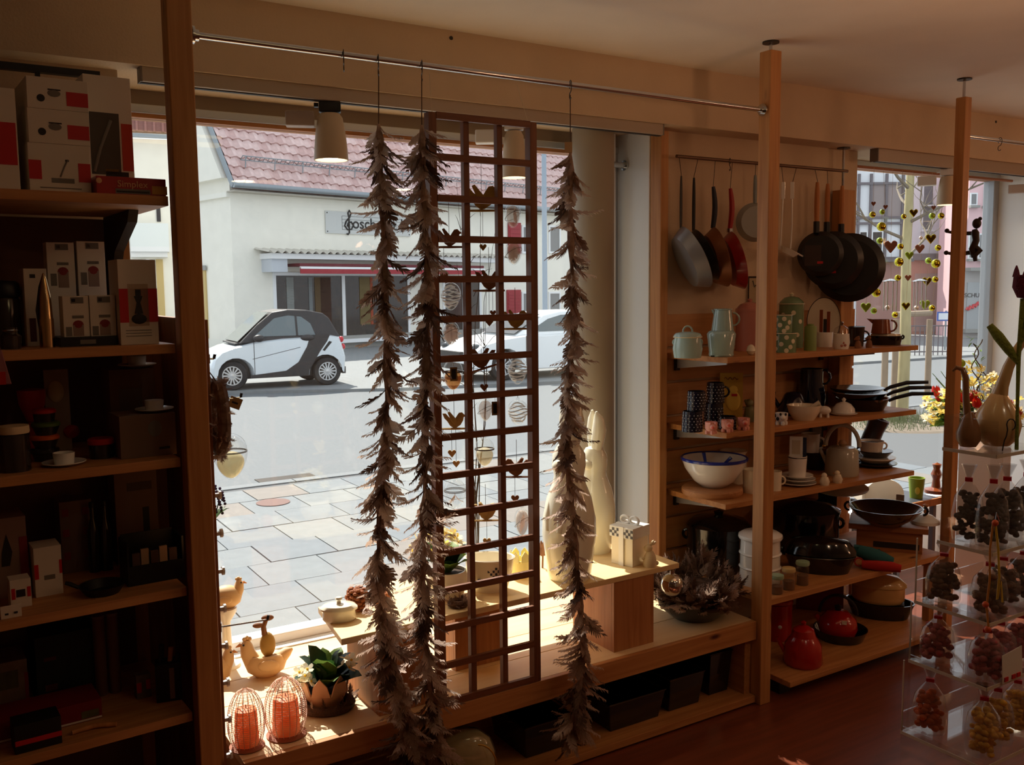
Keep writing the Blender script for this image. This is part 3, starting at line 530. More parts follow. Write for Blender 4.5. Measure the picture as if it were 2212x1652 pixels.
for s_ in (-1, 1):
    decal(car, 'side_window', cx_([(.62, 1.03), (.70, 1.26), (.88, 1.40), (1.15, 1.43), (1.42, 1.38), (1.85, 1.03)]), s_*.728, CGL, .006, TL)
    decal(car, 'window_pillar', cx_([(.97, 1.03), (.97, 1.42), (1.01, 1.42), (1.01, 1.03)]), s_*.734, CBLK, .006, TL)
    decal(car, 'safety_cell', cx_([(.34, 1.03), (.62, 1.03), (.76, .98), (.82, .80), (1.0, .50), (1.25, .34), (1.95, .28), (1.95, .22), (.80, .22), (.78, .34), (.55, .70), (.40, .90)]), s_*.775, CBLK, .012)
    decal(car, 'side_vent', cx_([(.30, .88), (.36, .90), (.50, .72), (.46, .70)]), s_*.776, BLACK, .01)
    decal(car, 'door_seam', cx_([(1.86, .26), (1.86, .93), (1.872, .93), (1.872, .26)]), s_*.772, CBLK, .004); decal(car, 'trim_line', cx_([(.95, .80), (1.9, .60), (1.9, .59), (.95, .79)]), s_*.772, CBLK, .004)
    MB().ball((X0+.80, s_*.765, .98), .09, 1.6, .5, .7).build('intake', CBLK, car, True); MB().ball((X0+1.78, s_*.83, 1.0), .085, 1.3, .8, .85).build('mirror', CBLK, car, True)
    for zz in (.92, .77): MB().ball((X0+.075 if zz > .8 else X0+.045, s_*.66, zz), .075, .7, .8, .85).build('tail_light', mat('red_lens', (190, 22, 40), .2), car, True)
    MB().ball((X0+2.52, s_*.56, .68), .12, .7, .9, .6).build('headlight', mat('clear_lens', (220, 226, 230), .1), car, True); MB().ball((X0+2.62, s_*.60, .32), .07, .5, 1, .8).build('fog_light', BLACK, car, True)
    wheel(car, X0+rw, s_*.66, R_, s_); wheel(car, X0+fwx, s_*.64, R_, s_, 14, -.28)
MB().add([(X0+2.135, -.62, .93), (X0+2.135, .62, .93), (X0+1.50, .53, 1.49), (X0+1.50, -.53, 1.49)], [(0, 1, 2, 3)], Matrix.Translation((.015, 0, .012))).build('windscreen', CGL, car)
MB().box(X0+2.0, X0+2.2, -.62, .62, .885, .915).build('cowl', CBLK, car, bevel=.01); MB().tube([(X0+2.1, -.4, .93), (X0+1.95, .1, 1.08)], .012, 5).build('wiper', BLACK, car)
MB().box(X0+2.64, X0+2.70, -.3, .3, .36, .52).build('grille', BLACK, car); MB().box(X0+.0, X0+.06, -.68, .68, .22, .36).build('rear_bumper', CBLK, car)
# white hatchback
p = oZ(1092, 822, GZ); w2 = mat('white_paint_car', (240, 244, 246), .25, coat=.6); ang2 = math.radians(180-2)
c2 = thing('car', 'white hatchback parked across the road behind the trellis', 'car', p+Vector((1.28, .8, 0)), ang2); X0 = -2.15
low2 = [(.03, .4), (.0, .7), (.1, .95), (.4, 1.0), (1.2, .98), (2.4, .95), (3.0, .93), (3.5, .87), (3.95, .76), (4.2, .60), (4.27, .42), (4.2, .22)]+[(3.44+.38, .22)]+[(3.44+.37*math.cos(math.radians(a)), .31+.37*math.sin(math.radians(a))) for a in range(0, 181, 20)]+[(3.44-.38, .2), (.82+.38, .2)]+[(.82+.37*math.cos(math.radians(a)), .31+.37*math.sin(math.radians(a))) for a in range(0, 181, 20)]+[(.44, .22)]
slab(c2, 'body', [(X0+x, z) for x, z in low2], .88, w2, .06, .14); slab(c2, 'underbody', [(X0+x, z) for x, z in [(.25, .2), (.2, .6), (4.0, .6), (4.1, .2)]], .70, CBLK, .01, .02)
cab = [(.15, .93), (.3, 1.15), (.62, 1.36), (1.2, 1.43), (1.9, 1.42), (2.35, 1.34), (3.12, .92)]; k = len(cab); vs = [(X0+x, y*(.80-(z-.9)*.32), z) for y in (-1, 1) for x, z in cab]
MB().add(vs, [tuple(range(k)), tuple(range(2*k-1, k-1, -1))]+[(i, k+i, k+(i+1) % k, (i+1) % k) for i in range(k)]).build('cabin', w2, c2, bevel=.03)
for s_ in (-1, 1):
    decal(c2, 'side_window', [(X0+x, z) for x, z in [(.55, 1.0), (.72, 1.26), (1.2, 1.35), (1.9, 1.34), (2.25, 1.26), (2.78, 1.0)]], s_*.812, CGL, .006, (.9, .32))
    decal(c2, 'door_seam', [(X0+x, z) for x, z in [(2.9, .3), (2.9, .92), (2.915, .92), (2.915, .3)]], s_*.883, GREYC, .004)
    MB().ball((X0+2.75, s_*.92, 1.0), .1, 1.2, .8, .7).build('mirror', w2, c2, True); MB().ball((X0+4.0, s_*.66, .70), .16, .9, .9, .5).build('headlight', mat('lens_dark', (60, 66, 70), .1), c2, True)
    wheel(c2, X0+.82, s_*.76, .31, s_, 10); wheel(c2, X0+3.44, s_*.76, .31, s_, 10)
MB().add([(X0+3.1, -.74, .955), (X0+3.1, .74, .955), (X0+2.38, .62, 1.35), (X0+2.38, -.62, 1.35)], [(0, 1, 2, 3)], Matrix.Translation((.02, 0, .014))).build('windscreen', CGL, c2)
MB().box(X0+4.2, X0+4.29, -.5, .5, .48, .62).build('grille', BLACK, c2, bevel=.01); MB().box(X0+4.18, X0+4.28, -.6, .6, .24, .38).build('air_intake', BLACK, c2, bevel=.01); MB().box(X0+4.27, X0+4.295, -.26, .26, .40, .50).build('number_plate', WFR, c2)
# ------------------------------------------------------------------ houses seen through the right window (parallel frame)
def base(px, depth): d = ray(px, 640); d = d*(depth/d.dot(FW)); q = CAM+d; q.z = GZ; return q
HZ = lambda px: 624.5-.0105*(px-1106)
def rhouse(px0, px1, depth, label, m, ytop):
    q = base((px0+px1)/2, depth); t = thing('house', label, 'house', q, -YAW); s = depth/FPX*1.0; w = (px1-px0)/2*s
    MB().box(-w, w, 0, 2.2, 0, (HZ(px0)-ytop)*s+1.9).build('wall', m, t); return t, s, (px0+px1)/2
def rb(h, name, px0, px1, py0, py1, y0, y1, m, par=None):
    t, s, c = h; return MB().box((px0-c)*s, (px1-c)*s, y0, y1, (HZ(c)-py1)*s+1.9, (HZ(c)-py0)*s+1.9).build(name, m, par or t)
h1 = rhouse(1700, 1962, 34, 'half-timbered house with white panels and dark beams', mat('infill_white', (226, 228, 232), .9), 250); TB = mat('timber_dark', (112, 106, 110), .8)
for x in (1846, 1872, 1905, 1940, 1958): rb(h1, 'beam', x, x+5, 380, 560, -.08, 0, TB)
for y in (398, 470, 482, 556): rb(h1, 'beam', 1830, 1962, y, y+5, -.09, 0, TB)
rb(h1, 'upper_panel', 1877, 1905, 403, 470, -.03, 0, mat('dark_siding', (150, 138, 136), .8)); rb(h1, 'upper_panel', 1910, 1940, 403, 470, -.03, 0, mat('dark_siding'))
for a, b in ((1851, 1870), (1878, 1903)): f_ = rb(h1, 'window', a, b, 500, 545, -.05, 0, WFR); rb(h1, 'pane', a+3, b-3, 503, 542, -.06, -.05, DK, f_)
rb(h1, 'shop_front', 1850, 1962, 565, 720, -.06, 0, mat('brick_red_front', (164, 122, 112), .7)); rb(h1, 'cornice', 1840, 1962, 560, 567, -.4, 0, TB)
h2 = rhouse(1962, 2092, 36, 'white shop house with a rusty red shop front', mat('grey_white_wall', (222, 222, 226), .9), 300)
for a, b, y0, y1 in ((1985, 2008, 440, 478), (2035, 2056, 440, 478), (2035, 2058, 452, 500), (1985, 2008, 380, 425), (2035, 2058, 380, 425)):
    if y0 == 452: continue
    f_ = rb(h2, 'window', a, b, y0, y1+20, -.06, 0, WFR); rb(h2, 'pane', a+2, b-2, y0+2, y1+18, -.07, -.06, mat('grey_pane'), f_); rb(h2, 'sill', a-2, b+2, y1+20, y1+23, -.2, 0, WFR, f_)
rb(h2, 'shop_front', 1962, 2092, 558, 735, -.1, 0, mat('rust_front', (196, 148, 132), .7)); rb(h2, 'shop_pane', 1972, 2040, 590, 715, -.12, -.1, mat('shop_pane', (180, 156, 148), .1)); rb(h2, 'fascia', 1962, 2092, 548, 562, -.3, 0, mat('grey_fascia', (130, 124, 124), .7))
h3 = rhouse(2085, 2360, 33, 'pink house with white windows over a grey music school shop front', mat('pink_plaster', (230, 192, 196), .9, noise=.03, ns=3), 250)
for a, b, y0, y1 in ((2086, 2102, 418, 445), (2115, 2137, 405, 446), (2150, 2168, 405, 446), (2107, 2127, 504, 558), (2153, 2172, 504, 558), (2086, 2098, 504, 558), (2200, 2222, 405, 446), (2200, 2222, 504, 558)):
    f_ = rb(h3, 'window', a, b, y0, y1, -.06, 0, WFR); rb(h3, 'pane', a+3, b-3, y0+3, y1-3, -.07, -.06, mat('grey_pane'), f_); rb(h3, 'sill', a-2, b+2, y1, y1+5, -.2, 0, SOCK, f_)
rb(h3, 'ledge', 2080, 2360, 577, 584, -.5, 0, SOCK); rb(h3, 'shop_wall', 2080, 2360, 584, 735, -.08, 0, mat('grey_shop_wall', (176, 172, 170), .8)); sp = rb(h3, 'shop_pane', 2086, 2152, 608, 708, -.12, -.08, mat('grey_shop_pane', (160, 164, 166), .1)); rb(h3, 'shop_sill', 2080, 2160, 708, 716, -.3, 0, SOCK)
t_, s3, c3 = h3; letters('SCHULE', .21, INK, t_, (2079-c3)*s3, (HZ(c3)-640)*s3+1.9, -.13, depth=.004); 
MB().tube([((2084+i*2.2-c3)*s3, -.15, (HZ(c3)-667+i*1.15+3.5*math.sin(i*1.9))*s3+1.9) for i in range(25)], .05, 5).build('red_script', mat('red_script', (206, 60, 70), .6), t_)
rb(h3, 'door', 2160, 2185, 600, 735, -.1, -.05, DK)
# street sign, railing
q = base(2045, 27); t = thing('street_sign', 'small blue and white street sign on a post', 'sign', q, -YAW); s = 27/FPX; MB().tube([(0, 0, 0), (0, 0, 1.15)], .03, 8).build('post', ZNC, t); sb = MB().box(-.28, .34, -.05, -.03, .85, 1.12).build('plate', mat('sign_blue', (64, 96, 170), .5), t); MB().box(-.24, .30, -.06, -.05, .89, 1.08).build('plate_face', mat('sign_white', (220, 224, 232), .5), sb)
t = thing('railing', 'low dark metal street railing behind the tree', 'railing', base(2010, 25), -YAW)
for i in range(9): MB().tube([(-.5+i*.125, 0, 0), (-.5+i*.125, 0, .8)], .014, 5).build('bar', TB, t)
for z in (.1, .8): MB().tube([(-.52, 0, z), (.52, 0, z)], .018, 5).build('rail', TB, t)
# young street tree with stakes
TRK = mat('pale_bark', (170, 158, 118), .9, noise=.2, ns=8, stretch=(1, 1, .3)); STK = mat('weathered_stake', (150, 132, 112), .9, noise=.1, ns=10); rt_ = random.Random(5)
tq = oZ(1948, 905, GZ); ts = mpp(tq); tr = thing('street_tree', 'bare young street tree with a mottled trunk', 'tree', tq); hh = (905-395)*ts
MB().tube([(0, 0, 0), (.02, 0, hh*.35), (-.02, 0, hh*.7), (.05, 0, hh*1.25), (.0, 0, hh*1.7)], [.085, .075, .065, .045, .02], 10).build('trunk', TRK, tr, True); br = MB()
def branch(p, d, l, r, lv):
    pts = [p]; q = Vector(p); dd = Vector(d).normalized()
    for i in range(4): dd = (dd+Vector((rt_.uniform(-.25, .25), rt_.uniform(-.25, .25), rt_.uniform(-.05, .25)))).normalized(); q = q+dd*l/4; pts.append(q.copy())
    br.tube(pts, [r*(1-.2*i) for i in range(5)], 5, cap=False)
    if lv:
        for j in range(3): branch(pts[1+j], (dd+Vector((rt_.uniform(-1, 1), rt_.uniform(-1, 1), rt_.uniform(-.3, .5)))), l*.6, r*.55, lv-1)
for i in range(11): a = i*2.4; branch(Vector((0, 0, hh*(.68+.07*i))), (math.cos(a), math.sin(a), .35), 1.3, .026, 2)
br.build('branches', mat('bark_grey', (120, 110, 96), .9), tr, True)
for px, py in ((1908, 905), (1930, 893), (2002, 880)):
    q = oZ(px, py, GZ); tag(MB().lathe([(0, 0), (.05, 0), (.045, (py-690)*mpp(q)), (0, (py-690)*mpp(q))], 10).build('tree_stake', STK, smooth=True, loc=q), 'round wooden stake standing beside the young street tree', 'stake', 'stakes of the street tree')
qa = oZ(1930, 893, GZ); tag(MB().tube([(0, 0, 0), (oZ(2002, 880, GZ)-qa)], .045, 8).build('stake_crossbar', STK, loc=qa+Vector((0, 0, (893-680)*mpp(qa)))), 'wooden crossbar tying two tree stakes together', 'crossbar')
gr = MB(); g0 = oZ(1940, 912, GZ)
for i in range(900):
    a = rt_.uniform(0, 6.28); d = rt_.uniform(0, .75); x, y = d*1.4*math.cos(a), d*math.sin(a); h = rt_.uniform(.05, .16); gr.add([(x-.008, y, 0), (x+.008, y, 0), (x+rt_.uniform(-.05, .05), y+rt_.uniform(-.05, .05), h)], [(0, 1, 2)])
tag(gr.build('grass_patch', mat('dull_grass', (112, 122, 84), .9), loc=g0), 'dull green grass around the foot of the street tree', 'grass', None, 'stuff')
tag(MB().lathe([(0, 0), (.95, 0), (.9, .02), (0, .03)], 24).build('soil_bed', mat('soil', (120, 108, 94), .95), loc=g0-Vector((0, 0, .012))), 'round bed of soil under the street tree', 'soil', None, 'stuff')
# ================================================================== feather garlands
FEM = [leafy('feather_beige', (204, 178, 158), .5, .8, (166, 138, 120)), leafy('feather_pale', (226, 206, 192), .5, .8, (194, 170, 154)), leafy('feather_brown', (156, 124, 104), .45, .8, (116, 86, 70)), leafy('feather_dark', (112, 84, 70), .4, .8, (80, 58, 48))]
def feather_mesh(m, curl, wid, rag):
    """a quill with slanting barbs on both sides, lying along +x and curling towards +z"""
    rr = random.Random(rag); b = MB(); N = 13
    def P(q): q = min(q, 1.04); return Vector((q-.14*q*q*curl, 0, curl*.40*q**2.2))
    for side in (-1, 1):
        for i in range(N):
            q = .10+.88*i/N; w = wid*max(.1, math.sin(PI*min(.98, q**.8*.92+.06)))*(1+rr.uniform(-.22, .16)); a, c = P(q), P(q+.085); d = P(min(1.04, q+.13)); l = Vector((.05+.05*rr.random(), side*w, .10*w+rr.uniform(-.02, .03)))
            if rr.random() < .07: continue
            b.add([a, c, d+l+Vector((.02, 0, 0)), d+l-Vector((.055, side*.01, 0))], [(0, 1, 2, 3)])
    b.tube([P(0), P(.4), P(1)], [.016, .011, .004], 4, cap=False); return b.mesh('feather', m, True)
FEMS = [feather_mesh(m, c, w, k) for k, (m, c, w) in enumerate([(FEM[0], .8, .21), (FEM[0], 1.3, .18), (FEM[1], 1.0, .22), (FEM[1], 1.5, .17), (FEM[2], .7, .22), (FEM[2], 1.2, .18), (FEM[3], .7, .21), (FEM[3], 1.3, .17)])]
def lerp_path(pts, t):
    k = len(pts)-1; f = min(t*k, k-1e-6); i = int(f); return pts[i].lerp(pts[i+1], f-i)
def garland(pix, label, n, seed, dark=.25, ytop=2.43, ybot=2.325, width=1.14):
    r = random.Random(seed); k = len(pix); pts = [oY(x, y, ytop+(ybot-ytop)*min(1, i/(k-1)*1.25)) for i, (x, y) in enumerate(pix)]; o = pts[0].copy()
    t = thing('feather_garland', label, 'garland', o); top = Vector((onS(pix[0][0], 2.43, 2.21).x, 2.43, 2.205))-o; loc = [p-o for p in pts]
    MB().tube([top, loc[0]], .0018, 5).build('hanging_cord', CORD, t); core = [lerp_path(loc, i/40) for i in range(41)]
    MB().tube(core, [.004]+[.009+.004*math.sin(i*1.7) for i in range(1, 40)]+[.003], 7).build('core', FEM[0], t, True)
    for i in range(n):
        s = (i+r.random())/n; p = lerp_path(loc, s); ph = r.uniform(0, 2*PI); th = math.radians(r.uniform(38, 76) if i % 5 < 3 else r.uniform(72, 90)); L = r.uniform(.06, .10)*width*(.8 if s > .94 else 1)
        z1 = math.sin(s*29+seed)*.5+.5; pool = (6, 7, 4, 5) if r.random() < dark*(.4+1.2*z1) else (0, 1, 2, 3, 4, 0, 2)
        inst(FEMS[r.choice(pool)], 'feather', t, p, (r.uniform(-1.0, 1.0), th, ph), (L, L*r.uniform(.85, 1.2), L))
    return t
garland([(818, 268), (826, 420), (832, 640), (838, 860), (826, 1060), (815, 1230), (838, 1380), (868, 1500), (885, 1600), (900, 1668)], 'pale feather garland nearest the gift shelves on the long rail', 298, 1, .22)
garland([(911, 270), (916, 450), (926, 640), (918, 860), (918, 1060), (910, 1200), (915, 1330), (925, 1460), (935, 1560), (925, 1690)], 'darker feather garland touching the edge of the trellis', 298, 2, .42, 2.365)
garland([(1232, 330), (1232, 500), (1240, 700), (1226, 850), (1226, 1000), (1240, 1150), (1252, 1300), (1262, 1420), (1246, 1520), (1226, 1600)], 'feather garland with a paper tag hanging before the ceramic rabbits', 290, 3, .22)
p = oY(1228, 318, 2.425); tag(MB().box(-.012, .012, -.001, .001, -.016, .016).build('paper_tag', mat('kraft_tag', (196, 160, 116), .8), loc=p, rz=az(p)), 'small kraft paper tag at the top of a feather garland', 'tag')
# ================================================================== wooden trellis
ty = 2.435; tl, trr = oY(930, 800, ty).x, oY(1161, 800, ty).x; zt, zb = oY(1000, 256, ty).z, PT+.0122; tx = (tl+trr)/2; hw = (trr-tl)/2-.004
tr = thing('wooden_trellis', 'tall brown wooden trellis hanging from the rail', 'trellis', (tx, ty, zb))
for i, f in enumerate((-1, -1/3, 1/3, 1)):
    w = .0125 if abs(f) == 1 else .0095; x = f*(hw-.012); MB().box(x-w, x+w, -.002 if abs(f) < 1 else -.012, .018, 0 if abs(f) < 1 else -.012, zt-zb+.008).build('upright', TRL, tr, bevel=.001)
cb = MB().box(-hw+.024, hw-.024, -.014, -.002, -.010, .010).mesh('crossbar', TRX); ZB = [zt-zb-(zt-zb)*k/15 for k in range(16)]
for z in ZB: inst(cb, 'crossbar', tr, (0, 0, z))
for x in (-hw+.02, hw-.02): MB().tube([(x, .005, zt-zb+.008), (x*.92, .045, 2.229-zb)], .0008, 4).build('nylon_line', LINEN, tr)
# ------------------------------------------------------------------ glass eggs hanging on the trellis
PINKF = [feather_mesh(leafy('feather_pinkish', (240, 220, 208), .6, .7, (214, 184, 168)), .5, .3, 31), feather_mesh(leafy('feather_greyish', (214, 196, 184), .6, .7, (176, 150, 136)), .6, .28, 32)]; EGGN = 0; GWIRE = mat('thin_grey_wire', (96, 84, 72), .5, .4); SILW = mat('silver_wire', (220, 220, 216), .25, .9)
def eggprof(w, h, n=14, up=False):
    out = []
    for i in range(n+1):
        a = PI*i/n; z = (1-math.cos(a))/2; r = math.sin(a)*(1+.22*(1 if not up else -1)*math.cos(PI-a)*1.0); out.append((max(0, r*w/2*1.0), z*h))
    out[0] = (0, 0); out[-1] = (0, h); return out
def nextbar(z):
    zs = [zb+q for q in ZB if zb+q > z-.012]; return min(zs) if zs else zt
def egg(px, py, wp, hp, style, label, Y=2.492, cordto=None, up=False):
    p = oY(px, py+hp/2, Y); s = mpp(p); w, h = wp*s, hp*s; t = thing('glass_egg', label, 'ornament', p, az(p), 'glass eggs hanging on the trellis' if cordto is None else None)
    pr = eggprof(w, h, 14, up); MB().lathe(pr, 24).build('shell', GEGG, t, True)
    MB().lathe([(0, h-.002), (.005, h-.001), (.005, h+.006), (.002, h+.009), (0, h+.009)], 10).build('cap', GEGG, t, True)
    zc = (cordto if cordto else nextbar(p.z+h))-p.z; MB().tube([(0, 0, h+.006), (0, 0, h+.010), (0, -.060, max(zc, h+.004))] if cordto is None else [(0, 0, h+.006), (0, 0, zc)], .0008, 4).build('hanging_thread', LINEN, t)
    r = random.Random(int(px*7+py))
    if style == 'spiral':
        pts = []
        for i in range(90): a = i*.42; z = h*(.12+.76*i/89); rr = w/2*.985*math.sin(PI*min(.97, max(.03, z/h)))**.8; pts.append((rr*math.cos(a), rr*math.sin(a), z+.004*math.sin(i*.9)))
        MB().tube(pts, .0022, 5).build('spiral_thread', leafy('white_glass_thread', (250, 250, 250), .5, .2), t, True)
    if style in ('feather', 'pale', 'dark'):
        MB().lathe([(r_*.84, z*.86+h*.05) for r_, z in pr], 18).build('filling', clear('pink_fluff', (.98, .94, .91), 1.02, 1., 0., .30, (.95, .86, .80)) if style != 'dark' else clear('grey_fluff', (.95, .92, .89), 1.02, 1., 0., .38, (.85, .76, .70)), t, True)
        for i in range(1): inst(PINKF[i % 2], 'feather', t, (r.uniform(-.1, .1)*w, r.uniform(-.1, .1)*w, h*.86), (r.uniform(-.4, .4), math.radians(88), r.uniform(0, 6.28)), (h*.72, h*1.25, h*.25))
        MB().tube([(w*.5*math.cos(a)*.99, w*.5*math.sin(a)*.99, h*.5+h*.2*math.cos(a+.7)) for a in [i*2*PI/24 for i in range(24)]], .0008, 4, True).build('wire_ring', GWIRE, t)
    if style in ('orange', 'cream'):
        mm = clear('orange_feather_fill', (1., .72, .42), 1.02, 1., 0., .42, (1., .45, .12)) if style == 'orange' else clear('cream_fill', (.99, .95, .82), 1.02, 1., 0., .42, (1., .92, .70))
        MB().lathe([(r_*.86, z*.62+h*.04) for r_, z in pr], 18).build('filling', mm, t, True)
    if style in ('orange', 'cream', 'clear', 'bigcream'):
        for dz in ((.6, .62) if style != 'clear' else (.58, .62)): MB().tube([(w*.5*math.cos(a)*1.0, w*.5*math.sin(a)*1.0, h*dz) for a in [i*2*PI/28 for i in range(28)]], .0012, 5, True).build('wire_ring', GWIRE, t)
    if style == 'clear':
        for i in range(3): inst(FEMS[3], 'feather', t, (0, 0, h*.5), (r.uniform(-.5, .5), math.radians(75), i*2.1), (h*.42, h*.42, h*.3))
    if style == 'bigcream':
        MB().lathe([(r_*.80, z*.74+h*.03) for r_, z in eggprof(w, h*.78)], 20).build('filling', clear('pale_yellow_fill', (.99, .94, .74), 1.02, 1., 0., .42, (.98, .88, .58)), t, True)
    return t
egg(974, 640, 42, 60, 'spiral', 'clear glass egg wound with white spirals above the feather egg'); egg(1118, 800, 42, 60, 'spiral', 'clear spiral glass egg hanging just under the bird on the right column'); egg(1119, 890, 42, 56, 'spiral', 'faint spiral glass egg hanging above an empty trellis square')
egg(974, 720, 36, 54, 'feather', 'glass egg with pinkish feathers and one wire loop, under a spiral egg'); egg(1108, 466, 34, 52, 'feather', 'glass egg with feather filling before the upper red shutter'); egg(1110, 546, 36, 52, 'pale', 'pale glass egg with feathers hanging under another feather egg')
egg(1049, 885, 34, 50, 'feather', 'glass egg with feathers beside a kraft tag'); egg(1128, 1127, 32, 64, 'dark', 'glass egg with a grey quill near the lower right of the trellis'); egg(979, 810, 42, 68, 'orange', 'glass egg filled with orange feathers and a wire ring'); egg(1047, 976, 42, 64, 'cream', 'glass egg half filled with cream fluff and a wire ring'); egg(983, 1065, 46, 66, 'clear', 'almost empty clear glass egg with a wire ring')
for px, py, lb in ((980, 808, 'dark kraft tag on the orange glass egg'), (1070, 882, 'kraft tag beside the feather egg')):
    p = oY(px, py, 2.459); s = mpp(p); tg = thing('price_tag', lb, 'tag', p, az(p)+.25); MB().box(-8*s, 8*s, -.0006, .0006, -15*s, 15*s).build('card', mat('gold_kraft', (150, 116, 60), .7), tg); MB().box(-5*s, 5*s, -.0012, -.0006, -11*s, 11*s).build('print', mat('tag_print', (98, 76, 40) if px > 1000 else (34, 30, 24), .7), tg); MB().tube([(0, 0, 15*s), (0, .012, 15*s+.03)], .0006, 4).build('string', LINEN, tg)
# ------------------------------------------------------------------ wooden birds on perches
BIRDM = [mat('bird_wood_light', (204, 172, 106), .7, noise=.1, ns=40), mat('bird_wood_brown', (128, 82, 48), .7, noise=.12, ns=40), mat('bird_wood_olive', (168, 132, 62), .7, noise=.1, ns=40)]
BIRD = [(-1.0, .62), (-.72, .62), (-.45, .30), (-.2, .12), (.1, .18), (.25, .42), (.42, .66), (.68, .70), (.86, .52), (1.05, .38), (.84, .30), (.78, .0), (.55, -.38), (.2, -.62), (-.05, -.66), (-.35, -.45), (-.6, -.05), (-.85, .22)]
WING = [(-.62, .78), (-.42, .86), (-.05, .40), (.22, .10), (.25, -.22), (.02, -.38), (-.22, -.1), (-.45, .38)]
HEART = [(0, -1), (-.55, -.35), (-.95, .15), (-.95, .55), (-.65, .85), (-.3, .8), (0, .45), (.3, .8), (.65, .85), (.95, .55), (.95, .15), (.55, -.35)]
def heart(t, x, z, sz, m, name='heart', th=.004): return MB().prism([(x+a*sz, z+b*sz) for a, b in HEART], -th/2, th/2).build(name, m, t)
def bird(px, py, wp, mi, label, flip=1, hearts=(), Y=2.492, tilt=0., cord=.10):
    p = oY(px, py, Y); s = mpp(p); w = wp*s/2; t = thing('wooden_bird', label, 'ornament', p, az(p)); fx = flip
    MB().prism([(a*w*fx, b*w) for a, b in BIRD], -.004, .004).build('bird_body', BIRDM[mi], t, bevel=.001); MB().prism([(a*w*.9*fx, b*w*.9) for a, b in WING], -.009, -.004).build('wing', BIRDM[mi], t, bevel=.001)
    MB().prism([(a*w*.9*fx, b*w*.9) for a, b in WING], .004, .009).build('wing', BIRDM[mi], t)
    pa = Vector((-w*1.15, 0, -w*.72-tilt*w)); pb = Vector((w*1.15, 0, -w*.72+tilt*w)); MB().tube([pa, (0, 0, -w*.72), pb], [.003, .004, .003], 6).build('perch', BIRDM[mi], t)
    MB().tube([pa*.8+Vector((0, 0, -w*.15)), pa*.8+Vector((-w*.2, 0, -w*.55))], .0012, 4).build('twig', CORD, t)
    MB().tube([(0, -.0, w*.15), (0, -.01, cord*.6), (0, -.055, cord)], .001, 4).build('cord', CORD, t)
    for hx, hz, hsz in hearts: MB().tube([(hx*s, 0, -w*.72), (hx*s, 0, hz*s+hsz*s*.6)], .0009, 4).build('heart_cord', CORD, t); heart(t, hx*s, hz*s, hsz*s, BIRDM[mi])
    return t
bird(1040, 428, 74, 2, 'olive wooden bird with a dark wing, topmost on the trellis', 1, [(2, -105, 8)]); bird(970, 514, 54, 1, 'dark brown wooden bird on a thin perch above the spiral egg', 1, [(-12, -82, 9)])
bird(1056, 606, 60, 1, 'brown wooden bird on a perch over a hanging heart', 1, [(0, -90, 9), (8, -70, 7)]); bird(1113, 690, 56, 2, 'olive wooden bird on a flat perch before the white car', 1); bird(1040, 775, 62, 1, 'brown wooden bird on a slanted twig before the white car', -1, [(5, -62, 9)], tilt=.35)
bird(981, 908, 50, 0, 'light wooden bird with two dark hearts hanging below', 1, [(-6, -72, 9), (3, -95, 8)]); bird(1116, 1010, 56, 1, 'brown wooden bird above a square wooden bead', -1, [(-4, -68, 9)]); bird(1049, 1105, 54, 0, 'light wooden bird near the flower pot with one heart below', 1, [(2, -66, 9)])
# curly twigs behind the trellis
def twigs(px, py0, py1, Y, label, seed, n=6, spread=60, dens=3, base=None):
    r = random.Random(seed); p = base if base is not None else oY(px, py1, Y); s = mpp(p); t = thing('twig_bunch', label, 'twigs', p, az(p)); b = MB(); hgt = oY(px, py0, Y).z-p.z
    for i in range(n):
        x1 = r.uniform(-spread, spread)*s; pts = [Vector((r.uniform(-.006, .006), r.uniform(-.006, .006), 0))]; ph = r.uniform(0, 6)
        for j in range(1, 9): f = j/8; pts.append(Vector((x1*f**1.4+.012*math.sin(ph+j*1.3), .02*math.sin(ph*2+j), hgt*f*r.uniform(.93, 1.0)*(1-.3*(i % 3)/3))))
        b.tube(pts, [.0026-.0024*k/9 for k in range(9)], 5, cap=False)
        for j in range(dens): q = pts[3+r.randrange(5)]; d = Vector((r.uniform(-1, 1), r.uniform(-.5, .5), r.uniform(.3, 1.2)))*.055; b.tube([q, q+d*.6+Vector((0, 0, .006)), q+d], [.0014, .001, .0004], 4, cap=False)
    b.build('twigs', mat('twig_brown', (86, 70, 56), .9), t, True); return t
twigs(1035, 345, 1262, 2.72, 'tall curly bare twigs standing behind the trellis', 5, 6, 62, 5, onS(1030, 2.72, BT))
# ================================================================== helpers for small goods
def put(name, label, cat, px, py, z, group=None, Y=None, turn=0.):
    """thing standing on the surface z under pixel (px, py), local x = right as seen, y = away; returns thing and metres per pixel"""
    p = onS(px, Y, z) if Y is not None else oZ(px, py, z); return thing(name, label, cat, p, az(p)+turn, group), mpp(p)
def sc_(prof, s): return [(a*s, b*s) for a, b in prof]
def vessel(r0, r1, h, th=2.2, belly=None):
    out = [(0, 0), (r0, 0)]; ins = []
    if belly: out += [(belly[0], belly[1]*h)]; ins = [(belly[0]-th, belly[1]*h)]
    return out+[(r1, h), (r1-th, h)]+ins+[(r0-th, th), (0, th)]
def lat(par, name, prof, m, s=1., n=28, at=(0, 0, 0), sx=1, sy=1, T=None): return MB(Matrix.Translation(at) @ (T or Matrix())).lathe(sc_(prof, s), n, sx, sy).build(name, m, par, True)
def tub(par, name, pts, r, m, s=1., n=8, closed=False): return MB().tube([(a*s, b*s, c*s) for a, b, c in pts], [q*s for q in r] if isinstance(r, (list, tuple)) else r*s, n, closed).build(name, m, par, True)
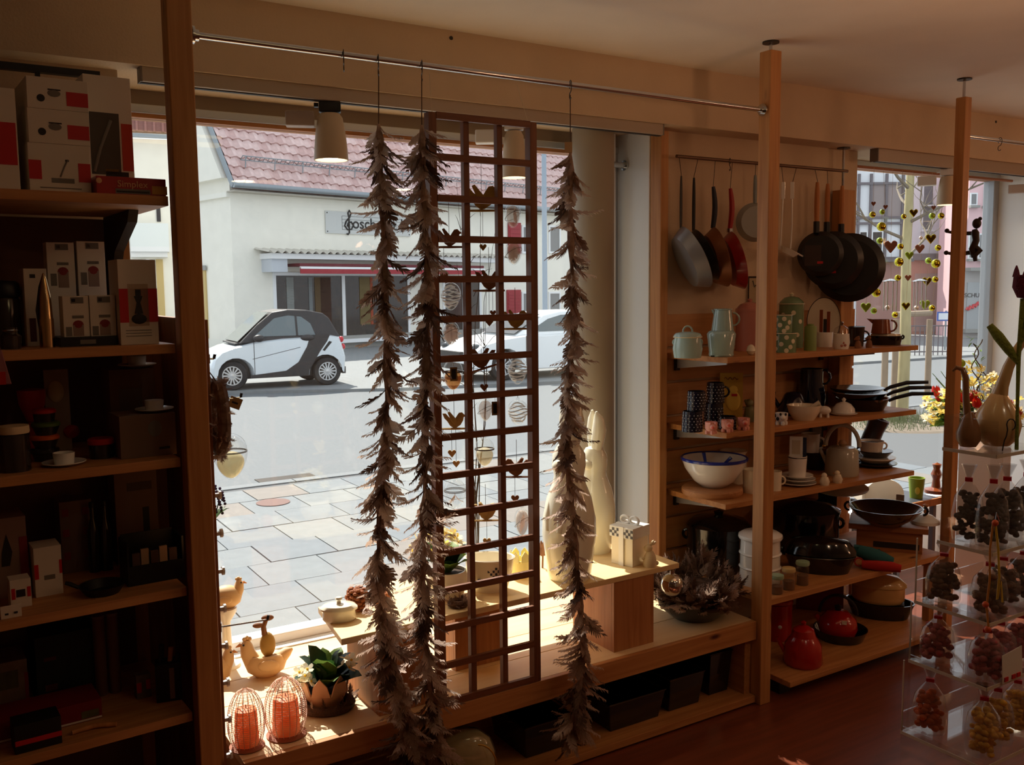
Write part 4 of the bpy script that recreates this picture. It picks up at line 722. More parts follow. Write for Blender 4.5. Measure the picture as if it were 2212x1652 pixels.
def ear_handle(par, x, z, r, s, m, th=2.2, side=1, name='handle', rz=None): return tub(par, name, [(side*(x+(r)*math.cos(a)), 0, z+(rz or r)*math.sin(a)) for a in [math.radians(q) for q in (90, 60, 30, 0, -30, -60, -90)]], th, m, s)
def bx(par, name, x0, x1, y0, y1, z0, z1, m, s=1., bevel=0): return MB().box(x0*s, x1*s, y0*s, y1*s, z0*s, z1*s).build(name, m, par, bevel=bevel)
# ------------------------------------------------------------------ on the raised board
t, s = put('butter_dish', 'cream oval lidded dish at the end of the raised board', 'dish', 733, 1338, BT); lat(t, 'base', [(0, 0), (33, 0), (36, 4), (34, 24), (0, 24)], CREAM, s, 32, sy=.72); lat(t, 'lid', [(40, 24.2), (40, 28), (34, 34), (10, 37), (0, 37)], CREAM, s, 32, sy=.72); lat(t, 'knob', [(0, 37), (5, 37), (4, 42), (8, 46), (6, 50), (0, 51)], CREAM, s, 14)
lat(t, 'lid_underside', [(0, 24.1), (40, 24.1), (40, 24.2), (0, 24.2)], CREAM, s, 32, sy=.72)
def pinecone(par, r, h, s, m, n=60):
    b = MB(); b.lathe(sc_([(0, 0), (r*.6, h*.08), (r*.75, h*.4), (r*.4, h*.85), (0, h)], s), 14); 
    for i in range(n): a = i*2.4; f = i/n; rr = r*(.62+.35*math.sin(PI*min(1, f*.9+.12))); b.ball((rr*math.cos(a)*s*.8, rr*math.sin(a)*s*.8, (h*(.06+.88*f))*s), r*.22*s, 1, 1, .55, 6, 4)
    return b.build('cone_scales', m, par)
t, s = put('pine_cone', 'big brown pine cone behind the cream dish', 'pine cone', 772, 1300, BT, Y=2.66); pinecone(t, 28, 52, s, mat('cone_brown', (146, 82, 42), .8))
for px, lb in ((826, 'round terracotta ball behind the feather garland on the board'),):
    t, s = put('terracotta_ball', lb, 'ball', px, 1290, BT, Y=2.64); lat(t, 'ball', [(0, 0), (14, 4), (20, 18), (14, 32), (3, 37), (0, 38)], mat('terracotta', (196, 116, 66), .8), s)
# potted flowers
PET = leafy('petal_white', (250, 244, 214), .4, .7); PETY = leafy('petal_yellow', (250, 226, 120), .4, .7); LEAF = [leafy('leaf_green', (66, 104, 46), .25, .5, (48, 82, 34)), leafy('leaf_dark', (40, 66, 34), .2, .5, (28, 48, 24)), leafy('leaf_light', (112, 142, 60), .3, .5, (84, 116, 46))]
YEL = mat('flower_centre', (240, 190, 40), .8)
def flower_mesh(m, n=5, cup=.3):
    b = MB()
    for k in range(n): T = Matrix.Rotation(2*PI*k/n, 4, 'Z'); b.sheet([[(.12, -.10, 0), (.12, .10, 0)], [(.6, -.36, cup*.5), (.6, .36, cup*.5)], [(1.0, -.24, cup), (1.0, .24, cup)]], T)
    return b.mesh('flower', m, True)
FLW, FLY = flower_mesh(PET), flower_mesh(PETY); CEN = MB().ball((0, 0, .12), .2, 1, 1, .7, 8, 5).mesh('flower_centre', YEL)
def leaf_mesh(m): return MB().sheet([[(0, -.05, 0), (0, 0, -.02), (0, .05, 0)], [(.3, -.24, .12), (.3, 0, .06), (.3, .24, .12)], [(.65, -.28, .16), (.65, 0, .1), (.65, .28, .16)], [(.9, -.14, .10), (.92, 0, .06), (.9, .14, .10)], [(1, 0, .02), (1.02, 0, .02), (1, 0, .02)]]).mesh('leaf', m, True)
LFM = [leaf_mesh(m) for m in LEAF]
def bloom(par, c, sz, me, r, name='flower'):
    f = inst(me, name, par, c, (r.uniform(.2, 1.1), r.uniform(-.4, .4), r.uniform(0, 6.28)), (sz, sz, sz)); o = inst(CEN, 'flower_centre', f, (0, 0, 0)); return f
t, s = put('flower_pot', 'white pot of pale primulas behind the trellis edge', 'potted plant', 968, 1283, BT, Y=2.62); r = random.Random(9)
lat(t, 'pot', vessel(30, 40, 58, 3, (46, .5)), CREAM, s); lat(t, 'soil', [(0, 50), (38, 50), (0, 53)], mat('potting_soil', (60, 42, 32), .95), s)
for i in range(16): a = i*2.4; inst(LFM[i % 3], 'leaf', t, (0, 0, 50*s), (0, -r.uniform(.5, 1.2), a), (r.uniform(55, 85)*s,)*3)
for i in range(58): a = i*2.4; d = r.uniform(0, 1)**.6; bloom(t, (-18*s+66*s*d*math.cos(a), 40*s*d*math.sin(a), (70+70*(1-d*d*.7)+r.uniform(-10, 10))*s), r.uniform(11, 15)*s, FLW if i % 4 else FLY, r)
st_ = MB()
for i in range(26): a = i*2.4; d = .8*((i % 7)/7); st_.tube([(4*s*math.cos(a), 4*s*math.sin(a), 48*s), (-18*s+60*s*d*math.cos(a), 38*s*d*math.sin(a), (66+58*(1-d*d*.7))*s)], .0012, 4, cap=False)
st_.build('stems', LEAF[2], t)
def nest(px, py, z, Rp, hp, label, n, Y=None, ms=(4, 6, 0, 5), seed=4, name='feather_nest'):
    t, s = put(name, label, 'nest', px, py, z, Y=Y); r = random.Random(seed); MB().tube([(Rp*s*math.cos(a), Rp*s*.8*math.sin(a), hp*.4*s) for a in [i*2*PI/24 for i in range(24)]], hp*.4*s, 8, True).build('nest_ring', mat('nest_brown', (86, 58, 40), .95, noise=.3, ns=90, bump=.8, bs=200), t, True)
    for i in range(n): a = r.uniform(0, 6.28); L = r.uniform(.6, 1.2)*hp*1.1*s; inst(FEMS[r.choice(ms)], 'feather', t, (Rp*s*math.cos(a), Rp*s*.8*math.sin(a), hp*.45*s), (r.uniform(-.6, .6), r.uniform(-1.2, .4), a+r.uniform(-.8, .8)), (L, L, L))
    return t
nest(990, 1306, BT, 16, 20, 'small brown feather nest in front of the primula pot', 18, 2.51)
t, s = put('oval_planter', 'cream ceramic bowl with a gingham heart behind the trellis', 'bowl', 1058, 1283, BT, Y=2.60); lat(t, 'bowl', vessel(38, 53, 72, 3, (50, .6)), CREAM, s, 36, sy=.72); lat(t, 'rim', [(50, 68), (55, 68), (56, 72), (53, 74), (50, 72)], CREAM, s, 36, sy=.72)
gh = thing('gingham_heart', None, None, (14*s, -35.5*s, 44*s)); gh.parent = t
for i in range(7):
    for j in range(7):
        x, z = (i-3)*.33, (j-3)*.33
        if abs(x) <= 1 and z <= .85 and z >= -1+abs(x)*1.15 and (i+j) % 2 == 0: bx(gh, 'check', x*16-2.3, x*16+2.3, -1, 1.5+abs(x)*2, z*18-2.6, z*18+2.6, mat('navy_check', (46, 48, 60), .6), s)
for x, z in ((-22, 30), (-20, 24)): bx(t, 'bee_print', x-3, x+3, -36, -33, z-3, z+4, mat('navy_check'), s)
t, s = put('tulip_cup', 'pale yellow ceramic tulip cup beside the cream bowl', 'cup', 1124, 1252, BT, Y=2.66); YC = mat('pale_yellow_ceramic', (244, 232, 160), .4)
lat(t, 'cup', vessel(16, 24, 40, 3, (26, .45)), YC, s)
for k in range(6): a = k*PI/3; MB(Matrix.Rotation(a, 4, 'Z') @ Matrix.Translation((23*s, 0, 36*s)) @ Matrix.Rotation(-PI/2, 4, 'Z') @ Matrix.Rotation(.15, 4, 'X')).prism([(-11*s, 0), (11*s, 0), (9*s, 14*s), (0, 24*s), (-9*s, 14*s)], -1.5*s, 1.5*s).build('petal', YC, t, bevel=.001)
# tall ceramic rabbits
RAB = mat('glossy_cream_rabbit', (236, 230, 206), .18, coat=.6)
def rabbit(px, py, Y, hp, label, turn, seed):
    t, s = put('ceramic_rabbit', label, 'rabbit', px, py, BT, Y=Y, turn=turn); k = hp/390
    b = MB(); b.lathe(sc_([(0, 0), (44*k, 0), (47*k, 12*k), (52*k, 50*k), (58*k, 95*k), (57*k, 130*k), (48*k, 175*k), (36*k, 205*k), (32*k, 222*k), (36*k, 245*k), (35*k, 268*k), (24*k, 288*k), (0, 296*k)], s), 36)
    b.ball((-24*k*s, 0, 246*k*s), 20*k*s, 1.2, .95, .85); b.build('body', RAB, t, True)
    for q, dx in ((-1, -6), (1, 14)): tub(t, 'ear', [(dx*k*.6, q*9*k, 275*k), (dx*k+2*k, q*14*k, 305*k), (dx*k+6*k, q*17*k, 340*k), (dx*k+4*k, q*17*k, 368*k), (dx*k-4*k, q*15*k, 390*k)], [13*k, 18*k, 20*k, 15*k, 3*k], RAB, s, 14)
    for q in (-1, 1): MB().ball((-30*k*s, q*14*k*s, 254*k*s), 3.2*k*s).build('eye', mat('rabbit_eye', (180, 170, 150), .3), t, True)
    for q in (-1, 1): tub(t, 'front_paw', [(-36*k, q*18*k, 170*k), (-47*k, q*17*k, 140*k), (-52*k, q*15*k, 110*k)], [9*k, 10*k, 7*k], RAB, s, 10)
    return t
rabbit(1230, 1268, 2.56, 392, 'tall glossy cream ceramic rabbit behind the feather garland', .9, 1); rabbit(1284, 1228, 2.775, 304, 'shorter cream ceramic rabbit standing behind the tall one', .9, 2)
# ceramic gift box
t, s = put('ceramic_gift_box', 'white ceramic gift box with bow and gingham lid', 'gift box', 1360, 1216, BT, Y=2.58, turn=-.62); bx(t, 'box', -28, 28, -28, 28, 0, 72, CREAM, s, .002); ld = bx(t, 'lid', -31, 31, -31, 31, 60, 84, mat('lid_white', (232, 230, 222), .4), s, .002)
GK = mat('gingham_grey', (92, 90, 92), .6)
for i in range(10):
    for j in range(3):
        if (i+j) % 2: bx(ld, 'check', -30+6*i, -24+6*i, -31.4, -31, 62+6*j, 68+6*j, GK, s); bx(ld, 'check', -31.4, -31, -30+6*i, -24+6*i, 62+6*j, 68+6*j, GK, s)
bx(t, 'ribbon', -6, 6, -31.8, -28, 0, 84.3, WHITEC, s); bx(t, 'ribbon', -31.8, -28, -6, 6, 0, 84.3, WHITEC, s); bx(t, 'ribbon', -31, 31, -5, 5, 84, 85, WHITEC, s)
for q in (-1, 1): MB().tube([((q*12+11*math.cos(a))*s, 0, (93+8.5*math.sin(a))*s) for a in [i*2*PI/16 for i in range(16)]], 3*s, 8, True).build('bow_loop', WHITEC, t, True)
MB().prism([(-2.5*s+a*4*s, 34*s+b*8*s) for a, b in ((0, -1), (-.7, -.3), (-1, .4), (-.3, .2), (.2, 1), (.3, .2), (1, .5), (.6, -.4))], -28.6*s, -28*s).build('sprig_print', INK, t)
# small rabbit figures
t, s = put('rabbit_figurine', 'tiny cream rabbit figurine sitting beside the gift box', 'figurine', 1404, 1230, BT, Y=2.50); SR = CREAMM; b = MB(); b.lathe(sc_([(0, 0), (14, 0), (15, 8), (12, 24), (7, 34), (0, 36)], s), 16); b.ball((-4*s, 0, 40*s), 8*s, 1.2, 1, 1); b.tube([(-2*s, 0, 46*s), (6*s, 0, 54*s), (8*s, 0, 58*s)], [3*s, 3.4*s, 1.2*s], 8); b.tube([(-1*s, 4*s, 46*s), (9*s, 5*s, 50*s), (12*s, 5*s, 54*s)], [3*s, 3.2*s, 1.2*s], 8); b.build('body', SR, t, True); MB().ball((14*s, 0, 8*s), 5*s).build('tail', SR, t, True); tub(t, 'front_paw', [(-10, -4, 22), (-16, -4, 16)], [3.5, 2.5], SR, s)
t, s = put('wooden_tulip', 'brown wooden tulip standing between trellis and rabbit', 'figurine', 1172, 1180, BT, Y=2.70); tub(t, 'stem', [(0, 0, 0), (1, 0, 30)], 2, BIRDM[1], s)
for k in range(4): MB(Matrix.Rotation(k*PI/2+.4, 4, 'Z')).prism([(-5*s, 28*s), (5*s, 28*s), (8*s, 44*s), (1*s, 60*s), (-6*s, 46*s)], -5*s, -3*s).build('petal', BIRDM[1], t)
# ------------------------------------------------------------------ on the platform
CAGE = mat('pinkish_wire', (238, 200, 176), .5, .1); WAX = leafy('orange_wax', (255, 176, 116), .35, .5, (255, 150, 88))
def wire_egg(px, py, wp, hp, label):
    t, s = put('wire_egg_lantern', label, 'lantern', px, py, PT); R_ = wp/2
    f = lambda u: R_*math.sqrt(max(.004, 1-((u-.40)/.605)**2))
    for k in range(18): a = k*2*PI/18; MB().tube([(f(u)*math.cos(a)*s, f(u)*math.sin(a)*s, (6+u*(hp-6))*s) for u in [i/14 for i in range(15)]], .9*s, 4, cap=False).build('upright_wire', CAGE, t)
    rg = MB()
    for i in range(1, 26): u = i/26.5; rg.tube([(f(u)*math.cos(a)*s, f(u)*math.sin(a)*s, (6+u*(hp-6))*s) for a in [j*2*PI/24 for j in range(24)]], .45*s, 4, True)
    tag(rg.build('mesh_wires', CAGE, t), None, None, None, 'stuff'); lat(t, 'base_plate', [(0, 0), (R_*.92, 0), (R_*.95, 3), (R_*.6, 6), (0, 6)], mat('brown_base', (150, 86, 52), .7), s)
    lat(t, 'candle', [(0, 6), (R_*.62, 6)]+[(R_*(.64+.015*(i % 2))*(1-.12*(i/16)**2), 6+hp*.60*i/16) for i in range(1, 17)]+[(R_*.3, 6+hp*.64), (0, 6+hp*.62)], WAX, s); tub(t, 'wick', [(0, 0, hp*.62+6), (1, 0, hp*.72)], .8, INK, s); return t
wire_egg(534, 1612, 79, 130, 'orange candle in an egg-shaped wire cage, nearer the side panel'); wire_egg(619, 1586, 90, 128, 'orange candle in an egg-shaped wire cage, beside the primrose nest')
HENM = mat('hen_buff', (222, 184, 132), .55, noise=.08, ns=12)
def hen(px, py, z, wp, label, flip=1, Y=None, planter=True, name='hen_planter'):
    t, s = put(name, label, 'hen', px, py, z, Y=Y); k = wp/100*s; b = MB()
    b.lathe([(0, 0), (22*k, 0), (40*k, 14*k), (46*k, 32*k), (42*k, 48*k), (36*k, 52*k), (0, 46*k)] if planter else [(0, 0), (22*k, 0), (42*k, 16*k), (48*k, 40*k), (40*k, 60*k), (18*k, 72*k), (0, 74*k)], 24, 1.05, .72)
    b.tube([(-28*k*flip, 0, 34*k), (-40*k*flip, 0, 60*k), (-42*k*flip, 0, 78*k), (-40*k*flip, 0, 90*k)], [20*k, 17*k, 14*k, 6*k], 12); b.tube([(30*k*flip, 0, 36*k), (50*k*flip, 0, 52*k), (62*k*flip, 0, 58*k)], [18*k, 12*k, 3*k], 12); b.build('body', HENM, t, True)
    MB().tube([(-54*k*flip, 0, 80*k), (-66*k*flip, 0, 75*k)], [5*k, 1*k], 8).build('beak', mat('beak_orange', (214, 140, 70), .6), t)
    for i in range(3): MB().ball((-(46-6*i)*k*flip, 0, (92+3*math.sin(i*1.5))*k), 5*k).build('comb', HENM, t, True)
    for q in (-1, 1): MB().ball((-48*k*flip, q*11*k, 82*k), 2.4*k).build('eye', INK, t); MB().ball((6*k*flip, q*31*k, 34*k), 20*k, 1.2, .25, .7).build('wing', HENM, t, True)
    return t, k
t, k = hen(575, 1458, PT, 92, 'buff ceramic hen planter holding a wooden bird'); tub(t, 'stick', [(0, 0, 44), (2, 0, 78)], 2.2, BIRDM[1], k); MB().ball((6*k, 0, 74*k), 20*k, .9, .7, 1.5).build('wooden_body', BIRDM[2], t, True); tub(t, 'wooden_neck', [(0, 0, 98), (-2, 0, 118), (4, 0, 132)], [7, 6, 5], BIRDM[1], k); MB().ball((8*k, 0, 138*k), 9*k, 1.6, .7, .8).build('wooden_head', BIRDM[1], t, True); MB().ball((-14*k, 0, 122*k), 9*k, 1.4, .7, .7).build('wooden_leaf', BIRDM[1], t, True)
t, k = hen(461, 1474, PT, 80, 'buff ceramic hen half hidden by the side panel', -1, planter=False)
t, s = put('pedestal_cup', 'white ceramic pedestal under a buff hen near the glass', 'pedestal', 492, 1400, PT, Y=3.11); pz = oY(490, 1312, 3.11).z-PT; lat(t, 'pedestal', [(0, 0), (28, 0), (26, 6), (12, 14), (10, pz/s-30), (24, pz/s-8), (24, pz/s), (0, pz/s)], WHITEC, s)
hen(490, 1312, PT+pz, 66, 'buff ceramic hen with a raised tail on the white pedestal', -1, 3.11, False)
# primrose in an eggshell planter
t, s = put('primrose_planter', 'primrose in a petal-edged shell planter with dark leaves', 'potted plant', 704, 1522, PT); r = random.Random(12); SHM = mat('shell_terracotta', (222, 170, 128), .6)
lat(t, 'planter', vessel(28, 46, 40, 3, (42, .55)), SHM, s)
for k in range(7): a = k*2*PI/7; MB(Matrix.Rotation(a, 4, 'Z') @ Matrix.Translation((44*s, 0, 36*s)) @ Matrix.Rotation(-PI/2, 4, 'Z') @ Matrix.Rotation(-.18, 4, 'X')).prism([(-20*s, 0), (20*s, 0), (15*s, 24*s), (0, 44*s), (-15*s, 24*s)], -1.5*s, 1.5*s).build('shell_petal', SHM, t)
lat(t, 'soil', [(0, 34), (42, 34), (0, 38)], mat('potting_soil'), s)
for i in range(26): a = i*2.4; inst(LFM[(1, 1, 0, 2)[i % 4]], 'leaf', t, (6*s*math.cos(a), 6*s*math.sin(a), 40*s), (r.uniform(-.3, .3), -r.uniform(.35, 1.25), a), (r.uniform(62, 98)*s,)*3)
for dx, dz in ((-52, 92), (-40, 82), (-36, 96), (-46, 72), (44, 112), (56, 104), (38, 100), (-62, 84), (-30, 70), (-56, 62), (50, 90), (-70, 76)): bloom(t, (dx*s, -30*s+r.uniform(-8, 8)*s, dz*s), 15*s, FLW, r)
nest(708, 1530, PT, 50, 26, 'dark brown feather nest around the primrose planter', 34, ms=(4, 6, 5, 7, 0), seed=8)
# feather wreath in a dark bowl with a silver ball
t, s = put('feather_bowl', 'wide dark bowl heaped with brown feathers', 'bowl', 1500, 1345, PT, Y=2.60); lat(t, 'bowl', vessel(50, 84, 42, 3, (78, .6)), BLACKG, s, 32)
r = random.Random(21); MB().tube([(58*s*math.cos(a), 58*s*math.sin(a), 50*s) for a in [i*2*PI/24 for i in range(24)]], 18*s, 8, True).build('wreath_ring', FEM[3], t, True)
for i in range(240):
    a = r.uniform(0, 6.28); q = r.uniform(0, 1); x, y = (48+22*q)*math.cos(a), (48+22*q)*math.sin(a); z = 50+44*max(0, math.cos(a-2.0))*r.random()+r.uniform(-6, 10); L = r.uniform(36, 62)*s
    inst(FEMS[r.choice((4, 5, 6, 0, 4, 2, 7))], 'feather', t, (x*s, y*s, z*s), (r.uniform(-1.4, 1.4), r.uniform(-1.1, .6), a+r.uniform(-1.5, 1.5)), (L, L, L))
p = oY(1452, 1262, 2.51); s2 = mpp(p); t2 = thing('silver_ball', 'mirrored silver glass ball lying on the brown feathers', 'ball', p, az(p)); MB().ball((0, 0, 0), 25*s2, n=24, m=16).build('ball', mat('mirror_silver', (222, 222, 214), .06, 1.), t2, True); lat(t2, 'cap', [(0, 24), (5, 24), (5, 31), (0, 31)], STEEL, s2, 12)
# ------------------------------------------------------------------ under the platform
def tin(px, Y, wp, hp, dp, label, z=.035, turn=0.):
    t, s = put('baking_tin', label, 'tin', px, 0, z, Y=Y); t.rotation_euler = (0, 0, turn); w, h, d = wp/2*s, hp*s, dp/2*s; k = .86; vs = [(-w*k, -d*k, 0), (w*k, -d*k, 0), (w*k, d*k, 0), (-w*k, d*k, 0), (-w, -d, h), (w, -d, h), (w, d, h), (-w, d, h), (-w*.95, -d*.93, h), (w*.95, -d*.93, h), (w*.95, d*.93, h), (-w*.95, d*.93, h), (-w*.82, -d*.82, .004), (w*.82, -d*.82, .004), (w*.82, d*.82, .004), (-w*.82, d*.82, .004)]
    fs = [(0, 3, 2, 1)]+[(i, (i+1) % 4, 4+(i+1) % 4, 4+i) for i in range(4)]+[(4+i, 4+(i+1) % 4, 8+(i+1) % 4, 8+i) for i in range(4)]+[(8+i, 8+(i+1) % 4, 12+(i+1) % 4, 12+i) for i in range(4)]+[(12, 13, 14, 15)]
    MB().add(vs, fs).build('tin_body', BLACKG, t, bevel=.003); MB().tube([(-w, -d, h), (w, -d, h), (w, d, h), (-w, d, h)], .003, 6, True).build('rolled_rim', BLACKG, t, True)
    for q in (-1, 1): MB().tube([(q*w, -d*.4, h-.004), (q*(w+.018), -d*.3, h), (q*(w+.018), d*.3, h), (q*w, d*.4, h-.004)], .003, 6).build('handle', BLACKG, t, True)
    return t
for i, (px, Y, w, h, d) in enumerate(((1145, 2.60, 120, 70, 150), (1330, 2.60, 150, 62, 150), (1430, 2.62, 96, 72, 160), (1511, 2.62, 62, 90, 130))): tin(px, Y, w, h, d, ('black enamel tin beside the wrapped parcel under the platform', 'wide low black tin under the middle of the platform', 'black tin under the platform beneath the feather bowl', 'tall black tin under the platform next to the pine post')[i])
t, s = put('wrapped_parcel', 'pale parcel wrapped in shiny cellophane under the platform', 'parcel', 1003, 0, .035, Y=2.50); lat(t, 'parcel', [(0, 0), (58, 2), (66, 20), (66, 60), (56, 88), (36, 104), (0, 110)], mat('cream_parcel', (206, 190, 130), .6, noise=.15, ns=14), s, 28, sy=.55); lat(t, 'cellophane', [(0, -0), (61, 1), (69, 20), (69, 62), (58, 91), (37, 107), (0, 113)], CELLO, s, 28, sy=.58); tub(t, 'ribbon', [(38*math.cos(a)+30, -38, 50+44*math.sin(a)) for a in [i*PI/10-PI/2 for i in range(11)]], 2, mat('gold_ribbon', (200, 160, 70), .3, .6), s)
# ================================================================== hanging pans on the slat wall
HY = 2.895; zr = oY(1560, 346, HY).z
rail('pan_rail', 'thin dark rail carrying pans and ladles on the cream wall', (2.60, HY, zr), (3.655, HY, zr), .007, mat('bronze_rail', (110, 84, 66), .4, .6), False)
HWOOD = wood('handle_wood', (206, 140, 80), (176, 110, 58), 'z', knots=False)
def pan(px, py, rp, turn, label, bm, hm, hp, Y=HY, dep=24, hw=4., tilt=0., inner=None, neck=None, hook=None, curve=0.):
    """pan hung by its handle; turn = how far its face is turned from the viewer, tilt = lean of the body"""
    p = oY(px, py, Y); s = mpp(p); t = thing('frying_pan', label, 'pan', p, az(p)); T = Matrix.Rotation(tilt, 4, 'Y') @ Matrix.Rotation(turn, 4, 'Z') @ Matrix.Rotation(PI/2, 4, 'X')
    MB(T).lathe(sc_([(0, dep), (rp*.80, dep), (rp, 0), (rp-1.5, -1), (rp*.78, dep-3), (0, dep-3)], s), 36).build('pan_body', bm, t, True)
    if inner: MB(T).lathe(sc_([(0, dep-3.6), (rp*.76, dep-3.6), (rp*.95, -.5)], s), 36).build('pan_inside', inner, t, True)
    q = Matrix.Rotation(tilt, 4, 'Y') @ Vector((0, -2, rp-2)); x0, y0, z0 = q
    if neck: MB().tube([(x0*s, y0*s, z0*s), (x0*s, y0*s, (z0+neck[1])*s)], hw*s*1.25, 8).build('handle_neck', neck[0], t); z0 += neck[1]-1
    MB().tube([((x0+curve*math.sin(f*PI))*s, y0*s, (z0+hp*f)*s) for f in [i/6 for i in range(7)]], [hw*s*q for q in (.9, 1, 1.05, 1.05, 1, .9, .65)], 8).build('handle', hm, t, True)
    tp = Vector((x0*s, y0*s, (z0+hp)*s)); RW = Matrix.Rotation(az(p), 3, 'Z'); wt = p+RW @ tp; rp_ = RW.transposed() @ (Vector((wt.x, HY, zr-.006))-p); MB().tube([tp-Vector((0, 0, .004)), tp+Vector((0, 0, .006)), rp_ if rp_.z > tp.z+.008 else Vector((rp_.x, rp_.y, tp.z+.008))], .0013, 5).build('hook_wire', DSTEEL, t); return t
pan(1502, 555, 72, -1.3, 'grey aluminium pan hung sideways at the left end of the rail', mat('grey_alu_pan', (150, 150, 152), .35, .7), DSTEEL, 110, 2.845, 26, 3, -.46)
pan(1524, 550, 60, -1.3, 'black pan hanging behind the grey aluminium pan', PANB, BLACK, 112, 2.885, 20, 3.6, -.46); 
pan(1556, 555, 66, -1.3, 'bronze pan with a dark blue handle', mat('bronze_pan', (140, 84, 50), .4, .4), mat('navy_handle', (26, 30, 46), .5), 88, 2.885, 22, 5.5, -.26, None, None, None, 4)
pan(1592, 562, 64, -1.3, 'red pan with a red handle hung sideways', mat('red_pan', (150, 22, 18), .3, coat=.4), mat('red_handle', (160, 20, 18), .4), 86, 2.885, 20, 5.5, -.26, mat('cream_inside', (206, 176, 120), .4), (STEEL, 8), None, 4)
pan(1630, 480, 42, .35, 'small grey enamel pan hanging behind the pine post', mat('grey_enamel', (150, 152, 146), .4), mat('grey_blue_handle', (130, 142, 144), .4), 60, 2.90, 12, 4)
for dx, rp, y, lb, Y in ((1772, 48, 548, 'smaller black pan with a wooden handle and paper label', 2.868), (1800, 62, 562, 'middle black pan with a wooden handle between two others', 2.868), (1834, 74, 578, 'largest black iron pan with a wooden handle', 2.866)):
    t = pan(dx, y, rp, 0., lb, PANB, HWOOD, 84 if rp < 50 else 82, Y, 14, 5.2, -.25 if rp > 50 else -.2, None, (BLACK, 24))
    s = mpp(t.location); bx(t, 'red_mark', -6, 6, -14.6, -13.9, -rp*.45, -rp*.45+5, REDC, s)
    if rp < 50: bx(t, 'paper_label', -32, 2, -14.5, -13.9, -26, 18, mat('dark_label', (58, 40, 34), .6), s)
for px, lb in ((1704, 'white enamel ladle hanging right beside the pine post'), (1716, 'white enamel skimmer with a slotted disc')):
    p = oY(px, 545, 2.905 if px > 1710 else 2.862); s = mpp(p); t = thing('ladle', lb, 'ladle', p, az(p)); lz = (545-395)
    tub(t, 'shaft', [(-18+ (0 if px < 1710 else 10), 0, 8), (-16+(0 if px < 1710 else 10), 0, 60), (-14+(0 if px < 1710 else 10)*.7, 0, lz-30)], 1.6, WHITEC, s); bx(t, 'grip', -18+(0 if px < 1710 else 10)*.7, -10+(0 if px < 1710 else 10)*.7, -1.5, 1.5, lz-36, lz, WHITEC, s, .001); MB(Matrix.Rotation(.5, 4, 'Y')).lathe(sc_([(0, -8), (14, -5), (21, 6), (19, 6), (12, -3), (0, -5)] if px < 1710 else [(0, -1), (20, -1), (21, 2), (0, 1)], s), 20).build('scoop', WHITEC, t, True)
    RW = Matrix.Rotation(az(p), 3, 'Z'); hx = -14+(0 if px < 1710 else 10)*.7; wt = p+RW @ Vector((hx*s, 0, 0)); MB().tube([(hx*s, 0, (lz-3)*s), RW.transposed() @ (Vector((wt.x, HY, zr-.006))-p)], .0013, 5).build('hook_wire', DSTEEL, t)
for px in (1577,): shook(px, HY, zr, 'empty hook on the dark pan rail', None, .045, .6)
# ================================================================== upper wall shelf
MINT = mat('pale_blue_enamel', (168, 196, 192), .15, coat=.6); GRN = mat('sage_enamel', (112, 140, 104), .18, coat=.5); PNK = mat('dusty_pink_enamel', (196, 128, 114), .25, coat=.4); DOT = mat('cream_dot', (226, 220, 190), .3); NAVY = mat('navy_enamel', (22, 26, 48), .12, coat=.6); BRWN = mat('brown_enamel', (132, 66, 34), .2, coat=.5)
def dots(par, pts, r, s, m, sz=4., sy=1., n=10):
    """flat dots on the visible side of a round body of radius r(z)"""
    for a, z in pts:
        R = r(z) if callable(r) else r; th = math.radians(a)-PI/2; T = Matrix.Translation((R*math.cos(th)*s, R*math.sin(th)*sy*s, z*s)) @ Matrix.Rotation(th, 4, 'Z') @ Matrix.Rotation(PI/2, 4, 'Y'); MB(T).lathe(sc_([(0, .7), (sz, .5), (sz, -.8)], s), n).build('dot', m, par)
t, s = put('enamel_pot', 'pale blue enamel pot with loop-handled lid', 'pot', 1485, 0, S1, Y=2.73); lat(t, 'body', vessel(29, 28, 44, 2, (32, .45)), MINT, s); lat(t, 'lid', [(0, 44.2), (30, 44.2), (30, 48), (26, 53), (12, 56), (0, 56)], MINT, s); tub(t, 'lid_handle', [(10*math.cos(a), 0, 56+12*math.sin(a)) for a in [i*PI/8 for i in range(9)]], 2, MINT, s); ear_handle(t, 24, 33, 7, s, MINT, 2, -1); ear_handle(t, 24, 33, 7, s, MINT, 2, 1); lat(t, 'rim', [(28, 43), (31, 43.6), (31, 45.4), (28, 46)], DOT, s)
t, s = put('enamel_pot', 'pale blue enamel pot with a jug standing on it', 'pot', 1558, 0, S1, Y=2.70); lat(t, 'body', [(0, 0), (25, 0), (27, 3), (26, 8), (31, 48), (28, 53), (24, 55.4), (0, 55.4)], MINT, s); bx(t, 'foot_chip', -22, -14, -26, -24, 0, 3, INK, s)
p1_ = t.location.z+55.6*s; t, s = put('enamel_jug', 'pale blue enamel jug stacked on a pot', 'jug', 1561, 0, p1_, Y=2.70); lat(t, 'body', vessel(24, 18, 45, 1.6), MINT, s); lat(t, 'rim', [(17, 44), (21, 45), (20, 46.5), (17, 46)], MINT, s); ear_handle(t, 21, 24, 14, s, MINT, 2, 1); MB(Matrix.Translation((-19*s, 0, 43*s))).prism([(0, 0), (-6*s, 3*s), (0, -10*s)], -5*s, 5*s).build('spout', MINT, t)
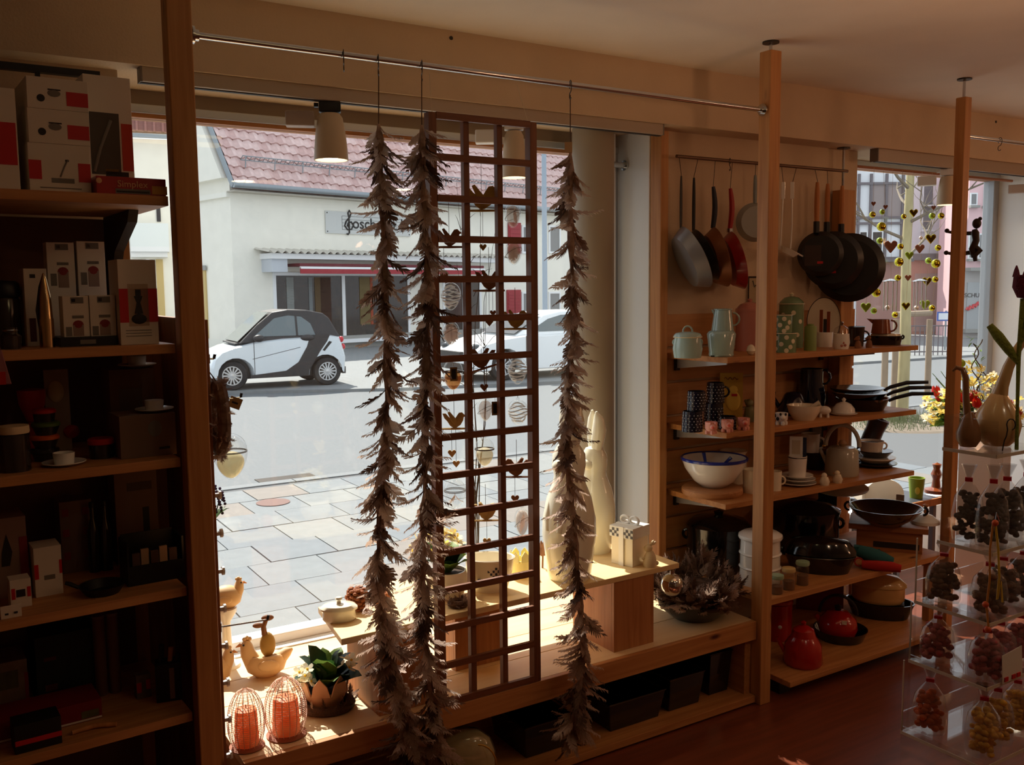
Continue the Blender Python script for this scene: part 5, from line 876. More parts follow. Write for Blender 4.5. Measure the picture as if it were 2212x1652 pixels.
t, s = put('enamel_canister', 'dusty pink enamel canister partly behind the pine post', 'canister', 1618, 0, S1, Y=2.86); lat(t, 'body', [(0, 0), (29, 0), (29, 84), (0, 84)], PNK, s); lat(t, 'lid', [(30, 84.2), (30, 90), (20, 100), (6, 105), (0, 105)], PNK, s); lat(t, 'knob', [(0, 104), (4, 105), (6, 110), (0, 113)], PNK, s, 12); ear_handle(t, 28, 46, 10, s, PNK, 2, -1)
t, s = put('ceramic_egg', 'small cream ceramic egg on the upper shelf by the post', 'egg', 1622, 0, S1, Y=2.67); lat(t, 'egg', [(0, 0), (6, 2), (10, 9), (8, 18), (4, 22), (0, 23)], CREAM, s)
t, s = put('framed_sign', 'small dark-framed lettered sign leaning behind the pink canister', 'sign', 1633, 0, S1, Y=2.965); bx(t, 'board', -17, 19, -2, 0, 96, 152, mat('sign_cream', (206, 186, 150), .8), s); bx(t, 'leg', -3, 3, -1, 1, 0, 96, DARKC, s); FRM = mat('sign_frame', (64, 44, 34), .6)
for a in ((-19, 21, 150, 154), (-19, 21, 94, 98), (-19, -16, 94, 154), (18, 21, 94, 154)): bx(t, 'frame_bar', a[0], a[1], -3, 0, a[2], a[3], FRM, s)
MB().tube([((-10+1.6*i)*s, -2.6*s, (142-2.2*i+5*math.sin(i*1.6))*s) for i in range(16)], .8*s, 4).build('handwriting', INK, t)
def canister(px, Y, z, w, h, label, lid=True, m=GRN, grid=((-40, .75), (10, .8), (45, .6), (-15, .45), (30, .3), (-45, .2), (10, .12)), dsz=5):
    t, s = put('dotted_canister', label, 'canister', px, 0, z, Y=Y); lat(t, 'body', [(0, 0), (w/2, 0), (w/2, h), (0, h)] if lid else vessel(w/2, w/2, h, 1.6), m, s); lat(t, 'rim', [(w/2-1, h-1), (w/2+1.5, h-.6), (w/2+1.5, h+1), (w/2-1, h+1)], DOT, s)
    if lid: lat(t, 'lid', [(w/2, h+1.1), (w/2-2, h+5), (w*.3, h+13), (w*.1, h+16), (0, h+16)], m, s); lat(t, 'knob', [(0, h+15), (3, h+16), (5, h+21), (0, h+25)], DOT, s, 12)
    dots(t, [(a, f*h) for a, f in grid], w/2, s, DOT, dsz); return t, s
t, s = canister(1708, 2.89, S1, 52, 94, 'tall sage green dotted canister with domed lid')
t, s = canister(1694, 2.70, S1, 50, 41, 'low sage dotted canister under another one', False); zz = t.location.z+42.2*s; canister(1690, 2.70, zz, 40, 38, 'small sage dotted canister stacked on a low one', False)
t, s = put('green_tube', 'plain green cylinder tin on the upper shelf', 'tin', 1750, 0, S1, Y=2.70); lat(t, 'tin', [(0, 0), (13, 0), (13, 50), (11, 53), (0, 53)], mat('leaf_green_tin', (126, 148, 78), .5), s); lat(t, 'lid', [(0, 53), (7, 53), (7, 57), (0, 57)], mat('leaf_green_tin'), s)
t, s = put('picture_plate', 'oval cream plate with dark motifs standing upright', 'plate', 1778, 0, S1, Y=2.918); MB(Matrix.Translation((0, 0, 52*s)) @ Matrix.Rotation(PI/2+.12, 4, 'X')).lathe(sc_([(0, 2), (24, 2), (34, 5), (34, 3.5), (24, 0), (0, 0)], s), 36, 1, 1.5).build('plate', CREAM, t, True); MB(Matrix.Translation((0, -.3*s, 52*s)) @ Matrix.Rotation(PI/2+.12, 4, 'X')).tube([(34*math.cos(a)*s, 51*math.sin(a)*s, 5*s) for a in [i*2*PI/40 for i in range(40)]], .9*s, 4, True).build('dark_rim', DARKC, t)
for x, z in ((-8, 90), (20, 70), (-18, 76), (4, 92)): MB().ball((x*s, (-4.6-(z-51)*-.12)*s, z*s), 3.4*s, 1, .3, .8, 8, 5).build('motif', DARKC, t)
t, s = put('utensil_jar', 'white jar holding brown-handled utensils', 'jar', 1781, 0, S1, Y=2.82); lat(t, 'jar', vessel(16, 17, 32, 2), WHITEC, s)
for x, h in ((-8, 80), (0, 60), (7, 76)): bx(t, 'utensil_handle', x-3.5, x+3.5, -2, 2, 5, h, BRWN if h > 70 else DSTEEL, s, .001)
t, s = put('sugar_pot', 'white sugar pot with flower print and glass lid', 'pot', 1817, 0, S1, Y=2.68); lat(t, 'pot', [(0, 0), (15, 0), (18, 14), (16, 33), (0, 33)], WHITEC, s); lat(t, 'glass_lid', [(16, 33.2), (14, 44), (6, 50), (0, 51)], GEGG, s); lat(t, 'knob', [(0, 50), (3, 51), (4, 57), (0, 60)], STEEL, s, 12)
for x, z in ((4, 14), (8, 9), (1, 8)): MB().ball((x*s, -16.6*s, z*s), 3*s, 1, .4, 1, 8, 5).build('flower_print', PNK, t)
t, s = put('enamel_mug', 'dark brown enamel mug beside two tiny animals', 'mug', 1849, 0, S1, Y=2.76); DBR = mat('dark_brown_enamel', (40, 24, 18), .2, coat=.5); lat(t, 'body', vessel(15, 17, 42, 1.5), DBR, s); lat(t, 'rim', [(16, 41), (20, 42.5), (16, 43)], DBR, s); ear_handle(t, 15, 22, 11, s, DBR, 2)
for px, lb in ((1853, 'tiny brown sitting animal figurine before the dark mug'), (1877, 'tiny brown sitting animal figurine before the black dish')):
    t, s = put('animal_figurine', lb, 'figurine', px, 0, S1, Y=2.655); b = MB(); b.lathe(sc_([(0, 0), (6.5, 0), (7, 6), (5, 15), (0, 18)], s), 14); b.ball((-1*s, 0, 21*s), 5*s); b.tube([(-5*s, 0, 20*s), (-8*s, 0, 19*s)], [2.5*s, 1.5*s], 6); b.build('body', mat('figurine_brown', (140, 92, 60), .6), t, True)
    for q in (-1, 1): MB().ball((1*s, q*4*s, 25*s), 2*s).build('ear', mat('figurine_brown'), t, True)
t, s = put('roasting_dish', 'black roasting dish under a cream dish and brown jug', 'dish', 1912, 0, S1, Y=2.74); lat(t, 'dish', vessel(31, 35, 20, 2), BLACKG, s, 32, sy=.8); ear_handle(t, 33, 17, 4, s, BLACKG, 1.8); lat(t, 'cream_insert', [(0, 19), (31, 19), (30, 24), (27, 25.5), (0, 25.5)], CREAM, s, 32, sy=.8)
zz = t.location.z+25.4*s; t, s = put('enamel_jug', 'brown enamel jug standing on the cream dish', 'jug', 1903, 0, zz, Y=2.74); lat(t, 'body', vessel(21, 17, 30, 1.5), BRWN, s); ear_handle(t, 19, 16, 12, s, BRWN, 2, 1); MB(Matrix.Translation((-16*s, 0, 30*s))).prism([(0, 0), (-14*s, 2*s), (-2*s, -9*s)], -5*s, 5*s).build('spout', BRWN, t)
# ================================================================== middle wall shelf
def dotmug(px, Y, z, w, h, label, handle=0, dense=True):
    t, s = put('dotted_mug', label, 'mug', px, 0, z, Y=Y); lat(t, 'body', vessel(w/2, w/2*.92, h, 1.6), NAVY, s)
    dots(t, [(a+(10 if k % 2 else 0), 5+k*6.2) for k in range(int(h/6.6)) for a in range(-66, 67, 22)], w/2*.985, s, WHITEC, .85, n=5)
    if handle: ear_handle(t, w/2-2, h*.55, 11, s, NAVY, 2.3, handle)
    return t, s
t, s = dotmug(1495, 2.74, S2, 46, 44, 'lower navy dotted mug at the end of the middle shelf'); dotmug(1504, 2.74, t.location.z+44.4*s, 42, 42, 'upper navy dotted mug stacked at the end of the middle shelf')
t, s = dotmug(1541, 2.83, S2, 44, 46, 'lower navy mug behind the pink pigs'); dotmug(1545, 2.83, t.location.z+46.4*s, 40, 44, 'upper navy mug with a handle, before the yellow card', 1); dotmug(1571, 2.70, S2, 40, 28, 'low navy dotted cup with a pale rim behind the pigs')
t, s = put('chick_card', 'yellow picture card with a chick standing on the middle shelf', 'card', 1579, 0, S2, Y=2.94, turn=.1); bx(t, 'card', -24, 24, -2, 2, 0, 96, mat('mustard_card', (196, 160, 60), .7), s); MB().ball((4*s, -3*s, 36*s), 17*s, .9, .12, 1.3).build('chick_print', mat('chick_yellow', (232, 200, 90), .7), t, True); MB().ball((4*s, -4*s, 60*s), 9*s, 1, .2, 1).build('chick_head', mat('chick_yellow'), t, True); bx(t, 'red_scarf', 0, 12, -6, -3, 46, 51, REDC, s)
MB().tube([((-15+2.6*i)*s, -2.6*s, (84+3*math.sin(i*1.7))*s) for i in range(12)], .9*s, 4).build('lettering', mat('card_ink', (120, 60, 30), .7), t)
t, s = put('cow_figure', 'greenish ceramic figure just behind the pine post', 'figurine', 1618, 0, S2, Y=2.80); b = MB(); b.lathe(sc_([(0, 0), (11, 0), (12, 10), (9, 30), (0, 36)], s), 16); b.ball((0, 0, 40*s), 9*s); b.build('body', mat('olive_ceramic', (120, 116, 80), .4), t, True); MB().ball((-7*s, 0, 44*s), 4*s).build('ear', mat('olive_ceramic'), t, True)
PIGM = mat('pig_pink', (238, 166, 152), .35, coat=.3)
def pigcup(px, Y, label, m=PIGM, spots=False):
    t, s = put('animal_egg_cup', label, 'egg cup', px, 0, S2, Y=Y, turn=-.5); lat(t, 'cup', [(0, 5), (9, 6), (13, 12), (13.5, 26), (11.5, 26), (11, 13), (0, 9)], m, s)
    for a in range(4): th = a*PI/2+.78; lat(t, 'foot', [(0, 0), (4, 0), (4.5, 5), (3, 8), (0, 8)], m, s, 10, (9*math.cos(th)*s, 9*math.sin(th)*s, 0))
    MB().ball((9*s, -10*s, 17*s), 6*s).build('face', m, t, True); MB(Matrix.Translation((12*s, -15*s, 16*s))).ball((0, 0, 0), 3.4*s, 1, .6, .9).build('snout', mat('snout_red', (226, 92, 72), .4) if not spots else CREAM, t, True)
    for q in (-1, 1): MB().ball(((9+q*4.5)*s, (-10+q*3)*s, 24*s), 2.6*s, 1, .6, 1.2).build('ear', m if not spots else INK, t, True)
    if spots:
        for x, y, z in ((-9, -10, 20), (-2, -13, 14)): MB().ball((x*s, y*s, z*s), 4*s, 1, .5, 1).build('black_patch', INK, t, True)
    return t
pigcup(1536, 2.645, 'pink pig egg cup before the navy dotted mugs'); pigcup(1571, 2.645, 'pink pig egg cup between two other pigs'); pigcup(1606, 2.645, 'pink pig egg cup next to the pine post'); pigcup(1688, 2.655, 'black and white cow egg cup beside the cream bowl', WHITEC, True); pigcup(1655, 2.73, 'white animal egg cup half hidden by the pine post', CREAM)
t, s = put('cream_mortar', 'cream ceramic bowl with a pestle', 'bowl', 1736, 0, S2, Y=2.70); lat(t, 'bowl', vessel(22, 36, 32, 3, (32, .5)), CREAM, s); tub(t, 'pestle', [(2, 0, 12), (18, 0, 30), (32, 0, 39)], [5, 3.5, 5], CREAM, s)
t, s = put('cow_creamer', 'small white cow-shaped creamer', 'creamer', 1780, 0, S2, Y=2.70); b = MB(); b.ball((0, 0, 15*s), 12*s, 1.2, .8, .8); b.ball((-11*s, 0, 22*s), 6*s); b.build('body', WHITEC, t, True)
for x, y in ((-7, -4), (-7, 4), (8, -4), (8, 4)): lat(t, 'leg', [(0, 0), (3, 0), (2.6, 8), (0, 9)], WHITEC, s, 8, (x*s, y*s, 0))
t, s = put('cloche_dish', 'white dome-lidded butter dish', 'dish', 1822, 0, S2, Y=2.70); lat(t, 'plate', [(0, 0), (24, 0), (29, 4), (29, 5), (0, 4)], WHITEC, s); lat(t, 'dome', [(24, 5.2), (23, 14), (15, 24), (6, 28), (0, 29)], WHITEC, s); lat(t, 'knob', [(0, 28), (3, 29), (5, 34), (0, 38)], WHITEC, s, 12)
t, s = put('enamel_coffee_pot', 'navy enamel coffee pot with a thin spout', 'pot', 1712, 0, S2, Y=2.84); lat(t, 'body', [(0, 0), (33, 0), (34, 8), (18, 44), (14, 48), (0, 50)], NAVY, s); tub(t, 'spout', [(-28, 0, 14), (-40, 0, 36), (-38, 0, 48), (-44, 0, 50)], [5, 4, 3, 3], NAVY, s)
t, s = put('enamel_jug', 'tall navy enamel jug with a loop handle', 'jug', 1752, 0, S2, Y=2.915); lat(t, 'body', [(0, 0), (28, 0), (30, 30), (24, 60), (24, 88), (22.5, 88), (22, 60), (27, 30), (26, 3), (0, 3)], NAVY, s); ear_handle(t, 22, 70, 16, s, NAVY, 2.4)
def fpan(px, Y, z, r, dep, label, hang, hl):
    t, s = put('frying_pan', label, 'pan', px, 0, z, Y=Y); lat(t, 'pan_body', vessel(r*.78, r, dep, 2), BLACKG, s, 36); T = Matrix.Rotation(hang, 4, 'Z'); MB(T).tube([((r-3)*s, 0, (dep-5)*s), ((r+10)*s, 0, (dep+2)*s), ((r+hl*.5)*s, 0, (dep+12)*s), ((r+hl)*s, 0, (dep+14)*s)], [3*s, 4*s, 4.5*s, 3.5*s], 8).build('handle', BLACK, t, True); return t, s
t, s = fpan(1862, 2.77, S2, 56, 26, 'bottom black frying pan of a stack of three', -.1, 84); z2 = t.location.z+15*s; z2 = t.location.z+26.6*s; t, s = fpan(1856, 2.77, z2, 58, 12, 'middle black frying pan of a stack of three', -.02, 84); fpan(1850, 2.77, t.location.z+12.6*s, 58, 10, 'top black frying pan of a stack of three', .06, 84)
# ================================================================== lower wall shelf
t, s = put('wooden_board', 'round wooden board under the blue-rimmed bowl', 'board', 1538, 0, S3, Y=2.80); lat(t, 'board', [(0, 0), (62, 0), (65, 4), (65, 12), (62, 15), (0, 15)], wood('chopping_wood', (196, 140, 92), (170, 114, 70), 'x', knots=False), s, 40)
t2, s2 = put('mixing_bowl', 'large white bowl with a blue rim', 'bowl', 1542, 0, t.location.z+15.2*s, Y=2.80); lat(t2, 'bowl', [(0, 0), (26, 0), (44, 14), (62, 40), (70, 62), (68, 62), (60, 41), (42, 17), (24, 4), (0, 4)], WHITEC, s2, 44); lat(t2, 'blue_rim', [(67.5, 57), (71.5, 59), (72, 63), (69.5, 65), (67, 62.5)], mat('cobalt_rim', (30, 52, 150), .2, coat=.5), s2, 44)
for x, a in ((-18, -.15), (22, .45)): tub(t2, 'blue_spoon', [(x*.4, 6, 14), (x, 0, 50), (x+a*30, -2, 74 if x < 0 else 64)], [3, 3, 4], mat('cobalt_rim'), s2)
t, s = put('cream_bowl', 'cream bowl stacked on a cream pot behind the blue-rimmed bowl', 'bowl', 1584, 0, S3, Y=2.912); lat(t, 'pot', [(0, 0), (27, 0), (28, 48), (0, 48)], CREAM, s); lat(t, 'bowl', [(0, 48), (18, 48), (30, 70), (28, 70), (17, 51), (0, 51)], CREAM, s)
t, s = put('cream_pot', 'cream pot touching the pine post on the lower shelf', 'pot', 1628, 0, S3, Y=2.72); lat(t, 'pot', vessel(22, 24, 50, 2), CREAM, s)
t, s = put('glass_jar', 'clear lidded glass jar behind the pine post', 'jar', 1632, 0, S3, Y=2.95); lat(t, 'jar', [(0, 0), (15, 0), (16, 90), (13, 104), (0, 104)], GEGG, s); lat(t, 'lid', [(0, 104), (13, 104), (13, 112), (5, 116), (0, 117)], GEGG, s)
t, s = put('white_mug', 'plain cream mug right beside the pine post', 'mug', 1672, 0, S3, Y=2.70); lat(t, 'body', vessel(15, 16, 42, 1.6), CREAM, s); ear_handle(t, 14, 22, 9, s, CREAM, 2)
t, s = put('plate_stack', 'stack of white plate, saucer and bowl', 'plates', 1722, 0, S3, Y=2.72)
for i, (r_, z_) in enumerate(((40, 0), (38, 8), (33, 15))): lat(t, 'plate', [(0, z_), (r_*.6, z_), (r_, z_+6), (r_, z_+7.4), (r_*.6, z_+2), (0, z_+2)], WHITEC, s, 32)
t2, s2 = put('white_beaker', 'tall white beaker holding a card on the plate stack', 'beaker', 1722, 0, t.location.z+16.9*s, Y=2.72); lat(t2, 'beaker', vessel(17.5, 20, 46, 1.6), WHITEC, s2); lat(t2, 'dark_ring', [(19.6, 42), (20.6, 43), (19.8, 44.5)], NAVY, s2); bx(t2, 'card', -17, 10, -2, 2, 20, 88, WHITEC, s2); bx(t2, 'blue_card', 10.5, 18, -2, 2, 20, 86, mat('navy_card', (28, 42, 74), .6), s2); bx(t2, 'card_print', -12, 5, -2.6, -2, 50, 80, mat('sketch_print', (206, 194, 170), .7), s2)
t, s = put('navy_bowl', 'dark navy bowl under a white cup', 'bowl', 1764, 0, S3, Y=2.905); lat(t, 'bowl', [(0, 0), (20, 0), (30, 40), (0, 40)], NAVY, s); t2, s2 = put('gold_trim_cup', 'white cup with a gold-trimmed handle on the navy bowl', 'cup', 1750, 0, t.location.z+40*s, Y=2.905); lat(t2, 'cup', vessel(18, 20, 40, 1.6), WHITEC, s2); ear_handle(t2, 18, 20, 12, s2, WHITEC, 2.4); MB().ball((28*s2, -2*s2, 14*s2), 4*s2).build('gold_trim', mat('gold', (212, 160, 60), .25, .9), t2, True)
for px in (1762,): 
    t, s = put('framed_picture', 'small dark picture frame leaning on the slats', 'frame', px, 0, S3, Y=2.979); t.rotation_euler = (0, 0, 0); bx(t, 'frame', -20, 20, -1.5, 1.5, 0, 92, DARKC, s); bx(t, 'picture', -14, 14, -2, -1.5, 48, 86, GREYC, s)
KET = mat('grey_white_enamel', (186, 184, 170), .25, coat=.5)
t, s = put('watering_can', 'grey-white enamel can with a tall arched handle', 'can', 1818, 0, S3, Y=2.755); lat(t, 'body', [(0, 0), (34, 0), (36, 6), (33, 52), (26, 60), (0, 62)], KET, s); tub(t, 'arched_handle', [(34*math.cos(a)-0, 0, 62+46*math.sin(a)) for a in [i*PI/14 for i in range(15)]], [4.5]*15, KET, s); lat(t, 'knob', [(0, 60), (5, 61), (9, 68), (5, 75), (0, 76)], mat('knob_wood', (190, 150, 110), .5), s, 14)
tub(t, 'spout', [(-30, 0, 24), (-40, 0, 42), (-45, 0, 52)], [6, 4, 4], KET, s)
for px, lb in ((1781, 'tiny cream bird salt shaker beside the plates'), (1809, 'tiny cream bird salt shaker before the enamel can')):
    t, s = put('bird_shaker', lb, 'shaker', px, 0, S3, Y=2.645); b = MB(); b.lathe(sc_([(0, 0), (9, 0), (11, 8), (7, 18), (0, 20)], s), 16); b.ball((-1*s, 0, 21*s), 6*s); b.build('body', CREAM, t, True); MB().tube([(-6*s, 0, 21*s), (-10*s, 0, 20*s)], [1.6*s, .4*s], 6).build('beak', mat('beak_orange'), t)
t, s = put('plate_stack', 'black and white plates stacked at the end of the lower shelf', 'plates', 1890, 0, S3, Y=2.80)
for i, (r_, z_, h_, m_) in enumerate(((45, 0, 8, BLACKG), (42, 9, 11, WHITEC), (36, 21, 13, BLACKG))): lat(t, 'plate', [(0, z_), (r_*.7, z_), (r_, z_+h_-1.5), (r_, z_+h_), (0, z_+h_)], m_, s, 32)
t2, s2 = put('white_cup', 'wide white cup on the black plates', 'cup', 1882, 0, t.location.z+34.3*s, Y=2.80); lat(t2, 'cup', vessel(22, 26, 22, 1.8), WHITEC, s2); ear_handle(t2, 24, 12, 7, s2, WHITEC, 2); lat(t2, 'coffee', [(0, 17), (23, 17)], DARKC, s2)
t, s = put('boot_vase', 'dark boot-shaped vase behind the stacked plates', 'vase', 1862, 0, S3, Y=2.94); MB(Matrix.Rotation(.35, 4, 'Y')).lathe(sc_([(0, 0), (20, 0), (19, 70), (22, 96), (20, 96), (16, 70), (0, 66)], s), 20).build('shaft', mat('dark_boot', (44, 30, 28), .4), t, True); tub(t, 'toe', [(0, 0, 10), (22, 0, 11), (36, 0, 9)], [11, 11, 7], mat('dark_boot'), s)
# ================================================================== deep shelf and low shelf
t, s = put('stock_pot', 'big black enamel stock pot with lid at the back of the deep shelf', 'pot', 1551, 0, S4, Y=2.845); lat(t, 'pot', [(0, 0), (65, 0), (67, 4), (67, 88), (0, 88)], BLACKG, s, 36); lat(t, 'lid', [(68, 88), (68, 94), (56, 105), (14, 114), (0, 114)], BLACKG, s, 36); ear_handle(t, 65, 70, 10, s, BLACKG, 3.4, -1); lat(t, 'knob', [(0, 113), (8, 114), (11, 122), (0, 126)], BLACKG, s, 14)
t, s = put('stock_pot', 'second black stock pot under the wall shelf', 'pot', 1738, 0, S4, Y=2.82); lat(t, 'pot', [(0, 0), (68, 0), (70, 4), (70, 84), (0, 84)], BLACKG, s, 36); lat(t, 'lid', [(72, 84.3), (72, 90), (50, 102), (0, 108)], BLACKG, s, 36); ear_handle(t, 68, 62, 10, s, BLACKG, 3.4, 1)
t, s = put('ribbed_crock', 'tall white ribbed ceramic crock with lid', 'crock', 1641, 0, S4, Y=2.59); lat(t, 'crock', [(0, 0), (42, 0), (43, 6), (42, 34), (45, 37), (42, 40), (42, 64), (45, 67), (42, 70), (41, 98), (0, 98)], WHITEC, s, 36); lat(t, 'lid', [(45, 98.2), (47, 102), (46, 107), (38, 112), (0, 114)], WHITEC, s, 36)
t, s = put('roaster', 'large black oval roaster with a lid', 'roaster', 1770, 0, S4, Y=2.57); lat(t, 'base', [(0, 0), (60, 0), (74, 36), (70, 40), (0, 40)], BLACKG, s, 36, sy=.62); lat(t, 'lid', [(76, 40.3), (74, 48), (60, 66), (0, 76)], BLACKG, s, 36, sy=.62); ear_handle(t, 72, 38, 8, s, BLACKG, 3, -1)
LIDM = mat('mint_lid', (150, 178, 146), .4)
for px, Y, h, m_, lb in ((1678, 2.46, 42, LIDM, 'small glass spice jar with a mint lid next to the pine post'), (1703, 2.47, 48, mat('ochre_lid', (206, 178, 120), .4), 'small glass spice jar with an ochre lid'), (1733, 2.48, 52, LIDM, 'small glass spice jar with a mint lid beside the roaster')):
    t, s = put('spice_jar', lb, 'jar', px, 0, S4, Y=Y); lat(t, 'jar', [(0, 0), (13, 0), (14, 3), (14, h-12), (12, h-9), (0, h-9)], GEGG, s); lat(t, 'lid', [(14, h-9), (15, h-6), (14, h-1), (0, h)], m_, s); lat(t, 'spice', [(0, 1), (12, 1), (12, h*.4), (0, h*.42)], mat('brown_spice', (120, 84, 56), .9), s)
t, s = put('cream_platter', 'large cream oval platter leaning behind the wok', 'platter', 1812, 0, S4, Y=2.84); MB(Matrix.Translation((0, 0, 107*s)) @ Matrix.Rotation(.25, 4, 'X')).lathe(sc_([(0, 2), (44, 2), (58, 8), (58, 6.5), (44, 0), (0, 0)], s), 36, 1, .7).build('platter', CREAM, t, True); bx(t, 'box_support', -44, -6, -6, 26, 0, 107, DARKC, s)
t, s = put('cutting_board_stack', 'stacked wooden crates carrying the black wok', 'crate', 1930, 0, S4, Y=2.62); bx(t, 'crate', -74, 56, -44, 44, 0, 44, wood('crate_wood', (180, 116, 68), (150, 92, 50), 'x', knots=False), s, .002); bx(t, 'crate_slot', -40, 50, -45, -44, 8, 20, DARKC, s); bx(t, 'board', -90, 66, -52, 50, 44.2, 56, MT['crate_wood'], s, .002)
zc_ = t.location.z+56.3*s; t, s = put('wok', 'wide black enamel wok on wooden crates', 'wok', 1912, 0, zc_, Y=2.60); lat(t, 'wok', [(0, 0), (30, 0), (62, 22), (76, 40), (73.5, 40), (60, 24), (28, 3), (0, 3)], BLACKG, s, 40); ear_handle(t, 74, 36, 9, s, BLACKG, 2.6, 1); ear_handle(t, 74, 36, 9, s, BLACKG, 2.6, -1)
t, s = put('tagine_lid', 'white domed lid with a wooden knob beside the wok', 'lid', 1998, 0, zc_, Y=2.52); lat(t, 'dome', [(0, 0), (30, 0), (29, 6), (14, 18), (0, 22)], WHITEC, s, 30); lat(t, 'knob', [(0, 21), (3, 22), (4, 34), (6, 40), (0, 43)], HWOOD, s, 12)
t, s = put('oven_glove', 'teal oven glove lying over the red one', 'glove', 1892, 0, S4, Y=2.455); TEAL = mat('teal_cloth', (34, 92, 96), .9); tub(t, 'palm', [(-38, 0, 36), (-14, 0, 28), (14, 0, 20), (34, 0, 16)], [12, 17, 16, 10], TEAL, s, 12); tub(t, 'thumb', [(-6, 6, 30), (8, 10, 36)], [7, 5], TEAL, s); bx(t, 'cuff', -46, -34, -9, 9, 28, 46, TEAL, s, .003)
t, s = put('oven_glove', 'red oven glove on the deep shelf', 'glove', 1894, 0, S4, Y=2.44); RDC = mat('red_cloth', (178, 34, 26), .9); tub(t, 'palm', [(-30, -6, 10), (0, -8, 11), (30, -8, 11), (48, -8, 9)], [9, 11, 11, 8], RDC, s, 12); tub(t, 'hanging_loop', [(-36+9*math.cos(a), -4, 14+9*math.sin(a)) for a in [i*PI/6 for i in range(11)]], 1.5, RDC, s)
mat('red_enamel', (176, 26, 22), .2, coat=.5); REDE = mat('red_enamel'); 
t, s = put('enamel_kettle', 'small red enamel kettle at the front of the low shelf', 'kettle', 1734, 0, S5, Y=2.46); lat(t, 'body', [(0, 0), (38, 0), (42, 6), (38, 44), (26, 62), (0, 64)], REDE, s, 32); lat(t, 'lid', [(26, 62.2), (22, 76), (10, 84), (0, 86)], REDE, s); lat(t, 'knob', [(0, 85), (4, 86), (6, 92), (0, 96)], REDE, s, 12); tub(t, 'spout', [(-36, 0, 22), (-48, 0, 40), (-54, 0, 52)], [6, 4.5, 3.5], REDE, s)
t, s = put('black_pan', 'black pan holding a red kettle on the low shelf', 'pan', 1815, 0, S5, Y=2.56); lat(t, 'pan', vessel(47, 56, 22, 2), BLACKG, s, 34); zz = t.location.z+2.4*s
t, s = put('whistling_kettle', 'round red kettle with a black arched handle', 'kettle', 1809, 0, zz, Y=2.565); lat(t, 'body', [(0, 0), (33, 0), (41, 20), (38, 40), (22, 56), (0, 60)], REDE, s, 32); lat(t, 'lid_knob', [(0, 59), (6, 60), (8, 68), (0, 72)], BLACK, s, 14); tub(t, 'arched_handle', [(38*math.cos(a), 0, 52+40*math.sin(a)) for a in [i*PI/12 for i in range(13)]], 3.4, BLACK, s); tub(t, 'spout', [(-34, 0, 30), (-46, 0, 44)], [7, 5], REDE, s); bx(t, 'sticker', 8, 18, -40, -38, 42, 50, CARD, s)
t, s = put('red_pot', 'tall red pot right behind the pine post on the low shelf', 'pot', 1676, 0, S5, Y=2.72); lat(t, 'pot', [(0, 0), (32, 0), (34, 5), (33, 78), (0, 80)], REDE, s); lat(t, 'lid', [(35, 80), (34, 86), (0, 98)], REDE, s); MB().ball((8*s, -33.5*s, 34*s), 4*s, 1, .3, 1).build('white_dot', WHITEC, t)
t, s = put('roaster', 'shallow dark roaster under the cream casserole', 'roaster', 1900, 0, S5, Y=2.64); lat(t, 'roaster', vessel(56, 70, 34, 3), BLACKG, s, 36, sy=.6); bx(t, 'liner', -48, 48, -24, 24, 3, 34.5, DARKC, s)
t2, s2 = put('cream_casserole', 'cream oval casserole with a knobbed lid', 'casserole', 1896, 0, t.location.z+34.4*s, Y=2.64); CASS = mat('buff_glaze', (222, 182, 116), .25, coat=.5); lat(t2, 'dish', [(0, 0), (48, 0), (54, 8), (54, 36), (0, 36)], CASS, s2, 36, sy=.62); lat(t2, 'lid', [(58, 36.2), (57, 42), (40, 56), (0, 62)], CASS, s2, 36, sy=.62); lat(t2, 'knob', [(0, 60), (8, 61), (12, 67), (8, 73), (0, 74)], WHITEC, s2, 14)
t, s = put('red_carton', 'tall red carton at the back of the low shelf', 'carton', 1770, 0, S5, Y=2.86); bx(t, 'carton', -48, 48, -20, 20, 0, 130, mat('dull_red_carton', (120, 30, 22), .7), s, .001); bx(t, 'carton_flap', -48, 48, -20.4, -20, 110, 130, mat('dull_red2', (98, 24, 18), .7), s)
# ================================================================== dark gift shelves at the left
GX, GY, GR = .515, 2.44, .06; L1, L2, L3, L4, L5 = 1.84, 1.472, 1.18, .84, .50
gu = thing('gift_shelves', 'tall dark gift shelving beside the window', 'shelving', (GX, GY, 0), GR); DP = wood('shelf_front_pine', (204, 146, 90), (176, 116, 66), 'x', knots=False)
for z in (L1, L2, L3, L4, L5): MB().box(-1.7, 0, 0, .44, z-.024, z).build('shelf_board', DP, gu, bevel=.0015)
BK = mat('brown_back_panel', (120, 88, 64), .8, noise=.05, ns=5)
MB().box(-1.7, -.03, .445, .462, 0, L1-.03).build('back_panel', BK, gu)
MB(Matrix.Translation((-.012, .47, 0))).box(-.02, .02, -.02, .0, 0, 1.98).build('back_upright', PZ, gu)
MB().prism([(0, 0), (.30, 0), (.28, -.03), (.12, -.10), (.04, -.22), (0, -.30)], -.012, .012, Matrix.Translation((-.05, .44, L1-.025)) @ Matrix.Rotation(-PI/2, 4, 'Z')).build('bracket', mat('dark_bracket', (58, 44, 36), .6), gu)
sp_ = thing('partition_panel', 'brown wooden side panel with rows of white clips', 'panel', (.594, 2.47, 0)); MB().box(-.011, .012, 0, .69, 0, 1.53).build('panel', wood('panel_brown', (150, 96, 56), (122, 74, 42), 'z', knots=False), sp_, bevel=.001)
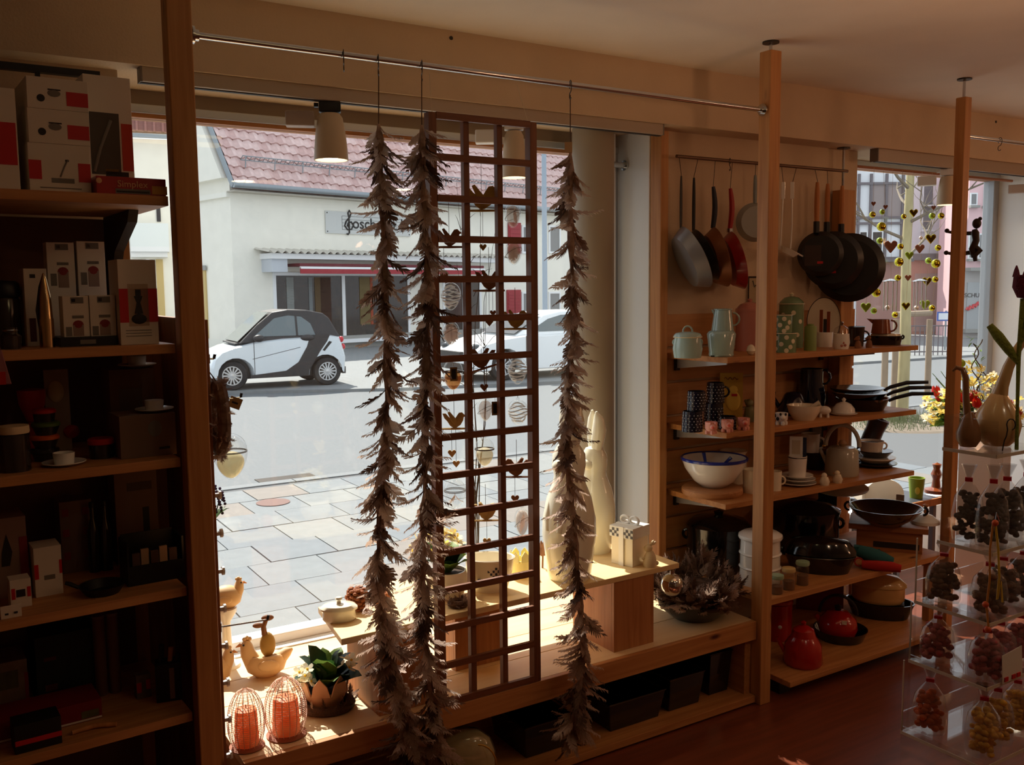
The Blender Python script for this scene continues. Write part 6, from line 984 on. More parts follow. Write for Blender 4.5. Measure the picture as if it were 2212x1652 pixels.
MB().box(-.094, -.011, .495, .515, 0, 1.53).build('gap_light_block', MT['panel_brown'], sp_); cm = MB(); cm.box(0, .016, -.005, .005, -.005, .005); cm.lathe([(0, .012), (.012, .012), (.012, .018), (0, .018)], 10, T=Matrix.Rotation(PI/2, 4, 'Y')); cm = cm.mesh('clip', mat('white_clip', (226, 224, 220), .4))  # narrow board added to block window light in the gap beside the panel
for k in range(13): inst(cm, 'clip', sp_, (.012, .014, 1.165-k*.104))
def prong(px0, px1, py0, py1, Y, label):
    a = oY(px0, py0, Y); b = oY(px1, py1, Y); a.x = .607; t = thing('display_hook', label, 'hook', a); d = b-a; MB().tube([(0, 0, 0), d], .0025, 8).build('prong', STEEL, t, True); MB().tube([d, d+Vector((.003, 0, .012))], .004, 8).build('tip', BLACK, t, True); MB().box(0, .006, -.008, .008, -.012, .012).build('plate', STEEL, t); return t
prong(455, 520, 868, 858, 2.64, 'metal display hook carrying the big glass egg'); prong(465, 578, 1356, 1338, 2.50, 'low metal display hook above the hen planters'); prong(445, 462, 775, 775, 2.50, 'short metal display hook near the top of the side panel')
egg(500, 985, 70, 100, 'bigcream', 'big glass egg with a pale yellow egg inside, on the display hook', 2.64, oY(500, 861, 2.64).z)
p = oY(508, 870, 2.637); s = mpp(p); t = thing('price_tag', 'kraft paper tag hanging on the hook of the big glass egg', 'tag', p, az(p)); MB(Matrix.Rotation(.4, 4, 'Y')).box(-13*s, 13*s, -.0006, .0006, -12*s, 12*s).build('card', mat('gold_kraft'), t); MB(Matrix.Rotation(.4, 4, 'Y')).box(-7*s, 6*s, -.0012, -.0006, -2*s, 2*s).build('print', INK, t)
# feather wreath on the panel
wc = Vector((.629, 2.488, oY(455, 905, 2.488).z)); t = thing('feather_wreath', 'brown feather wreath hanging on the side panel', 'wreath', wc); r = random.Random(33); MB().tube([(0, .050*math.cos(a), .085*math.sin(a)) for a in [i*2*PI/28 for i in range(28)]], .018, 8, True).build('wreath_ring', FEM[2], t, True); tub(t, 'loop', [(-.024, 0, .13), (-.01, 0, .11), (0, 0, .09)], .0015, CORD)
for i in range(110): a = r.uniform(0, 6.28); L = r.uniform(.026, .042); inst(FEMS[r.choice((4, 5, 0, 4))], 'feather', t, (0, .052*math.cos(a), .09*math.sin(a)), (r.uniform(0, 6.28), r.uniform(-1, 1), r.uniform(0, 6.28)), (L, L, L))
tub(thing('lavender_bunch', 'purple lavender sprigs tucked by the side panel', 'flowers', oY(468, 1120, 2.52)), 'stems', [(-.03, 0, -.03), (.0, 0, .02), (.012, 0, .06)], .0015, LEAF[0])
lv = [o for o in COL.objects if o.name.startswith('lavender_bunch')][0]
for dx, dz in ((.012, .062), (.018, .05), (.004, .05), (.0, .07), (-.006, .03), (.01, .025)):
    for j in range(5): MB().ball((dx+.003*j*.5, .002*(j % 2), dz-.008*j+.02), .004).build('floret', mat('lavender', (92, 72, 110), .8), lv)
for a in (.3, -.2): inst(LFM[0], 'leaf', lv, (-.02, 0, -.02), (0, -.7, a), (.07, .04, .07))
# ------------------------------------------------------------------ boxes and jars
KX = [1.]
def carton(px0, px1, hp, Y, z, d, label, m=CARD, name='gift_box', cat='box', turn=.0, group=None):
    """box whose front face stands at depth Y between two pixel columns"""
    t, s = put(name, label, cat, (px0+px1)/2, 0, z, group, Y); t.rotation_euler = (0, 0, GR+turn); w = (onS(px1, Y, z).x-onS(px0, Y, z).x)/2; KX[0] = w/((px1-px0)*s/2); MB().box(-w, w, 0, d, 0, hp*s).build('carton', m, t, bevel=.001); return t, s
def pr(t, s, x0, x1, z0, z1, m, name='print', d=.0008): return MB().box(x0*s*KX[0], x1*s*KX[0], -d, 0, z0*s, z1*s).build(name, m, t)
def mixer_print(t, s, x, z, k=1.): MB().ball((x*s, -.0006, z*s), 11*k*s, 1.2, .04, .7, 10, 6).build('print', GREYC, t); MB().ball(((x-26*k)*s, -.0006, (z-12*k)*s), 8*k*s, 1, .04, 1, 10, 6).build('print', DARKC, t); pr(t, s, x-14*k, x+14*k, z+6*k, z+9*k, DARKC)
t, s = carton(-52, 46, 218, 2.46, L1, .2, 'large white and red carton cut off by the picture edge'); pr(t, s, -6, 46, 55, 145, REDC, 'red_panel'); pr(t, s, -47, -10, 90, 110, REDC)
t, s = carton(66, 200, 104, 2.48, L1, .2, 'bottom white box of three with red corner panels'); pr(t, s, -67, -40, 28, 68, REDC, 'red_panel'); pr(t, s, 40, 67, 26, 66, REDC, 'red_panel'); tub(t, 'print', [(0, -.5, 35), (8, -.5, 55), (16, -.5, 72)], 1.6, GREYC, s); pr(t, s, 12, 20, 68, 72, DARKC); pr(t, s, -20, 30, 22, 32, GREYC); pr(t, s, -45, 45, 10, 12, GREYC); z1_ = t.location.z+104.3*s
t, s = carton(63, 197, 72, 2.48, z1_, .2, 'middle white box of three with a kitchen mill print'); pr(t, s, 18, 66, 12, 42, REDC, 'red_panel'); mixer_print(t, s, -8, 36); z1_ = t.location.z+72.3*s
t, s = carton(60, 194, 66, 2.48, z1_, .2, 'top white box of three with a kitchen mill print'); pr(t, s, 18, 66, 10, 40, REDC, 'red_panel'); mixer_print(t, s, -8, 34)
t, s = carton(193, 295, 262, 2.62, L1, .14, 'tall white box with a dark picture behind the red box'); pr(t, s, -42, 22, 55, 185, mat('dark_picture', (74, 60, 50), .5), 'picture'); pr(t, s, 26, 50, 65, 165, mat('orange_red_panel', (190, 50, 20), .4), 'red_panel'); tub(t, 'print', [(-34, -.5, 60), (-20, -.5, 110), (4, -.5, 170)], 3.5, GREYC, s); pr(t, s, -12, 38, 52, 62, DARKC); pr(t, s, -12, 16, 62, 67, mat('gold_print', (206, 150, 50), .5))
t, s = carton(210, 362, 38, 2.455, L1, .10, 'flat red box lettered Simplex on the top shelf', mat('red_gloss_card', (168, 28, 18), .3, coat=.3)); letters('Simplex', 20*s, mat('gold_lettering', (224, 170, 120), .5), t, -30*s, 17*s, -.0006, depth=.0004); pr(t, s, -36, 40, 3, 13, GREYC); pr(t, s, -34, 38, 5, 9, DARKC); MB().ball((-66*s, -.0004, 28*s), 6*s, 1, .06, 1, 12, 6).build('seal', mat('gold_lettering'), t); pr(t, s, 44, 78, 4, 22, mat('gold_print'))
# second shelf
DJ = mat('smoky_glass', (48, 40, 36), .15, coat=.4)
t, s = put('storage_jar', 'dark storage jar with black lid on the second gift shelf', 'jar', 16, 0, L2, Y=2.62); lat(t, 'jar', [(0, 0), (30, 0), (30, 100), (26, 106), (0, 106)], DJ, s); lat(t, 'lid', [(30, 106), (32, 112), (30, 134), (24, 140), (0, 142)], BLACK, s)
t, s = put('small_jar', 'small smoky jar with a screw neck', 'jar', 24, 0, L2, Y=2.49); lat(t, 'jar', [(0, 0), (20, 0), (21, 28), (14, 34), (14, 46), (0, 46)], DJ, s); lat(t, 'collar', [(14.2, 38), (15.5, 40), (14.2, 42)], STEEL, s)
t, s = carton(60, 110, 166, 2.58, L2, .08, 'slim white box behind the steel corkscrew'); pr(t, s, -12, 0, 146, 154, DARKC); pr(t, s, -18, -4, 10, 60, mat('maroon_print', (90, 30, 34), .6))
t, s = put('steel_opener', 'pointed polished steel bottle opener standing upright', 'opener', 103, 0, L2, Y=2.50); lat(t, 'base', [(0, 0), (15, 0), (15, 62), (0, 62)], mat('champagne_steel', (200, 168, 120), .2, 1.), s); lat(t, 'cone', [(0, 62), (14, 62), (12, 110), (6, 146), (2, 158), (0, 160)], mat('champagne_steel'), s); tub(t, 'lever', [(-12, 0, 40), (-16, 0, 80), (-8, 0, 130), (0, 0, 154)], 3, DSTEEL, s)
def millbox(px0, px1, hp, Y, z, label, d=.05):
    t, s = carton(px0, px1, hp, Y, z, d, label, group='spice mill boxes'); c = 3; top = hp; pr(t, s, c-14, c+14, top-16, top-3, GREYC, 'logo'); pr(t, s, c-12, c-4, top-13, top-6, DARKC); pr(t, s, c-12, c+13, top-48, top-42, GREYC); MB().ball((c*s, -.0004, (top-62)*s), 11*s, 1, .05, .9, 12, 6).build('red_dome', mat('dark_red_print', (140, 34, 34), .6), t); pr(t, s, c-11, c+12, top-96 if top > 96 else 2, top-62, mat('jar_print', (150, 124, 110), .6), 'jar_print'); pr(t, s, -24, c-14, top-92 if top > 92 else 2, top-66, GREYC); return t
millbox(112, 172, 216, 2.66, L2, 'tall spice mill box in the rear row behind the white slim box'); millbox(177, 237, 216, 2.66, L2, 'tall spice mill box in the rear row beside the red-banded carton')
t, s = carton(132, 256, 20, 2.485, L2, .14, 'black tray holding two spice mill boxes', BLACK, 'display_tray', 'tray'); pr(t, s, -20, 14, 5, 14, GREYC, 'logo'); z1_ = t.location.z+20.3*s
millbox(139, 196, 88, 2.495, z1_, 'spice mill box in the black tray beside the steel opener'); millbox(197, 253, 88, 2.495, z1_, 'spice mill box in the black tray beside the red-banded carton')
t, s = carton(262, 345, 182, 2.47, L2, .10, 'tall white carton with a red band and coffee maker print'); pr(t, s, -41, 42, 48, 120, REDC, 'red_band'); pr(t, s, -22, 22, 40, 130, mat('beige_print', (186, 160, 134), .6), 'picture'); MB().ball((0, -.0012, 55*s), 16*s, 1, .05, .7, 12, 6).build('print', DARKC, t); MB().prism([(-9*s, 66*s), (9*s, 66*s), (4*s, 90*s), (9*s, 104*s), (-9*s, 104*s), (-4*s, 90*s)], -.0014, -.0008).build('print', DARKC, t); pr(t, s, -6, 6, 104, 118, DARKC, d=.0012)
for zz in (18, 24, 30): pr(t, s, -30, 26, zz, zz+1.4, GREYC)
# third shelf
t, s = put('storage_jar', 'dark glass jar with a cream lid on the third gift shelf', 'jar', 34, 0, L3, Y=2.49); lat(t, 'jar', [(0, 0), (31, 0), (31, 80), (0, 82)], DJ, s); lat(t, 'lid', [(31, 82), (32, 86), (31, 98), (0, 100)], CREAMM, s)
RP = mat('red_plastic', (186, 32, 22), .35)
t, s = put('red_strainer', 'red plastic strainer stacked at the back of the third shelf', 'strainer', 76, 0, L3, Y=2.72); lat(t, 'foot', [(0, 0), (16, 0), (10, 70), (0, 70)], RP, s); lat(t, 'cup', [(0, 70), (12, 72), (26, 110), (28, 140), (0, 144)], RP, s)
def bowl_lid(px, Y, z, lidm, label, r_=29): t, s = put('lidded_bowl', label, 'bowl', px, 0, z, Y=Y); lat(t, 'bowl', [(0, 0), (20, 0), (r_-2, 18), (0, 19)], DJ, s, 28); lat(t, 'lid', [(r_, 19), (r_, 25), (r_-4, 28), (0, 28)], lidm, s, 28); return t.location.z+28.3*s
z1_ = bowl_lid(98, 2.60, L3, DJ, 'plain dark lidded bowl at the bottom of a stack'); z1_ = bowl_lid(98, 2.60, z1_, mat('orange_lid', (220, 96, 30), .4), 'glass bowl with an orange lid in a stack'); z1_ = bowl_lid(100, 2.60, z1_, mat('green_lid', (86, 110, 34), .4), 'glass bowl with a green lid in a stack'); bowl_lid(96, 2.60, z1_, RP, 'glass bowl with a red lid on top of a stack', 24)
def cupsaucer(px, Y, z, label, k=1.): t, s = put('cup_and_saucer', label, 'cup', px, 0, z, Y=Y); s *= k; lat(t, 'saucer', [(0, 0), (26, 0), (44, 7), (44, 9), (24, 3), (0, 3)], WHITEC, s); lat(t, 'cup', [(0, 3.2), (20, 3.2), (22, 28), (20.5, 28), (18, 6), (0, 6)], WHITEC, s); return t
cupsaucer(139, 2.50, L3, 'white cup and saucer at the front of the third shelf')
t, s = put('red_lid_jar', 'low glass jar with a red lid', 'jar', 220, 0, L3, Y=2.56); lat(t, 'jar', [(0, 0), (24, 0), (26, 30), (0, 31)], DJ, s); lat(t, 'lid', [(27, 31), (27, 40), (24, 43), (0, 43)], RP, s)
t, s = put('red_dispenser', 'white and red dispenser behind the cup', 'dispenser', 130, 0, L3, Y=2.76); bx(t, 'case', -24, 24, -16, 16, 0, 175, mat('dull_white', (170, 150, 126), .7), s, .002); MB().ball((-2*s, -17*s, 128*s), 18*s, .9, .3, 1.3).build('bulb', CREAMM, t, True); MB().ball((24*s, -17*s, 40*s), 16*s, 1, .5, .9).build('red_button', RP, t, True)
TPE = mat('taupe_carton', (128, 100, 82), .7)
t, s = carton(262, 384, 92, 2.50, L3, .12, 'lower taupe carton with a cup on it, third shelf', TPE); pr(t, s, 22, 46, 14, 19, DARKC); MB().ball((14*s, -.0004, 60*s), 15*s, 1, .05, 1.2, 10, 6).build('print', GREYC, t); z1_ = t.location.z+92.3*s; cupsaucer(334, 2.55, z1_, 'white cup and saucer on the lower taupe carton', .9)
t, s = carton(244, 342, 172, 2.66, L3, .10, 'tall taupe carton behind, with a cup on top', TPE); pr(t, s, -30, 20, 80, 130, GREYC); z1_ = t.location.z+172.3*s; cupsaucer(296, 2.70, z1_, 'white cup and saucer high on the tall taupe carton', .9)
# fourth shelf
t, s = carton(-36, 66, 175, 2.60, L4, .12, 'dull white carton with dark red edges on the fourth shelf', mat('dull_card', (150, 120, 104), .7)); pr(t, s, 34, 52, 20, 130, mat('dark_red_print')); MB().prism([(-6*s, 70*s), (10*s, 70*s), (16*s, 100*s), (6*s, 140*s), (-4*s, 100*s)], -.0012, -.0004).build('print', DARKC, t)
t, s = carton(78, 138, 108, 2.56, L4, .08, 'pale box with red side marks on the fourth shelf'); pr(t, s, -30, -21, 40, 72, REDC); pr(t, s, 24, 30, 46, 76, REDC); pr(t, s, -10, 14, 36, 46, GREYC)
t, s = carton(136, 206, 156, 2.74, L4, .08, 'dull carton with small red marks at the back of the fourth shelf', TPE); [pr(t, s, -30+k*44, -16+k*44, zz, zz+16, mat('dark_red_print')) for k in (0, 1) for zz in (30, 80, 124)]
for px, lb in ((206, 'dark slim bottle in the middle of the fourth shelf'), (232, 'dark slim bottle beside the tall grey carton')):
    t, s = put('dark_bottle', lb, 'bottle', px, 0, L4, Y=2.72); lat(t, 'bottle', [(0, 0), (12, 0), (12, 90), (5, 116), (5, 140), (0, 141)], DJ, s); lat(t, 'cap', [(0, 141), (6, 141), (6, 152), (0, 152)], BLACK, s)
t, s = carton(256, 348, 206, 2.74, L4, .08, 'tall grey-brown carton behind the black crate', TPE); pr(t, s, -20, 34, 158, 176, mat('dim_print', (86, 70, 60), .7)); pr(t, s, 12, 26, 40, 120, DARKC)
t, s = put('open_crate', 'open black crate with small packets', 'crate', 332, 0, L4, Y=2.56); t.rotation_euler = (0, 0, GR); 
for a in ((-58, -54, -30, 46, 0, 92), (54, 58, -30, 46, 0, 92), (-54, 54, -30, -27, 0, 42), (-54, 54, 43, 46, 0, 96), (-54, 54, -27, 43, 0, 3)): bx(t, 'crate_wall', *a, BLACK, s)
for i in range(5): bx(t, 'packet', -46+19*i, -30+19*i, -20+4*(i % 2), -12+4*(i % 2), 3, 66+6*(i % 2), mat('packet_cream', (176, 146, 120), .7) if i % 2 else mat('packet_dark', (84, 60, 50), .7), s)
t, s = put('dark_bowl', 'flat black bowl on the fourth shelf', 'bowl', 222, 0, L4, Y=2.51); lat(t, 'bowl', vessel(34, 48, 20, 3), PANB, s); tub(t, 'handle', [(-46, 0, 18), (-62, 0, 28), (-72, 0, 32)], [4, 5, 4], BLACK, s)
t, s = carton(24, 70, 62, 2.50, L4, .05, 'small white carton behind the price card'); pr(t, s, -20, -12, 20, 44, REDC); pr(t, s, 14, 22, 22, 44, REDC); pr(t, s, -10, 10, 24, 40, DARKC)
t, s = carton(2, 48, 28, 2.43, L4, .004, 'white price card at the front of the fourth shelf', CARD, 'price_card', 'card'); pr(t, s, -14, -6, 8, 12, DARKC); pr(t, s, 6, 14, 9, 13, DARKC); bx(t, 'foot', -8, 8, 1, 10, 0, 2, CARD, s)
# fifth shelf
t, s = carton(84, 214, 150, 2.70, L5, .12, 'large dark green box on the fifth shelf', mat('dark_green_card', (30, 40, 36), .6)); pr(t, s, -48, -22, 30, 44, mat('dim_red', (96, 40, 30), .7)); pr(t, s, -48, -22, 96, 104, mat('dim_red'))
t, s = carton(-56, 66, 120, 2.68, L5, .12, 'printed food carton on the fifth shelf', mat('food_card', (130, 104, 76), .7, noise=.3, ns=14)); pr(t, s, -40, 40, 60, 100, mat('food_print', (92, 86, 46), .7, noise=.3, ns=40)); pr(t, s, 54, 62, 10, 90, mat('dark_red_print'))
for px, lb in ((221, 'brown cardboard tube standing beside the green box'), (250, 'brown cardboard tube standing before the dark corner')):
    t, s = put('card_tube', lb, 'tube', px, 0, L5, Y=2.69); lat(t, 'tube', [(0, 0), (12, 0), (12, 170), (0, 170)], mat('brown_tube', (118, 80, 54), .7), s); lat(t, 'cap', [(0, 170), (12.6, 170), (12.6, 176), (0, 176)], TPE, s)
t, s = carton(-20, 226, 44, 2.53, L5, .12, 'long flat red carton on the fifth shelf', mat('deep_red_card', (128, 20, 18), .5)); pr(t, s, 76, 116, 8, 24, mat('food_print')); pr(t, s, -120, 122, 2, 6, CARD)
t, s = carton(34, 136, 62, 2.44, L5, .07, 'small black box with a red stripe at the shelf front', BLACK); pr(t, s, -50, 51, 18, 29, REDC, 'red_stripe')
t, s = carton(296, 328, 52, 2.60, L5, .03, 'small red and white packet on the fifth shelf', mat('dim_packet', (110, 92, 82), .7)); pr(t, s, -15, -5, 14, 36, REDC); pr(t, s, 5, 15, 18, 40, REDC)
t, s = put('knife_block', 'black knife block with pale handles in the shelf corner', 'knife block', 366, 0, L5, Y=2.56); bx(t, 'block', -26, 26, -18, 24, 0, 84, BLACK, s, .003)
for x, h in ((-14, 120), (4, 112), (18, 96)): tub(t, 'knife_handle', [(x, 0, 80), (x+4, 4, h)], [5, 5.5], BLACK if x != 4 else HWOOD, s)
bx(t, 'blade_print', 2, 12, -18.6, -18, 6, 74, TPE, s)
t, s = put('wooden_boomerang', 'curved wooden trivet lying on the fifth shelf', 'trivet', 204, 0, L5, Y=2.47); tub(t, 'trivet', [(-44, 0, 5), (-22, 6, 6), (0, 10, 7), (22, 6, 6), (44, 0, 5)], [5, 5.5, 6, 5.5, 5], HWOOD, s, 10)
t, s = put('pink_cloth', 'folded pinkish cloth hanging over the shelf edge', 'cloth', 2, 0, L2, Y=2.405); MB(Matrix.Rotation(GR-t.rotation_euler.z, 4, 'Z')).prism([(-30*s, 3*s), (1*s, 3*s), (16*s, -72*s), (-30*s, -70*s)], -.006, .004).build('cloth', mat('pink_cloth', (150, 96, 100), .9, noise=.1, ns=30), t, bevel=.002); bx(t, 'fold', -30, 1, -5, 30, .1, 3, mat('pink_cloth'), s, .002); bx(t, 'red_border', -30, 6, -7.5, -4.2, -72, -44, RP, s)
# ================================================================== right window: baubles, flowers, stand
GOLD = mat('gold_bauble', (206, 190, 60), .06, 1.); GREENB = mat('green_bauble', (172, 196, 70), .12, .6); WHTB = mat('pearl_bauble', (226, 206, 196), .15, .4); SILB = mat('silver_heart', (214, 214, 212), .1, 1.); RUST = mat('brown_heart', (128, 70, 46), .6)
RZ = 2.192; MY = 3.10
def zpx(x, y): return oY(1820+x/2.58, 320+y/2.58, MY)
def strand(x, items, label, group='bauble strands in the right window'):
    top = zpx(x, items[0][1]); P = Vector((top.x, MY, RZ+.008)); t = thing('bauble_strand', label, 'ornament', P, az(P), None); s = mpp(P); pts = [Vector((0, 0, 0))]
    for ix, iy, kind, r in items:
        q = zpx(ix, iy); dx = (q-P).length*(1 if q.x >= P.x else -1) if False else (ix-x)/2.58*s; z = q.z-P.z; pts.append(Vector((dx, 0, z)))
        if kind in ('g', 'n', 'p'): MB().ball((dx, 0, z), r*s, n=16, m=10).build('bauble', {'g': GOLD, 'n': GREENB, 'p': WHTB}[kind], t, True)
        elif kind in ('G', 'H', 'R', 'S'):
            mm = {'G': GOLD, 'H': GREENB, 'R': RUST, 'S': SILB}[kind]; b = MB(); rr = r*s
            b.prism([(dx+a*rr, z+c*rr*1.1) for a, c in HEART], -rr*.3, rr*.3); b.build('heart', mm, t, bevel=rr*.2)
    MB().tube(pts, .0009, 4).build('thread', LINEN, t); return t
strand(220, [(238, 330, 'R', 5), (222, 355, 'n', 6), (220, 437, 'g', 10), (213, 515, 'n', 7), (215, 607, 'g', 10), (203, 805, 'g', 10)], 'strand of gold balls next to the brown wooden heart')
strand(170, [(172, 310, 'R', 5), (169, 370, 'g', 7), (160, 575, 'g', 5), (147, 887, 'H', 11), (190, 905, 'n', 7)], 'strand ending in a green heart beside the pine upright')
strand(325, [(340, 382, 'g', 6), (328, 548, 'g', 7), (323, 634, 'g', 10), (319, 722, 'g', 7), (310, 928, 'g', 7)], 'strand of small gold balls before the tree trunk')
strand(385, [(395, 362, 'G', 9), (380, 598, 'H', 9), (377, 722, 'R', 7), (370, 880, 'G', 9)], 'strand of mixed gold and green hearts over the trunk')
strand(492, [(506, 333, 'R', 5), (500, 378, 'n', 7), (497, 505, 'G', 11), (489, 627, 'n', 7), (485, 742, 'G', 10), (478, 872, 'H', 11)], 'strand of gold hearts between trunk and post')
strand(535, [(548, 378, 'g', 7), (538, 555, 'g', 7), (530, 643, 'g', 10), (529, 731, 'g', 7), (518, 890, 'g', 7)], 'strand of gold balls nearest the figure post')
strand(268, [(268, 548, 'R', 14)], 'single large brown wooden heart hanging in the right window')
strand(432, [(436, 500, 'p', 4), (432, 560, 'R', 10)], 'pale wire heart hanging among the baubles')
def chime(x, y, label, xs, y1, bead, ytop):
    P = zpx(x, y); P.y = MY; t = thing('wind_chime', label, 'chime', P, az(P)); s = mpp(P); k = s/2.58; MB().lathe([(0, 8*k), (10*k, 6*k), (42*k, -4*k), (42*k, -7*k), (0, -4*k)], 20).build('star_top', SILB, t, True); MB().tube([(0, 0, 8*k), (0, 0, zpx(x, ytop).z-P.z)], .0009, 4).build('thread', LINEN, t)
    for dx in xs: MB().tube([(dx*k, 0, -6*k), (dx*k, 0, -(y1-y)*k)], .003, 8).build('chime_tube', ALU, t, True)
    for bx_, by_, kd in bead: MB().tube([(bx_*k, .01, -6*k), (bx_*k, .01, -(by_-y)*k)], .0007, 4).build('bead_thread', LINEN, t); (MB().ball((bx_*k, .01, -(by_-y)*k), 14*k).build('bead', WHTB, t, True) if kd == 'p' else MB().prism([(bx_*k+a*16*k, -(by_-y)*k+c*16*k) for a, c in HEART], .006, .014).build('heart', SILB, t))
chime(268, 735, 'silver wind chime with thin tubes beside the black pans', (-32, -14, 14, 34), 905, ((-12, 888, 'p'),), 584); chime(432, 735, 'silver wind chime with a heart at the end of its thread', (-30, -12, 12, 32), 900, ((-14, 890, 'p'), (-20, 1110, 'h')), 586)
# climbing figure on the post
DKB = mat('dark_bronze', (44, 28, 22), .5, .3); p = onS(2098, 2.408, oY(2098, 560, 2.408).z); s = mpp(p); p.x = max(p.x, 3.846); t = thing('climbing_figure', 'dark climbing figure clinging to the pine post', 'figurine', p, az(p)); b = MB(); b.tube([(6*s, 0, 4*s), (2*s, 0, 22*s), (8*s, 0, 40*s), (6*s, 0, 56*s), (4*s, 0, 64*s)], [6*s, 8*s, 7*s, 8*s, 5*s], 10); b.ball((8*s, 0, 76*s), 10*s, .9, .9, 1.1); b.tube([(6*s, 0, 26*s), (16*s, -4*s, 18*s), (6*s, -6*s, 8*s), (8*s, -4*s, -4*s)], [7*s, 6*s, 6*s, 4*s], 8)
b.tube([(4*s, 4*s, 54*s), (0, 30*s, 57*s), (-26*s, 40*s, 58*s), (-50*s, 22*s, 62*s)], [5*s, 4.5*s, 4*s, 3*s], 8); b.tube([(2*s, 4*s, 20*s), (0, 30*s, 16*s), (-28*s, 40*s, 12*s), (-50*s, 22*s, 16*s)], [6*s, 5*s, 4.5*s, 3*s], 8); b.ball((-50*s, 21*s, 64*s), 5*s); b.ball((-50*s, 21*s, 16*s), 5*s); b.build('body', DKB, t, True); MB().ball((14*s, 0, 86*s), 4*s).build('ear', DKB, t, True)
# flower arrangement on a pedestal
FY = 2.76; fp = onS(2128, FY, .8); s = mpp(fp); t = thing('white_pedestal', 'white square pedestal under the flower arrangement', 'pedestal', (fp.x, FY, 0), az(fp)); MB().box(-.12, .12, -.12, .12, 0, .80).build('pedestal', WHITEP, t, bevel=.004); MB().box(-.135, .135, -.135, .135, .80, .82).build('cap', WHITEP, t)
t = thing('flower_arrangement', 'big arrangement of red tulips and yellow narcissi', 'flowers', (fp.x, FY, .82), az(fp)); r = random.Random(77); z0 = 0
lat(t, 'basket', [(0, 0), (45, 0), (60, 24), (56, 24), (0, 18)], mat('dark_basket', (70, 50, 36), .9), s)
def onpx(px, py): return ((px-2128)*s, 0, oY(px, py, FY).z-.82)
def tulip_mesh(m):
    b = MB()
    for k in range(6): T = Matrix.Rotation(k*PI/3, 4, 'Z'); b.sheet([[(.10, -.12, 0), (.16, 0, 0), (.10, .12, 0)], [(.42, -.32, .5), (.52, 0, .5), (.42, .32, .5)], [(.36, -.24, 1.0), (.46, 0, 1.05), (.36, .24, 1.0)], [(.30, -.02, 1.35), (.33, 0, 1.4), (.30, .02, 1.35)]], T)
    return b.mesh('tulip', m, True)
TUL = tulip_mesh(leafy('tulip_red', (214, 44, 22), .4, .5, (190, 24, 14)))
for px, py in ((2030, 865), (2034, 885), (2080, 870), (2096, 862), (2112, 872), (2085, 885), (2120, 902), (2135, 900), (2150, 905), (2165, 870), (2178, 880), (2142, 890)): x, y, z = onpx(px, py); inst(TUL, 'tulip', t, (x, r.uniform(-.1, .02), z-.02), (r.uniform(-.5, .5), r.uniform(-.4, .6), 0), (.044,)*3)
for i in range(190): f = r.random(); px = 2005+f*190; py = r.uniform(790 if 2060 < px < 2160 else 850, 930) if px > 2040 else r.uniform(880, 935); x, y, z = onpx(px, py); bloom(t, (x, r.uniform(-.12, .10), z), r.uniform(.018, .028), FLY if i % 3 else FLW, r)
for i in range(130): px = 1990+r.random()*190; py = r.uniform(870, 945); x, y, z = onpx(px, py); inst(LFM[(2, 0, 2)[i % 3]], 'leaf', t, (x*.6, r.uniform(-.06, .06), z*.8), (r.uniform(-.6, .6), r.uniform(-1.0, .3), (PI if x < 0 else 0)+r.uniform(-1, 1)), (r.uniform(.08, .14), .05, .08))
sm = MB()
for i in range(40): px = 2020+r.random()*160; py = r.uniform(800, 900); x, y, z = onpx(px, py); sm.tube([(x*.15, 0, .02), (x*.6, r.uniform(-.06, .06), z*.6), (x, r.uniform(-.08, .06), z)], .002, 4, cap=False)
sm.build('stems', LEAF[2], t)
for px in (2068, 2076): x, y, z = onpx(px, 790); MB().ball((x, -.04, z), .022).build('green_pompon', mat('pompon_green', (146, 160, 40), .9, bump=1., bs=120), t, True)
cw = MB()
for q, (px, py) in enumerate(((2108, 735), (2100, 745), (2122, 790))): x, y, z = onpx(px, py); x2 = onpx(2110, 850)[0]; cw.tube([(x2+(x-x2)*f+.018*math.sin(f*14+q*2), .012*math.cos(f*14), .12+(z-.12)*f) for f in [i/26 for i in range(27)]], .003, 5)
cw.build('curly_willow', mat('willow', (80, 62, 40), .9), t, True)
for i in range(14): px = 2100+r.uniform(-18, 16); py = r.uniform(735, 800); x, y, z = onpx(px, py); inst(LFM[2], 'leaf', t, (x, 0, z), (0, r.uniform(-1, 0), r.uniform(0, 6)), (.035, .02, .03))
